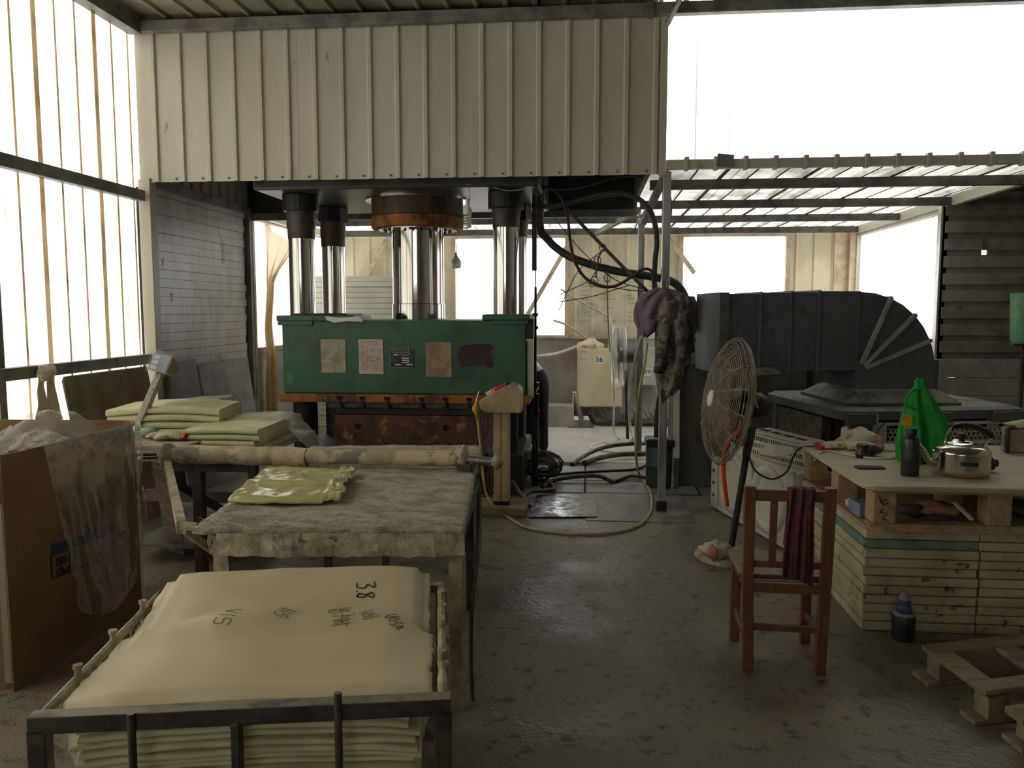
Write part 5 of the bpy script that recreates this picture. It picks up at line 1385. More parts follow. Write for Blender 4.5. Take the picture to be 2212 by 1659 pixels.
# long-handled dustpan
DP = thing('dustpan', 'grey metal dustpan with upright handles on the rear floor', 'dustpan', at(1250, 925, Z=0))
q = at(1250, 925, Z=0.0)
b = MB(); pan = [V((q.x - 0.17, q.y, 0.003)), V((q.x + 0.24, q.y - 0.02, 0.003)), V((q.x + 0.16, q.y + 0.2, 0.003)), V((q.x - 0.15, q.y + 0.2, 0.003))]
b.add(pan + [V((p.x * 0.85 + q.x * 0.15, p.y + 0.02, 0.10 if i > 1 else 0.008)) for i, p in enumerate(pan)], [(0, 1, 2, 3), (0, 3, 7, 4), (1, 5, 6, 2), (2, 6, 7, 3), (3, 2, 6, 7)])
b.build('pan', M['galv'], DP, solid=0.004)
b = MB(); b.add([V((q.x - 0.15, q.y + 0.16, 0.09)), V((q.x + 0.15, q.y + 0.16, 0.09)), V((q.x + 0.13, q.y + 0.2, 0.14)), V((q.x - 0.13, q.y + 0.2, 0.14))], [(0, 1, 2, 3)]); b.build('back_plate', M['galv'], DP, solid=0.004)
for u0, u1 in ((1234, 1240), (1263, 1241), (1255, 1243)):
    b = MB(); b.bar(at(u0, 915, Y=q.y + 0.15), at(u1, 848, Y=q.y + 0.22), 0.022, 0.022); b.build('handle', M['galv'], DP)
b = MB(); b.cyl(at(1237, 849, Y=q.y + 0.22), at(1246, 849, Y=q.y + 0.22), 0.022, 10); b.build('grip', M['galv'], DP)

# film-wrapped pedestal fan in the rear room, seen edge-on
FN2 = thing('wrapped_fan', 'pedestal fan seen edge-on with its cage wrapped in clear film', 'fan', at(1345, 958, Z=0))
fy = at(1345, 958, Z=0).y
fb = at(1345, 958, Z=0)
b = MB(); b.lathe([(0.20, 0.0), (0.21, 0.015), (0.17, 0.035), (0.05, 0.06)], fb, 28); b.build('base', M['cabinet_grey'], FN2, smooth=True, flat_angle=40)
b = MB(); b.cyl(fb + V((0.06, 0, 0.04)), at(1352, 800, Y=fy), 0.02, 10); b.build('pole', M['blacksteel'], FN2)
mc = at(1352, 770, Y=fy)
b = MB(); b.cyl(mc + V((-0.09, 0, 0)), mc + V((0.09, 0, 0)), 0.075, 20); b.build('motor', M['black'], FN2, smooth=True, flat_angle=40)
cc = at(1336, 768, Y=fy)
b = MB(); R_ = []
for i in range(9):
    x = -0.085 + 0.17 * i / 8; r = 0.39 * math.sqrt(max(0.05, 1 - (x / 0.1) ** 4 * 0.45)) if i not in (0, 8) else 0.33
    R_.append([cc + V((x + 0.004 * n3(i, k * 0.7, 2), (r + 0.01 * n3(i, k * 0.5, 1)) * math.cos(2 * math.pi * k / 40), (r + 0.01 * n3(i, k * 0.5, 5)) * math.sin(2 * math.pi * k / 40))) for k in range(40)])
b.loft(R_); b.build('film_wrap', M['film'], FN2, smooth=True)
for sgn in (-1, 1):
    b = MB()
    for j in range(1, 9):
        r = 0.36 * j / 8
        b.tube([cc + V((sgn * (0.075 - 0.03 * (j / 8) ** 2), r * math.cos(2 * math.pi * k / 24), r * math.sin(2 * math.pi * k / 24))) for k in range(24)], 0.003, 4, closed=True)
    b.build('wire_cage', M['galv'], FN2)
for k in range(3):
    a0 = 2.1 * k
    b = MB(); b.grid(lambda s, t, a0=a0: cc + V((0.03 * (t - 0.5), (0.05 + 0.28 * s) * math.cos(a0 + (t - 0.5) * 0.9 * (0.5 + s)), (0.05 + 0.28 * s) * math.sin(a0 + (t - 0.5) * 0.9 * (0.5 + s)))), 6, 6); b.build('blade', M['fanblade'], FN2, solid=0.004)
# white and cream hoses dropping by the rear post
hose('white_hose', 'white hose curving down past the wrapped fan', 'hose', [at(1212, 625, Y=9.6), at(1260, 655, Y=9.5), at(1310, 682, Y=9.4), at(1320, 700, Y=9.3), at(1322, 760, Y=9.2), at(1327, 850, Y=9.1), at(1326, 930, Y=9.1), at(1345, 950, Z=0.02), at(1372, 955, Z=0.02)], 0.012, 'white_hose')
hose('cream_hose', 'cream hose falling from under the jackets to the floor', 'hose', [at(1386, 728, Y=6.6), at(1375, 765, Y=7.2), at(1362, 820, Y=8.2), at(1358, 870, Y=8.7), at(1361, 920, Y=8.8), at(1366, 952, Z=0.015), at(1340, 948, Z=0.015), at(1300, 955, Z=0.012), at(1275, 965, Z=0.012), at(1290, 972, Z=0.012), at(1340, 978, Z=0.012)], 0.014, 'white_hose')
# black hoses crossing the floor
for lab, pts, r, m in (
    ('upper black hose curving over the floor from the bucket', [(1235, 1004, 0.02), (1262, 985, 0.05), (1300, 968, 0.10), (1345, 960, 0.13), (1395, 958, 0.14)], 0.022, 'dusty_rubber'),
    ('rough black hose below it reaching the bucket', [(1262, 1000, 0.03), (1300, 988, 0.05), (1345, 981, 0.06), (1400, 980, 0.06)], 0.028, 'dusty_rubber'),
    ('thin black hose lying flat along the floor joint', [(1190, 1026, 0.015), (1260, 1020, 0.015), (1320, 1017, 0.015), (1370, 1014, 0.015), (1395, 1005, 0.03)], 0.014, 'rubber'),
    ('arched black hose between the cover slabs', [(1172, 1052, 0.02), (1195, 1038, 0.03), (1240, 1030, 0.05), (1290, 1028, 0.06), (1315, 1037, 0.03), (1330, 1043, 0.01)], 0.02, 'dusty_rubber'),
    ('short dusty hose at the edge of the cover slab', [(1330, 1040, 0.02), (1362, 1028, 0.03), (1395, 1032, 0.03), (1420, 1035, 0.03)], 0.018, 'dusty_rubber'),
    ('bent grey hose at the foot of the pipe stand', [(1130, 1075, 0.03), (1145, 1062, 0.05), (1180, 1060, 0.04), (1197, 1056, 0.03), (1190, 1045, 0.03), (1175, 1040, 0.04)], 0.02, 'dusty_rubber'),
    ('limp dark hose leaning on the pedestal plinth', [(1105, 1040, 0.18), (1120, 1062, 0.10), (1136, 1082, 0.04), (1143, 1094, 0.02)], 0.018, 'darksteel')):
    hose('floor_hose', lab, 'hose', [at(u, v, Z=z) for u, v, z in pts], r, m, 10, 6)
# cable coil at the foot of the pipe
b = MB(); rr = random.Random(77); c = at(1165, 1040, Z=0.0)
for k in range(26):
    a0 = rr.uniform(0, 6.28); rx = rr.uniform(0.07, 0.19); rz_ = rr.uniform(0.05, 0.13); oy = rr.uniform(-0.15, 0.15)
    b.tube(catmull([c + V((0.02 + rx * math.cos(a) + rr.uniform(-0.03, 0.03), oy + 0.1 * math.sin(a + a0), 0.145 + rz_ * math.sin(a) + rr.uniform(-0.02, 0.02))) for a in [a0 + 5.2 * j / 8 for j in range(9)]], 4), rr.uniform(0.005, 0.010), 6)
one(b, 'cable_coil', M['cable'], 'tangled heap of dusty cables at the foot of the thin pipe', 'cables', kind='stuff', smooth=True)
b = MB()
for k in range(9):
    u = 1034 + 5 * k
    b.tube(catmull([at(u, 880, Y=6.32), at(u + rr.uniform(-6, 6), 930, Y=6.34), at(u + rr.uniform(-8, 8), 985, Y=6.34), at(u + rr.uniform(-10, 14), 1040, Y=6.36), at(u + rr.uniform(-6, 20), 1080, Y=6.4)], 5), 0.006, 5)
one(b, 'hanging_cables', M['cable'], 'dusty cables hanging behind the control pedestal', 'cables', kind='stuff', smooth=True)
# shiny steel plate on the floor
b = MB(); b.prism([at(1141, 1118, Z=0.008), at(1290, 1117, Z=0.008), at(1285, 1067, Z=0.008), at(1160, 1070, Z=0.008)], (0, 0, 0.006))
one(b, 'steel_floor_plate', M['plate'], 'worn shiny steel plate lying on the floor beside the pedestal', 'plate')
# bucket with black lid by the post
BK = thing('oil_bucket', 'dark green oil bucket with square black lid behind the post', 'bucket', at(1425, 1058, Z=0))
q = at(1425, 1058, Z=0.0) + V((0, 0.12, 0))
b = MB(); b.lathe([(0.105, 0.0), (0.115, 0.02), (0.118, 0.20), (0.121, 0.205), (0.118, 0.21), (0.122, 0.36), (0.115, 0.38)], q, 26); b.build('drum', M['bucket'], BK, smooth=True, flat_angle=40)
b = MB(); b.bb(q.x - 0.125, q.x + 0.125, q.y - 0.12, q.y + 0.12, 0.381, 0.45); b.build('lid', M['black'], BK, bevel=0.01)
b = MB(); b.bb(q.x - 0.10, q.x + 0.10, q.y - 0.1, q.y + 0.1, 0.45, 0.456); b.build('dust_layer', M['felt'], BK)
for dx in (-0.03, 0.02):
    b = MB(); b.tube(catmull([q + V((dx, 0, 0.45)), q + V((dx + 0.01, 0.02, 0.7)), q + V((dx + 0.05, 0.03, 0.95)), q + V((dx + 0.06, 0.03, 1.15))], 5), 0.022, 10); b.build('oil_hose', M['rubber'], BK, smooth=True)
# small red-green pail beyond the worker
t = thing('red_pail', 'small red pail with green rim on the floor behind the press', 'pail', at(1136, 920, Z=0))
q = at(1136, 920, Z=0)
b = MB(); b.lathe([(0.10, 0.0), (0.13, 0.18)], q, 18); b.build('pail', M['red'], t, smooth=True, flat_angle=40)
b = MB(); b.lathe([(0.133, 0.18), (0.138, 0.19), (0.135, 0.23)], q, 18); b.build('rim', M['greenpatch'], t, smooth=True, flat_angle=40)

# ------------------------------------------------------------------ the worker bending behind the press
def skin_body(name, m, parent, verts, edges, radii, root=0, sub=2):
    me = bpy.data.meshes.new(name)
    inv = INV[parent.name] if parent else Matrix.Identity(4)
    me.from_pydata([tuple(inv @ V(p)) for p in verts], edges, [])
    me.materials.append(m)
    o = bpy.data.objects.new(name, me); COL.objects.link(o)
    if parent: o.parent = parent
    INV[o.name] = inv
    md = o.modifiers.new('skin', 'SKIN'); md.use_smooth_shade = True
    for i, r in enumerate(radii):
        rr_ = r if isinstance(r, tuple) else (r, r)
        me.skin_vertices[0].data[i].radius = rr_
    me.skin_vertices[0].data[root].use_root = True
    s_ = o.modifiers.new('smooth', 'SUBSURF'); s_.levels = sub; s_.render_levels = sub
    return o
q = at(1170, 990, Z=0)
hx, hy = q.x - 0.05, q.y + 0.05
PE = thing('person', 'person in black trousers and white shirt bending behind the press', 'person', (hx, hy, 0))
K = {'pelvis': (hx - 0.03, hy, 0.88), 'hipR': (hx + 0.04, hy - 0.06, 0.82), 'kneeR': (hx + 0.05, hy - 0.08, 0.47), 'ankR': (hx + 0.07, hy - 0.06, 0.08), 'toeR': (hx + 0.21, hy - 0.10, 0.04),
     'hipL': (hx - 0.02, hy + 0.08, 0.84), 'kneeL': (hx - 0.10, hy + 0.12, 0.48), 'ankL': (hx - 0.12, hy + 0.15, 0.08), 'toeL': (hx + 0.0, hy + 0.10, 0.04),
     'waist': (hx - 0.13, hy + 0.01, 1.02), 'chest': (hx - 0.32, hy + 0.02, 1.18), 'neck': (hx - 0.45, hy + 0.02, 1.27), 'head': (hx - 0.55, hy + 0.0, 1.32), 'crown': (hx - 0.62, hy, 1.37),
     'shR': (hx - 0.36, hy - 0.15, 1.18), 'elR': (hx - 0.38, hy - 0.2, 0.92), 'wrR': (hx - 0.55, hy - 0.18, 0.82), 'haR': (hx - 0.62, hy - 0.17, 0.79),
     'shL': (hx - 0.36, hy + 0.19, 1.18), 'elL': (hx - 0.40, hy + 0.24, 0.92), 'wrL': (hx - 0.56, hy + 0.2, 0.83), 'haL': (hx - 0.63, hy + 0.18, 0.80)}
names = list(K)
ED = [('pelvis', 'hipR'), ('hipR', 'kneeR'), ('kneeR', 'ankR'), ('ankR', 'toeR'), ('pelvis', 'hipL'), ('hipL', 'kneeL'), ('kneeL', 'ankL'), ('ankL', 'toeL'), ('pelvis', 'waist'), ('waist', 'chest'), ('chest', 'neck'), ('neck', 'head'), ('head', 'crown'),
      ('chest', 'shR'), ('shR', 'elR'), ('elR', 'wrR'), ('wrR', 'haR'), ('chest', 'shL'), ('shL', 'elL'), ('elL', 'wrL'), ('wrL', 'haL')]
RAD = {'pelvis': 0.12, 'hipR': 0.085, 'kneeR': 0.055, 'ankR': 0.038, 'toeR': 0.03, 'hipL': 0.085, 'kneeL': 0.055, 'ankL': 0.038, 'toeL': 0.03, 'waist': 0.11, 'chest': 0.13, 'neck': 0.05, 'head': 0.085, 'crown': 0.07,
       'shR': 0.055, 'elR': 0.04, 'wrR': 0.028, 'haR': 0.03, 'shL': 0.055, 'elL': 0.04, 'wrL': 0.028, 'haL': 0.03}
skin_body('body', M['skin'], PE, [K[n] for n in names], [(names.index(a), names.index(c)) for a, c in ED], [RAD[n] for n in names])
tn = ['pelvis', 'hipR', 'kneeR', 'ankR', 'hipL', 'kneeL', 'ankL', 'waist']
skin_body('trousers', M['trousers'], PE, [K[n] for n in tn], [(0, 1), (1, 2), (2, 3), (0, 4), (4, 5), (5, 6), (0, 7)], [0.12, 0.098, 0.074, 0.056, 0.098, 0.074, 0.056, 0.10])
sn = ['waist', 'chest', 'shR', 'elR', 'shL', 'elL', 'pelvis']
skin_body('shirt', M['shirt'], PE, [K[n] for n in sn], [(0, 1), (1, 2), (2, 3), (1, 4), (4, 5), (0, 6)], [0.14, 0.155, 0.08, 0.062, 0.08, 0.062, 0.135])
for sfx in ('R', 'L'):
    a = V(K['ank' + sfx]); c = V(K['toe' + sfx]); d = (c - a); d.z = 0; d.normalize(); side = V((-d.y, d.x, 0))
    heel = V((a.x, a.y, 0)) - d * 0.07
    R_ = []
    for i in range(9):
        s_ = i / 8; w = 0.040 + 0.012 * math.sin(s_ * 3.0); h = 0.10 - 0.055 * s_ if i else 0.07
        if i == 8: w = 0.028; h = 0.035
        cc_ = heel + d * (0.265 * s_)
        R_.append([cc_ + side * w * math.cos(t_) + V((0, 0, 0.028 + max(0, math.sin(t_)) * (h - 0.028))) for t_ in [math.pi * k / 8 for k in range(9)]])
    b = MB(); b.loft(R_); b.build('shoe', M['shoe'], PE, smooth=True, flat_angle=50)
    b = MB(); b.loft([[heel + d * (0.275 * i / 8 - 0.005) + side * (0.043 + 0.012 * math.sin(i / 8 * 3.0)) * sgn + V((0, 0, z_)) for sgn, z_ in ((-1, 0.0), (1, 0.0), (1, 0.028), (-1, 0.028))] for i in range(9)]); b.build('sole', M['sole'], PE)
    hb = V(K['ha' + sfx]); dd = V((-0.8, 0, -0.3)).normalized()
    for k in range(4):
        off = V((0, -0.03 + 0.02 * k, 0)); skin = MB(); l = (0.07, 0.08, 0.075, 0.06)[k]
        skin.tube([hb + off, hb + off + dd * l * 0.6, hb + off + dd * l * 0.9 + V((0, 0, -0.02))], [0.009, 0.0085, 0.006], 7); skin.build('finger', M['skin'], PE, smooth=True)
    skin = MB(); skin.tube([hb + V((0.02, -0.03, 0)), hb + V((-0.02, -0.055, -0.01)), hb + V((-0.045, -0.06, -0.02))], [0.011, 0.010, 0.007], 7); skin.build('thumb', M['skin'], PE, smooth=True)
hd_ = V(K['head'])
lump(hd_ + V((-0.03, 0, 0.045)), (0.105, 0.088, 0.085), 5, sc=0.15, n=18).build('hair', M['hair'], PE, smooth=True)
b = MB(); b.tube([hd_ + V((-0.05, 0, -0.075)), hd_ + V((-0.06, 0, -0.10))], [0.018, 0.012], 8); b.build('nose', M['skin'], PE, smooth=True)
for sy in (-1, 1):
    lump(hd_ + V((-0.075, sy * 0.03, -0.068)), 0.012, 1, sc=0, n=8).build('eye', M['hair'], PE, smooth=True)
    lump(hd_ + V((0.0, sy * 0.09, -0.01)), (0.022, 0.01, 0.03), 2, sc=0.1, n=8).build('ear', M['skin'], PE, smooth=True)
b = MB(); b.bar(hd_ + V((-0.02, -0.025, -0.085)), hd_ + V((-0.02, 0.025, -0.085)), 0.012, 0.006); b.build('mouth', M['pink_rag'], PE)

# ================================================================== RIGHT SIDE
# dark machine behind the post
DM = thing('dark_machine', 'dark machine body standing behind the hanging jackets', 'machine', (1.35, 7.9, 0))
mz = at(1500, 720, Y=7.3).z
b = MB(); b.bb(0.84, 1.95, 7.25, 8.3, 0, mz); b.build('body', M['machine'], DM, bevel=0.01)
b = MB(); b.bb(0.80, 1.3, 7.22, 8.25, mz, mz + 0.08); b.build('top_rail', M['blacksteel'], DM, bevel=0.004)
b = MB(); b.bb(0.82, 1.97, 7.2, 7.26, mz - 0.03, mz - 0.002); b.build('front_edge', M['galv'], DM)
b = MB(); b.lathe([(0.10, 0), (0.10, 0.02), (0.085, 0.03), (0.03, 0.03), (0.03, 0.06)], (at(1498, 765, Y=7.2).x, 7.24, at(1498, 765, Y=7.2).z), 24, Euler((R(90), 0, 0))); b.build('hand_wheel', M['steel'], DM)
b = MB(); b.bb(0.83, 0.845, 7.2, 7.3, 0.0, mz - 0.1); b.build('side_edge', M['darksteel'], DM)
# white board leaning at the machine
b = MB(); b.prism([at(1455, 990, Y=7.12), at(1468, 990, Y=7.12), at(1468, 838, Y=7.12), at(1456, 832, Y=7.12)], (0, 0.02, 0)); 
wb = thing('white_board', 'narrow white board standing right of the bucket', 'board', at(1461, 1020, Y=7.12))
b.build('board', M['whitebox'], wb, bevel=0.003)
b = MB(); b.bb(at(1456, 990, Y=7.12).x, at(1468, 990, Y=7.12).x, 7.12, 7.14, 0.0, at(1456, 990, Y=7.12).z); b.build('foot', M['machine'], wb)
b = MB(); b.tube(catmull([at(1457, 835, Y=7.11), at(1460, 818, Y=7.11), at(1462, 835, Y=7.11)], 4), [0.012] * 9, 8); b.build('loop', M['whitebox'], wb)
# low cluttered counter behind the duct
b = MB(); b.bb(2.0, 3.0, 7.1, 7.9, 0.0, 1.18)
KM = thing('back_counter', 'dark counter seen below the duct with white paper on it', 'counter', (2.4, 7.5, 0))
b.build('counter', M['machine'], KM, bevel=0.01)
b = MB(); b.bb(1.35, 1.9, 7.28, 7.8, mz + 0.001, mz + 0.004)
b.build('paper', M['white_mark'], KM)

# evaporative cooler
RC = R(12)
CO = thing('evaporative_cooler', 'dusty evaporative air cooler with honeycomb grilles under the duct', 'air cooler', (1.78, 5.55, 0), RC)
def co(name, m, x0, x1, y0, y1, z0, z1, parent=None, bevel=0.006):
    b = MB(); b.bb(x0, x1, y0, y1, z0, z1)
    return b.build(name, M[m], parent or CO, world=False, bevel=bevel)
CW, CD = 1.22, 1.2
co('base_tray', 'lid', -0.02, CW + 0.02, -0.02, CD + 0.02, 0.0, 0.10)
for x, y in ((0, 0), (CW - 0.07, 0), (0, CD - 0.07), (CW - 0.07, CD - 0.07)):
    co('corner_post', 'lid', x, x + 0.07, y, y + 0.07, 0.10, 0.85)
co('inner_core', 'dark_gap', 0.12, CW - 0.12, 0.12, CD - 0.12, 0.10, 0.84)
# lid with sagging rim
b = MB()
ring0 = oct_ring(-0.06, CW + 0.08, -0.035, CD + 0.06, 0.12, 0.845)
def sag(p): return V((p.x, p.y, p.z - 0.0 + 0.012 * math.cos(p.x * 5)))
b.loft([[sag(p) for p in ring0], [sag(V((p.x, p.y, 0.905))) for p in ring0], [sag(V((0.58 + (p.x - 0.58) * 0.93, 0.6 + (p.y - 0.6) * 0.93, 0.925))) for p in ring0], [V((0.58 + (p.x - 0.58) * 0.55, 0.6 + (p.y - 0.6) * 0.55, 0.918)) for p in ring0]])
b.build('lid', M['lid'], CO, world=False)
for x0, x1 in ((-0.062, 0.16), (0.42, 0.7), (1.0, CW + 0.085)):
    co('lid_clip', 'lid', x0, x1, -0.075, -0.055, 0.835, 0.91)
# front grille panels with hexagon openings
def hexgrille(name, label, x0, x1, z0, z1, bands):
    g = thing  # noqa
    fr = MB()
    t = 0.02
    for a0, a1, b0, b1 in ((x0, x1, z0, z0 + t), (x0, x1, z1 - t, z1), (x0, x0 + 0.07, z0 + t, z1 - t), (x1 - t, x1, z0 + t, z1 - t)):
        fr.bb(a0, a1, -0.05, 0.02, b0, b1)
    o = fr.build(name, M['grille'], CO, world=False, bevel=0.004)
    gx0, gx1 = x0 + 0.07, x1 - t
    hbars = (z1 - z0 - 2 * t) / bands
    for k in range(bands):
        zb0 = z0 + t + k * hbars; zb1 = zb0 + hbars - 0.022
        if k < bands - 1:
            mb = MB(); mb.bb(gx0, gx1, -0.046, -0.012, zb1, zb1 + 0.022); mb.build('grille_bar', M['grille'], o, world=False)
        mb = MB(); r = 0.018
        rows = max(1, int((zb1 - zb0) / (r * 1.5) + 0.5)); dz = (zb1 - zb0) / rows; rr_ = dz / 1.5
        nx = int((gx1 - gx0) / (rr_ * 1.732))
        for j in range(rows):
            for i in range(nx + 1):
                cx = gx0 + rr_ * 0.866 + i * rr_ * 1.732 + (rr_ * 0.866 if j % 2 else 0); cz = zb0 + dz * (j + 0.5)
                if cx > gx1: continue
                outer_ = [V((cx + rr_ * 1.0 * math.sin(a), 0, cz + rr_ * 1.0 * math.cos(a))) for a in [math.pi / 3 * q_ for q_ in range(6)]]
                inner_ = [V((cx + rr_ * 0.80 * math.sin(a), 0, cz + rr_ * 0.80 * math.cos(a))) for a in [math.pi / 3 * q_ for q_ in range(6)]]
                fs_ = [(q_, (q_ + 1) % 6, (q_ + 1) % 6 + 6, q_ + 6) for q_ in range(6)] + [(q_ + 6, (q_ + 1) % 6 + 6, (q_ + 1) % 6 + 12, q_ + 12) for q_ in range(6)]
                mb.add([p + V((0, -0.042, 0)) for p in outer_] + [p + V((0, -0.042, 0)) for p in inner_] + [p + V((0, -0.018, 0)) for p in inner_], fs_)
        tag(mb.build('hexagon_mesh', M['grille'], o, world=False), kind='stuff')
    return o
hexgrille('front_grille', '', 0.17, CW - 0.06, 0.14, 0.84, 6)
co('front_panel', 'lid', 0.0, 0.16, -0.012, 0.012, 0.10, 0.84)
# left side: dusty pad set back and an open dark gap
co('cooling_pad', 'pad', 0.02, 0.10, 0.42, CD - 0.02, 0.10, 0.82)
co('cable_clip', 'galv', 0.14, 0.155, -0.09, -0.07, 0.76, 0.90)
b = MB(); b.tube(catmull([V((0.2, -0.08, 0.84)), V((0.16, -0.10, 0.82)), V((0.10, -0.1, 0.70)), V((0.08, -0.1, 0.60))], 5), 0.006, 6); b.build('loose_wire', M['cable'], CO, world=False)

# duct: collar, upright, elbow, horizontal run
RD = R(8)
DU = thing('ventilation_duct', 'dark square ventilation duct with ribbed elbow above the air cooler', 'duct', (1.93, 5.88, 0.9), RD)
DW = 0.56; E0 = 0.27          # section size; height of the inner corner above the lid
ZB = 0.0
def du(mb, name, m='duct', bevel=0.004):
    return mb.build(name, M[m], DU, world=False, bevel=bevel)
b = MB(); b.loft([[V((x, y, z)) for x, y in ((-0.13 + e, -0.13 + e), (DW + 0.13 - e, -0.13 + e), (DW + 0.13 - e, DW + 0.13 - e), (-0.13 + e, DW + 0.13 - e))] for e, z in ((0.0, 0.005), (0.0, 0.05), (0.10, 0.125), (0.13, 0.13))]); du(b, 'collar', 'lid')
b = MB(); b.bb(0, DW, 0, DW, 0.125, E0); du(b, 'upright')
b = MB(); b.bb(-0.012, DW + 0.012, -0.012, DW + 0.012, 0.115, 0.135); du(b, 'collar_flange', 'ductrib')
# elbow: four wedge segments about the inner corner (x = 0, z = E0)
NS = 4
for k in range(NS):
    a0 = math.pi / 2 * k / NS; a1 = math.pi / 2 * (k + 1) / NS
    def pt(a, r): return V((r * math.cos(a), 0, E0 + r * math.sin(a)))
    rin = 0.03
    poly = [pt(a0, rin), pt(a0, DW), pt((a0 + a1) / 2, DW * 1.0), pt(a1, DW), pt(a1, rin)]
    b = MB(); b.prism([p + V((0, 0.004 * k, 0)) for p in poly], (0, DW - 0.008 * k, 0)); du(b, 'elbow_segment', bevel=0.003)
    if k:
        b = MB(); b.bar(pt(a0, 0.05) + V((0, -0.004, 0)), pt(a0, DW + 0.004) + V((0, -0.004, 0)), 0.030, 0.030, up=(0, 1, 0)); du(b, 'elbow_rib', 'ductrib', 0.004)
        b = MB(); b.bar(pt(a0, DW + 0.004) + V((0, -0.004, 0)), pt(a0, DW + 0.004) + V((0, DW, 0)), 0.022, 0.014); du(b, 'elbow_band', 'duct', 0.002)
b = MB(); b.bb(-0.02, 0.06, -0.002, DW, E0 - 0.02, E0 + 0.06); du(b, 'inner_corner')
segs = [(-0.30, 0.0, 0.0), (-0.50, -0.30, 0.006), (-0.72, -0.50, 0.0), (-0.95, -0.72, -0.02)]
for k, (x0, x1, e) in enumerate(segs):
    b = MB(); b.bb(x0, x1 - 0.002, 0.0 + abs(e), DW - abs(e), E0 + abs(e), E0 + DW + 0.004 - 0.006 * k); du(b, 'duct_section')
    b = MB(); b.bb(x0 - 0.008, x0 + 0.008, -0.010 + abs(e), DW + 0.01, E0 - 0.008 + abs(e), E0 + DW + 0.012 - 0.006 * k); du(b, 'seam_flange', 'duct', 0.003)
b = MB(); b.bb(-1.02, -0.95, -0.015, DW + 0.02, E0 - 0.02, E0 + DW - 0.005); du(b, 'end_frame', 'lid')
b = MB(); b.prism([V((-0.95, -0.02, E0 + 0.02)), V((-0.62, -0.02, E0 + 0.03)), V((-0.60, -0.12, E0 - 0.01)), V((-0.95, -0.12, E0 - 0.03))], (0, 0, -0.012)); du(b, 'drip_plate', 'lid')

# white blower housing along the pile
A = V((1.03, 6.5, 0)); Bp = V((1.36, 5.26, 0))
dv = (Bp - A).normalized(); nv = V((dv.y, -dv.x, 0))
if nv.x > 0: nv = -nv
BH = thing('blower_housing', 'white sheet-metal blower housing with round inlet standing on the floor', 'blower', A)
def bhp(s, z, off=0.0): return A + dv * s + V((0, 0, z)) + nv * off
Ltot = (Bp - A).length
b = MB(); b.prism([bhp(0, 0.02), bhp(Ltot, 0.02), bhp(Ltot, 0.54), bhp(0, 0.56)], -nv * 0.26); b.build('casing', M['whitebox'], BH, bevel=0.006)
for s0, s1, z0, z1 in ((0, 0.12, 0.02, 0.56), (0, Ltot, 0.015, 0.05), (0.0, Ltot, 0.52, 0.555), (Ltot - 0.05, Ltot, 0.02, 0.54), (0.62, 0.70, 0.05, 0.52)):
    b = MB(); b.prism([bhp(s0, z0, 0.0), bhp(s1, z0, 0.0), bhp(s1, z1, 0.0), bhp(s0, z1, 0.0)], nv * 0.02); b.build('flange', M['whitebox'], BH, bevel=0.003)
for z in (0.12, 0.22, 0.32, 0.44):
    p = bhp(0.06, z, 0.02); b = MB(); b.tube([p, p + nv * 0.012, p + nv * 0.014], [0.014, 0.014, 0.008], 8); b.build('bolt', M['steel'], BH)
for s_, z0 in ((0.38, 0.285), (0.94, 0.285)):
    b = MB(); c = bhp(s_, z0, 0.0); ax = dv; up = V((0, 0, 1)); R_ = []
    for r, o in ((0.24, 0.0), (0.235, 0.025), (0.20, 0.035), (0.17, 0.01), (0.165, -0.05)):
        R_.append([c + (ax * math.cos(2 * math.pi * k / 36) + up * math.sin(2 * math.pi * k / 36)) * r + nv * o for k in range(36)])
    b.loft(R_, caps=False); b.build('inlet_ring', M['whitebox'], BH, smooth=True)
    b = MB(); b.loft([[c + (ax * math.cos(2 * math.pi * k / 24) + up * math.sin(2 * math.pi * k / 24)) * 0.17 + nv * 0.004 for k in range(24)], [c + (ax * math.cos(2 * math.pi * k / 24) + up * math.sin(2 * math.pi * k / 24)) * 0.17 + nv * 0.006 for k in range(24)]]); b.build('inlet_screen', M['whitebox'], BH)
# slotted cover lying on the housing
GP = thing('slotted_cover', 'cream slotted plastic cover leaning on top of the blower housing', 'cover', (1.3, 5.6, 0.56))
g0, g1, g2, g3 = at(1618, 932, Y=5.95), at(1735, 962, Y=5.42), at(1748, 1018, Y=5.34), at(1622, 985, Y=5.84)
def gp(s, t, o=0.0):
    p = (g0 * (1 - s) + g1 * s) * (1 - t) + (g3 * (1 - s) + g2 * s) * t
    nn = (g1 - g0).cross(g3 - g0).normalized()
    if nn.x > 0: nn = -nn
    return p + nn * o
b = MB(); b.prism([gp(0, 0), gp(1, 0), gp(1, 1), gp(0, 1)], (gp(0, 0, -0.04) - gp(0, 0))); b.build('cover_body', M['grille'], GP, bevel=0.008)
b = MB(); b.prism([gp(0.0, 0.0, 0), gp(1, 0.0, 0), gp(1.0, 0.0, 0) + V((0.16, 0.06, 0.01)), gp(0, 0.0, 0) + V((0.16, 0.06, 0.01))], (0, 0, 0.014)); b.build('top_ledge', M['grille'], GP, bevel=0.004)
for k in range(4):
    s0 = 0.06 + 0.22 * k; b = MB()
    b.prism([gp(s0, 0, 0) + V((0.05, 0.02, 0.018)), gp(s0 + 0.17, 0, 0) + V((0.05, 0.02, 0.018)), gp(s0 + 0.17, 0, 0) + V((0.09, 0.035, 0.02)), gp(s0, 0, 0) + V((0.09, 0.035, 0.02))], (0, 0, 0.001)); b.build('top_slot', M['dark_gap'], GP)
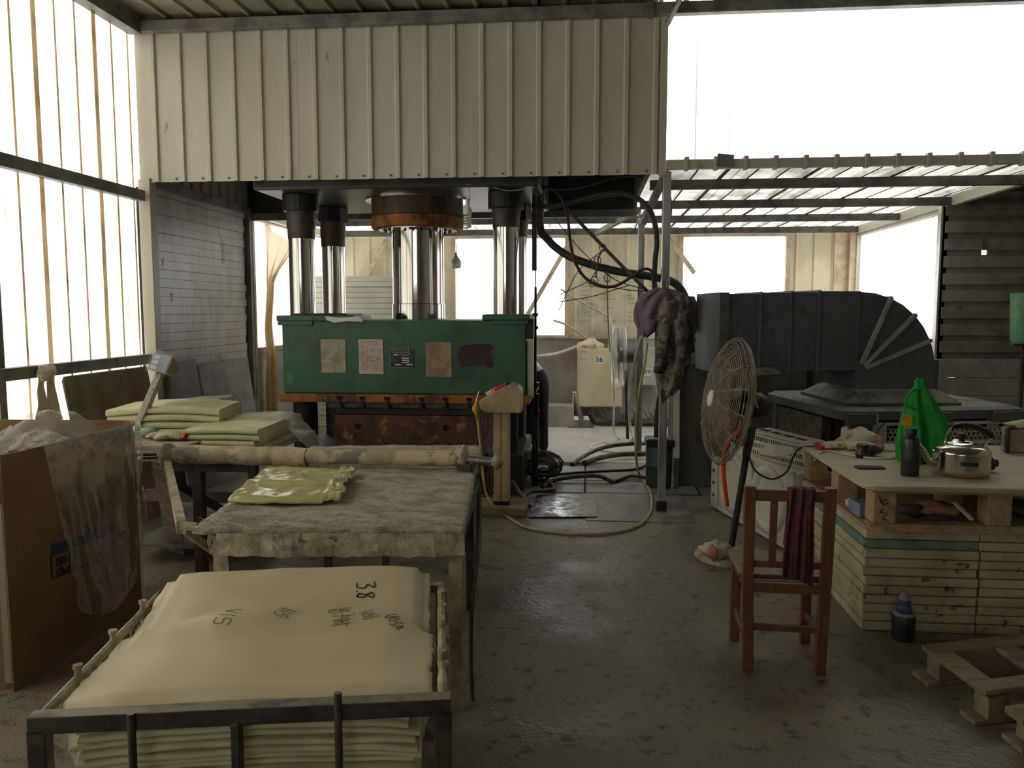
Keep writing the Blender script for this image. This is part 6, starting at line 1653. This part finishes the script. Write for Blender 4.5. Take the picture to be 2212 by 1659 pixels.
for r in range(3):
    b = MB(); z0 = 0.12 + 0.30 * r
    for k in range(22):
        for j in range(3):
            s0 = 0.05 + 0.041 * k; t0 = z0 + 0.06 * j
            b.prism([gp(s0, t0, -0.006), gp(s0 + 0.022, t0, -0.006), gp(s0 + 0.026, t0 + 0.045, -0.006), gp(s0 + 0.004, t0 + 0.045, -0.006)], (gp(0, 0, 0.010) - gp(0, 0)))
    tag(b.build('slot_row', M['dark_gap'], GP), kind='stuff')

# ------------------------------------------------------------------ big pedestal fan
fb = at(1580, 1206, Z=0.0)
FA = thing('pedestal_fan', 'large dusty pedestal fan with wire cage beside the wooden chair', 'fan', fb)
b = MB(); b.lathe([(0.225, 0.0), (0.235, 0.012), (0.23, 0.03), (0.15, 0.055), (0.06, 0.07), (0.045, 0.075)], fb, 40); b.build('base', M['felt'], FA, smooth=True, flat_angle=40)
ptop = at(1612, 985, Y=fb.y + 0.02)
b = MB(); b.cyl(fb + V((0.0, 0.02, 0.06)), ptop, 0.021, 16); b.build('pole', M['black'], FA, smooth=True, flat_angle=40)
fc = at(1571, 866, Y=fb.y - 0.02)
b = MB(); b.tube([ptop, at(1622, 930, Y=fb.y), at(1632, 880, Y=fb.y)], [0.026, 0.03, 0.03], 12); b.build('yoke', M['fanblade'], FA, smooth=True)
# head axis: pointing to the left, a little to the viewer, tilted down slightly
axn = V((-0.98, -0.11, 0.0)).normalized(); axn = (axn + V((0, 0, 0.16))).normalized()
e1 = axn.cross(V((0, 0, 1))).normalized(); e2 = e1.cross(axn).normalized()
if e2.z < 0: e2 = -e2
RF = 0.405
def fr(r, a, d): return fc + e1 * r * math.cos(a) + e2 * r * math.sin(a) + axn * d
def cage(name, sgn):
    b = MB()
    prof = [(0.05, 0.105), (0.18, 0.10), (0.30, 0.075), (0.38, 0.035), (RF, 0.0)]
    def dep(r):
        for (r0, d0), (r1, d1) in zip(prof, prof[1:]):
            if r <= r1: return d0 + (d1 - d0) * (r - r0) / (r1 - r0)
        return 0
    for i in range(26):
        r = 0.06 + (RF - 0.06) * i / 25
        b.tube([fr(r, 2 * math.pi * k / 48, sgn * dep(r)) for k in range(48)], 0.0025 if i < 25 else 0.005, 4, closed=True)
    for k in range(16):
        a = 2 * math.pi * k / 16
        b.tube([fr(r, a + 0.12 * sgn * (r / RF), sgn * (dep(r) + 0.004)) for r, _ in prof], 0.0028, 4)
    return b.build(name, M['wire'], FA)
cage('front_cage', 1); cage('rear_cage', -1)
b = MB(); b.loft([[fr(r, 2 * math.pi * k / 24, d) for k in range(24)] for r, d in ((0.055, 0.10), (0.055, 0.112), (0.04, 0.118))]); b.build('cage_badge', M['white_mark'], FA, smooth=True)
for k in range(3):
    a0 = 2.1 * k + 0.5
    b = MB(); b.grid(lambda s, t, a0=a0: fr(0.05 + 0.31 * s, a0 + (t - 0.5) * (0.9 - 0.15 * s), 0.07 * (t - 0.5)), 8, 8); b.build('blade', M['fanblade'], FA, solid=0.003, smooth=True)
b = MB(); b.loft([[fr(r, 2 * math.pi * k / 20, d) for k in range(20)] for r, d in ((0.045, 0.05), (0.045, -0.06))]); b.build('hub', M['black'], FA)
b = MB(); b.loft([[fr(r, 2 * math.pi * k / 24, d) for k in range(24)] for r, d in ((0.075, -0.085), (0.088, -0.11), (0.088, -0.20), (0.07, -0.25), (0.03, -0.27))]); b.build('motor', M['black'], FA, smooth=True)
mcn = fr(0.0, 0, -0.2)
b = MB(); c = at(1641, 870, Y=fb.y - 0.12); b.tube([c + V((0.022 * math.cos(a), 0, 0.034 * math.sin(a))) for a in [R(100 + 15 * k) for k in range(11)]], 0.007, 6); b.build('yellow_trim', M['yellow'], FA)
# orange cord and cloth tied to the fan
b = MB(); b.tube(catmull([at(1605, 925, Y=fb.y - 0.1), at(1590, 935, Y=fb.y - 0.12), at(1572, 955, Y=fb.y - 0.12), at(1564, 985, Y=fb.y - 0.1), at(1563, 1020, Y=fb.y - 0.08), at(1566, 1055, Y=fb.y - 0.05), at(1571, 1092, Y=fb.y)], 6), 0.014, 8)
one(b, 'orange_cord', M['orange'], 'orange cord hanging from the big fan', 'cord', smooth=True)
b = lump(at(1598, 935, Y=fb.y - 0.02), (0.05, 0.04, 0.085), 8)
one(b, 'pink_cloth', M['pink_rag'], 'pinkish cloth knotted on the fan pole behind the cage', 'cloth', smooth=True)
b = lump(at(1548, 1187, Z=0.09), (0.09, 0.07, 0.05), 15, sc=1.4, n=18)
one(b, 'rag_heap', M['rag'], 'crumpled beige gloves heaped on the fan base', 'rag', smooth=True)
b = lump(at(1545, 1190, Z=0.10) + V((-0.02, -0.05, 0.0)), (0.035, 0.025, 0.045), 6, sc=1.2)
one(b, 'pink_glove', M['pink_rag'], 'small pink glove on the fan base', 'glove', smooth=True)
hose('power_lead', 'black cord sagging from the fan to the plywood table', 'cord', [at(1618, 985, Y=4.98), at(1628, 1012, Y=4.95), at(1650, 1030, Y=4.95), at(1675, 1034, Y=4.95), at(1700, 1018, Y=4.95), at(1712, 990, Y=4.98), at(1725, 970, Y=5.02), at(1745, 965, Y=5.05), at(1790, 962, Z=0.78)], 0.006, 'black')

# ------------------------------------------------------------------ wooden chair
CH = thing('wooden_chair', 'worn reddish wooden chair with slatted back seen from behind', 'chair', (0.885, 3.66, 0), R(-2))
def ch(name, x0, x1, y0, y1, z0, z1, m='chairwood'):
    b = MB(); b.bb(x0, x1, y0, y1, z0, z1)
    return b.build(name, M[m], CH, world=False, bevel=0.004)
CX = 0.165
for sx in (-1, 1):
    b = MB(); b.loft([[V((sx * (CX + o) + a * 0.023, -0.155 + yb + c * 0.022, z)) for a, c in ((-1, -1), (1, -1), (1, 1), (-1, 1))] for z, yb, o in ((0, 0.0, -0.012), (0.42, 0, 0), (0.84, -0.02, 0.004))])
    b.build('leg', M['chairwood'], CH, world=False, bevel=0.004)
    ch('leg', sx * CX - 0.022, sx * CX + 0.022, 0.155, 0.197, 0, 0.41)
    ch('side_stretcher', sx * CX - 0.012, sx * CX + 0.012, -0.14, 0.17, 0.13, 0.165)
    ch('side_apron', sx * CX - 0.012, sx * CX + 0.012, -0.14, 0.17, 0.36, 0.405)
ch('seat', -0.20, 0.20, -0.13, 0.235, 0.41, 0.432)
b = MB(); b.bb(-0.145, 0.145, -0.172, -0.15, 0.362, 0.408); b.build('rear_apron', M['chairwood'], CH, world=False, bevel=0.003)
ch('rear_stretcher', -0.145, 0.145, -0.165, -0.145, 0.185, 0.215)
ch('front_stretcher', -0.145, 0.145, 0.165, 0.185, 0.27, 0.305)
ch('front_apron', -0.145, 0.145, 0.165, 0.185, 0.355, 0.405)
b = MB(); b.bb(-0.15, 0.15, -0.185, -0.163, 0.775, 0.825); b.build('top_rail', M['chairwood'], CH, world=False, bevel=0.004)
ch('lower_rail', -0.145, 0.145, -0.172, -0.152, 0.475, 0.507)
for x in (-0.065, 0.065):
    b = MB(); b.bar((x, -0.165, 0.5), (x, -0.175, 0.78), 0.03, 0.014, up=(0, 1, 0)); b.build('back_slat', M['chairwood'], CH, world=False)
# towel over the chair back
b = MB(); CM = Matrix.Translation((0.885, 3.66, 0)) @ Matrix.Rotation(R(-2), 4, 'Z')
def towel(s, t):
    x = -0.015 + 0.115 * s + 0.012 * math.sin(t * 5) * (1 - s) + 0.006 * n3(s * 8, t * 4, 1)
    L = t * 0.66
    if L < 0.26: y = -0.150; z = 0.835 - 0.26 + L
    elif L < 0.30: f = (L - 0.26) / 0.04; y = -0.150 - 0.048 * f; z = 0.836
    else: y = -0.20; z = 0.834 - (L - 0.30) * 1.08 - 0.04 * s * s * (t if t > 0.9 else 0)
    y += (0.010 * math.sin(s * 17 + t * 2) + 0.006 * math.sin(s * 31)) * (1 if y < -0.16 else -0.5) * (-1)
    return CM @ V((x, y, z))
b.grid(towel, 28, 44)
one(b, 'maroon_towel', M['maroon'], 'maroon towel hanging over the chair back', 'towel', smooth=True, solid=0.006)

# ------------------------------------------------------------------ pile of cream panels
PY0_, PY1_ = 4.02, 5.21
hgt = 0.512 / 11
for col, (x0, x1) in enumerate(((1.385, 1.925), (1.935, 2.48))):
    for k in range(11):
        b = MB(); j = rnd.uniform(-0.006, 0.006)
        b.bb(x0 + j, x1 + j * 0.3, PY0_ + rnd.uniform(-0.008, 0.006), PY1_, k * hgt + 0.002, (k + 1) * hgt - 0.0025)
        blue = (col == 0 and k == 9)
        nm = 'blue-green edged panel near the top of the left pile under the plywood' if blue else ('%s from the top of the %s cream panels piled under the plywood table' % (ORD[10 - k] if k < 10 else 'uppermost', ('left-hand', 'right-hand')[col]))
        one(b, 'sandwich_panel', M['panel_blue' if blue else 'panel'], nm, 'panel', 'cream panels piled under the plywood table', bevel=0.004)
# pallet on the pile
PT = thing('pallet_table', 'wooden pallet with plywood deck serving as a table on the panel pile', 'pallet', (1.95, 4.62, 0.512))
def rounded(x0, x1, y0, y1, r, z0, z1):
    b = MB(); ring = oct_ring(x0, x1, y0, y1, r, z0, 6)
    b.loft([ring, [V((p.x, p.y, z1)) for p in ring]]); return b
rounded(1.34, 2.62, 3.95, 5.22, 0.09, 0.740, 0.752).build('deck_board', M['plywood'], PT, bevel=0.002)
rounded(1.36, 2.60, 3.97, 5.20, 0.09, 0.722, 0.739).build('deck_board', M['plywood'], PT, bevel=0.002)
rounded(1.38, 2.58, 3.99, 5.18, 0.09, 0.514, 0.536).build('bottom_board', M['palletwood'], PT, bevel=0.002)
b = MB(); b.bb(1.40, 2.58, 4.0, 4.09, 0.536, 0.55); b.build('bottom_slat', M['palletwood'], PT)
blocks = [(1.41, 4.0), (1.95, 4.0), (2.46, 4.0), (1.39, 4.50), (1.95, 4.5), (2.46, 4.5), (1.39, 5.05), (1.95, 5.05), (2.46, 5.05)]
for x, y in blocks:
    b = MB(); b.bb(x, x + 0.11, y, y + 0.12, 0.55 if y < 4.1 else 0.536, 0.705 if y < 4.2 else 0.722); b.build('block', M['palletwood'], PT, bevel=0.006)
b = MB(); b.bb(1.40, 2.58, 3.995, 4.1, 0.706, 0.721); b.build('top_slat', M['palletwood'], PT)
b = MB(); q = V((1.455, 3.998, 0.63))
for st in ([(-0.02, 0.06), (0.0, 0.02), (0.025, 0.03)], [(-0.015, 0.03), (0.02, 0.045)], [(0.0, 0.0), (-0.015, -0.02), (0.02, -0.025), (0.0, -0.05), (0.02, -0.06)]):
    b.tube(catmull([q + V((x, 0, z)) for x, z in st], 4), 0.0025, 5)
b.build('pencil_mark', M['ink'], PT)
# odds and ends inside the pallet
for k, (c, r, m, lab) in enumerate((((1.80, 4.18, 0.59), (0.09, 0.07, 0.035), 'pink_rag', 'pinkish rag stuffed inside the pallet'), ((1.68, 4.2, 0.575), (0.08, 0.06, 0.03), 'grey_cloth', 'grey rag stuffed inside the pallet beside the corner block'), ((2.25, 4.25, 0.585), (0.12, 0.08, 0.035), 'cable', 'dark bundle inside the right bay of the pallet'), ((1.44, 4.34, 0.565), (0.05, 0.06, 0.028), 'rag', 'cream glove in the side bay of the pallet'), ((1.46, 4.8, 0.57), (0.05, 0.08, 0.03), 'maroon', 'dark rag in the rear side bay of the pallet'))):
    one(lump(c, r, 20 + k, sc=1.2, n=16), 'rag', M[m], lab, 'rag', smooth=True)
b = MB(); b.bar((1.86, 4.16, 0.63), (1.90, 4.05, 0.57), 0.02, 0.01)
one(b, 'white_stick', M['white_mark'], 'white stick poking out of the pallet opening', 'stick')
b = MB(); b.bar((1.41, 4.30, 0.575), (1.42, 4.16, 0.575), 0.05, 0.07)
one(b, 'blue_grey_packet', M['lcd'], 'blue-grey packet in the side bay of the pallet', 'packet', bevel=0.006)
b = MB()
for k in range(4):
    b.tube([V((1.72 + 0.06 * math.cos(a) + 0.02 * k, 4.10 + 0.03 * math.sin(a), 0.555 + 0.006 * k)) for a in [2 * math.pi * j / 20 for j in range(20)]], 0.003, 5, closed=True)
one(b, 'wire_loop', M['cable'], 'thin wire loop in the front opening of the pallet', 'wire')

# ------------------------------------------------------------------ things on the plywood
ZP = 0.7525
KT = thing('kettle', 'stainless steel kettle with black arched handle on the plywood', 'kettle', (1.93, 4.27, ZP))
kc = V((1.93, 4.27, ZP))
b = MB(); b.lathe([(0.125, 0.0), (0.135, 0.008), (0.137, 0.03), (0.136, 0.112), (0.137, 0.117), (0.136, 0.124), (0.126, 0.142), (0.10, 0.156), (0.075, 0.160)], kc, 48); b.build('body', M['stainless'], KT, smooth=True, flat_angle=50)
b = MB(); b.lathe([(0.083, 0.158), (0.083, 0.164), (0.066, 0.170), (0.055, 0.173), (0.05, 0.178), (0.02, 0.183)], kc, 36); ld = b.build('lid', M['stainless'], KT, smooth=True, flat_angle=50)
b = MB(); b.lathe([(0.010, 0.182), (0.020, 0.205), (0.020, 0.208), (0.0235, 0.211), (0.020, 0.215)], kc, 20); b.build('knob', M['black'], ld, smooth=True, flat_angle=50)
b = MB(); b.tube(catmull([kc + V((-0.12, -0.01, 0.055)), kc + V((-0.165, -0.015, 0.075)), kc + V((-0.19, -0.018, 0.12)), kc + V((-0.215, -0.02, 0.152)), kc + V((-0.228, -0.02, 0.158))], 5), [0.024 - 0.016 * (i / 20) ** 0.7 for i in range(21)], 14); b.build('spout', M['stainless'], KT, smooth=True)
b = MB(); b.tube(catmull([kc + V((-0.06, -0.02, 0.25)), kc + V((0.0, -0.02, 0.258)), kc + V((0.07, -0.01, 0.245)), kc + V((0.13, 0.0, 0.215)), kc + V((0.15, 0.0, 0.195))], 5), [0.011 + 0.006 * math.sin(i / 20 * 3.1) for i in range(21)], 12); hn = b.build('handle', M['black'], KT, smooth=True)
b = MB(); b.tube([kc + V((-0.085, 0, 0.145)), kc + V((-0.085, -0.01, 0.2)), kc + V((-0.06, -0.02, 0.25))], 0.004, 6); b.tube([kc + V((0.105, 0, 0.14)), kc + V((0.15, 0, 0.197))], 0.004, 6); b.build('handle_wire', M['stainless'], hn)
b = MB(); b.grid(lambda s, t: kc + V((0.1385 * math.sin(R(-24 + 34 * s)), -0.1385 * math.cos(R(-24 + 34 * s)), 0.045 + 0.045 * t)), 10, 3); lb = b.build('sticker', M['stainless'], KT, smooth=True)
b = MB(); b.grid(lambda s, t: kc + V((0.1395 * math.sin(R(-24 + 34 * s)), -0.1395 * math.cos(R(-24 + 34 * s)), 0.066 + 0.020 * t)), 10, 2); b.build('black_band', M['black_plate'], lb, smooth=True)
# black bottle
BT = thing('black_bottle', 'black drinking bottle standing left of the kettle', 'bottle', (1.66, 4.22, ZP))
bc = V((1.66, 4.22, ZP))
b = MB(); b.lathe([(0.040, 0.0), (0.044, 0.005), (0.044, 0.10), (0.042, 0.15), (0.040, 0.185), (0.034, 0.20), (0.026, 0.205)], bc, 28); b.build('flask', M['bottle'], BT, smooth=True, flat_angle=50)
b = MB(); b.lathe([(0.024, 0.205), (0.025, 0.21), (0.025, 0.24), (0.022, 0.244)], bc, 24); b.build('cap', M['black'], BT, smooth=True, flat_angle=50)
b = MB(); b.grid(lambda s, t: bc + V((0.0455 * math.sin(R(10 + 30 * s)), -0.0455 * math.cos(R(10 + 30 * s)), 0.11 + 0.06 * t)), 5, 3); b.build('worn_sticker', M['grey_cloth'], BT, smooth=True)
# green carrier bag
GB = thing('green_bag', 'bright green cloth carrier bag standing behind the kettle', 'bag', (1.92, 4.62, ZP))
gc = V((1.86, 4.60, ZP))
b = MB(); R_ = []
for i, (z, xl, xr, ry) in enumerate(((0.0, -0.115, 0.12, 0.07), (0.015, -0.12, 0.13, 0.075), (0.10, -0.125, 0.15, 0.08), (0.18, -0.12, 0.155, 0.075), (0.25, -0.11, 0.125, 0.06), (0.32, -0.095, 0.085, 0.048), (0.38, -0.075, 0.045, 0.036), (0.42, -0.05, 0.015, 0.024), (0.445, -0.045, 0.0, 0.018), (0.465, -0.052, 0.012, 0.022))):
    cx, hw = (xl + xr) / 2, (xr - xl) / 2
    R_.append([gc + V((cx + hw * math.cos(a) * (1 + 0.05 * math.sin(7 * a + i * 0.4)), ry * math.sin(a) * (1 + 0.30 * math.sin(6 * a + 1 + i * 0.25) + 0.15 * math.sin(13 * a + i * 0.5)), z + 0.008 * math.sin(5 * a + i))) for a in [2 * math.pi * k / 56 for k in range(56)]])
b.loft(R_); b.build('bag_body', M['greenbag'], GB, smooth=True)
b = MB(); b.tube(catmull([gc + V((-0.02, -0.03, 0.42)), gc + V((-0.07, -0.04, 0.405)), gc + V((-0.105, -0.04, 0.36)), gc + V((-0.10, -0.04, 0.32)), gc + V((-0.06, -0.05, 0.30))], 6), 0.007, 8); b.build('handle_loop', M['greenbag'], GB, smooth=True)
b = MB(); b.box(gc + V((-0.105, -0.075, 0.245)), (0.05, 0.008, 0.06)); b.build('yellow_tag', M['yellow'], GB)
# gloves heap with red cuffs, jar, phone, cord
glove('work_glove', 'cream work glove with red cuff lying at the far edge of the plywood', (1.52, 5.0, ZP), R(12), 'red', scale=1.0)
glove('work_glove', 'second cream work glove folded behind the dark jar', (1.66, 4.98, ZP), R(150), 'red', scale=1.15)
one(lump((1.68, 5.06, ZP + 0.055), (0.12, 0.08, 0.062), 41, sc=0.8, n=18), 'glove_heap', M['rag'], 'puffed cream cloth glove heaped at the back of the plywood', 'glove', smooth=True)
one(lump((1.60, 5.08, ZP + 0.085), (0.025, 0.025, 0.045), 43, sc=0.4), 'pale_lump', M['rag'], 'pale lump standing up behind the glove heap', 'rag', smooth=True)  # pale blob of unknown identity, built as a plain lump
JR = thing('dark_jar', 'small dark dented jar in front of the glove heap', 'jar', (1.59, 4.72, ZP))
b = MB(); b.lathe([(0.036, 0.0), (0.040, 0.006), (0.040, 0.03), (0.028, 0.045), (0.028, 0.055), (0.034, 0.058), (0.034, 0.075), (0.028, 0.08)], (1.59, 4.72, ZP), 20); b.build('jar', M['jar'], JR, smooth=True, flat_angle=45)
one(lump((1.66, 4.78, ZP + 0.03), (0.06, 0.03, 0.03), 45, sc=1.2), 'grey_rag', M['grey_cloth'], 'grey rag beside the dark jar on the plywood', 'rag', smooth=True)
PH = thing('phone', 'black phone lying flat on the plywood', 'phone', (1.52, 4.39, ZP), R(4))
b = rounded(-0.075, 0.075, -0.036, 0.036, 0.012, 0.0005, 0.0085); b.build('case', M['phone'], PH, world=False, bevel=0.002)
b = rounded(-0.070, 0.070, -0.032, 0.032, 0.010, 0.0086, 0.0090); b.build('screen', M['black_plate'], PH, world=False)
hose('rope', 'beige cord lying in a wave across the plywood', 'cord', [(1.36, 4.86, 0.70), (1.37, 4.80, 0.757), (1.44, 4.88, 0.759), (1.52, 4.76, 0.759), (1.62, 4.66, 0.759), (1.72, 4.66, 0.759), (1.80, 4.72, 0.759)], 0.006, 'rag')
hose('rope', 'short cord running level behind the black bottle', 'cord', [(1.70, 4.95, 0.759), (1.82, 4.92, 0.759), (1.95, 4.9, 0.759)], 0.006, 'rag')
CP2 = thing('maroon_cup', 'small maroon cup tipped over right of the kettle', 'cup', (2.10, 4.38, ZP))
b = MB(); b.lathe([(0.034, -0.035), (0.038, 0.0), (0.036, 0.03), (0.03, 0.034)], (2.10, 4.36, ZP + 0.040), 18, Euler((0, R(80), 0))); b.build('cup', M['maroon'], CP2, smooth=True, flat_angle=45)
b = MB(); b.cyl((2.13, 4.36, ZP + 0.045), (2.155, 4.36, ZP + 0.045), 0.020, 12); b.build('stem', M['maroon'], CP2)
# unidentified framed bundle at the right edge, its box shape made up
p = at(2196, 950, Y=5.0)
FB = thing('framed_bundle', 'unidentified dark-rimmed bundle wrapped in torn cloth at the right edge of the plywood', 'box', (p.x, 5.0, ZP))
b = MB(); b.bb(p.x - 0.06, p.x + 0.30, 4.96, 5.06, ZP, at(2196, 925, Y=5.0).z); b.build('board', M['paper'], FB, bevel=0.006)
b = MB(); b.tube(catmull([V((p.x - 0.075, 4.95, ZP)), V((p.x - 0.078, 4.95, ZP + 0.11)), V((p.x - 0.04, 4.95, ZP + 0.155)), V((p.x + 0.3, 4.95, ZP + 0.16))], 5), 0.014, 8); b.build('rim', M['darksteel'], FB, smooth=True)
b = lump((p.x + 0.02, 4.97, ZP + 0.17), (0.10, 0.05, 0.022), 51, sc=1.0); b.build('torn_cloth', M['rag'], FB, smooth=True)
# green tub on a stand at the far right
p = at(2205, 690, Y=8.0)
GT = thing('green_tub', 'pale green plastic tub on a thin stand at the right edge', 'tub', (p.x + 0.05, 8.0, 0))
zt0, zt1 = at(2205, 742, Y=8.0).z, at(2205, 634, Y=8.0).z
b = MB(); b.lathe([(0.12, zt0), (0.135, zt0 + 0.03), (0.15, zt1 - 0.03), (0.155, zt1), (0.14, zt1 + 0.005)], (p.x + 0.06, 8.0, 0), 24); b.build('tub', M['bluegreen'], GT, smooth=True, flat_angle=45)
b = MB(); b.lathe([(0.06, zt1 + 0.005), (0.06, zt1 + 0.03)], (p.x + 0.08, 8.0, 0), 16); b.build('lid', M['machine'], GT)
b = MB(); b.cyl((p.x + 0.04, 8.0, 0), (p.x + 0.04, 8.0, zt0), 0.018, 10); b.bb(p.x - 0.1, p.x + 0.2, 7.9, 8.1, 0, 0.03); b.bb(p.x - 0.09, p.x + 0.2, 7.92, 8.08, zt0 - 0.02, zt0 - 0.001); b.build('stand', M['darksteel'], GT)

# blue-necked dark bottle on the floor by the pile
q = at(1950, 1380, Z=0)
FBt = thing('floor_bottle', 'dark bottle with blue ringed neck standing on the floor by the panel pile', 'bottle', q)
b = MB(); b.lathe([(0.050, 0.0), (0.054, 0.006), (0.054, 0.11), (0.048, 0.125)], q, 24); b.build('jar_body', M['bottle'], FBt, smooth=True, flat_angle=45)
b = MB(); b.lathe([(0.050, 0.122), (0.052, 0.128), (0.048, 0.136)], q, 24); b.build('white_ring', M['grey_board'], FBt, smooth=True)
b = MB(); b.lathe([(0.034, 0.135), (0.038, 0.14), (0.036, 0.165), (0.030, 0.172), (0.030, 0.176), (0.028, 0.20)], q, 20); b.build('neck', M['blue_plastic'], FBt, smooth=True, flat_angle=45)
b = MB(); b.lathe([(0.028, 0.20), (0.024, 0.215), (0.012, 0.235)], q, 18); b.build('cap', M['grey_board'], FBt, smooth=True, flat_angle=45)
# broken pallet on the floor
FP = thing('floor_pallet', 'weathered open wooden pallet lying on the floor at the lower right', 'pallet', (1.9, 3.3, 0))
def fp(name, pts, h0, h1):
    b = MB(); b.prism([V((x, y, h0)) for x, y in pts], (0, 0, h1 - h0)); return b.build(name, M['palletgrey'], FP, bevel=0.003)
o = at(1990, 1392, Z=0.14); e = at(2212, 1368, Z=0.14); n_ = at(2110, 1482, Z=0.14)
ux = (e - o).normalized(); uy = (n_ - o).normalized()
def q2(a, c): p = o + ux * a + uy * c; return (p.x, p.y)
def rect(a0, a1, c0, c1): return [q2(a0, c0), q2(a1, c0), q2(a1, c1), q2(a0, c1)]
ly = (n_ - o).length
fp('deck_slat', rect(0, 0.9, 0.0, 0.09), 0.118, 0.14)
fp('deck_slat', rect(0.0, 0.10, 0.09, ly + 0.03), 0.118, 0.14)
fp('deck_slat', rect(0.0, 0.9, ly - 0.03, ly + 0.055), 0.125, 0.147)
fp('deck_slat', rect(0.32, 0.42, 0.09, ly - 0.03), 0.116, 0.138)
fp('deck_slat', rect(0.02, 0.9, ly + 0.14, ly + 0.24), 0.105, 0.13)
for a, c in ((0.02, 0.02), (0.45, 0.02), (0.02, ly - 0.04), (0.45, ly - 0.03), (0.06, ly + 0.16), (0.4, ly + 0.15)):
    fp('block', rect(a, a + 0.10, c, c + 0.09), 0.022, 0.116 if c < ly else 0.105)
fp('bottom_slat', rect(-0.03, 0.14, -0.02, 0.11), 0.0, 0.02)
fp('bottom_slat', rect(-0.03, 0.9, ly - 0.06, ly + 0.04), 0.0, 0.02)
fp('bottom_slat', rect(0.02, 0.9, ly + 0.13, ly + 0.25), 0.0, 0.02)
# floor litter
b = MB(); rr = random.Random(99)
for k in range(900):
    x = rr.uniform(-3.4, 3.0); y = rr.uniform(1.6, 6.2); s_ = rr.uniform(0.002, 0.007)
    if rr.random() < 0.6: x = rr.gauss(-0.3, 0.7); y = rr.gauss(4.6, 1.0)
    a = rr.uniform(0, 6.28)
    b.add([V((x + s_ * rr.uniform(0.6, 1.6) * math.cos(a + j * 1.57), y + s_ * rr.uniform(0.5, 1.2) * math.sin(a + j * 1.57), 0.0012 + 0.002 * (j % 2))) for j in range(4)], [(0, 1, 2, 3)])
one(b, 'floor_litter', M['flake'], 'small resin flakes and fibre scraps scattered over the floor', 'litter', kind='stuff')
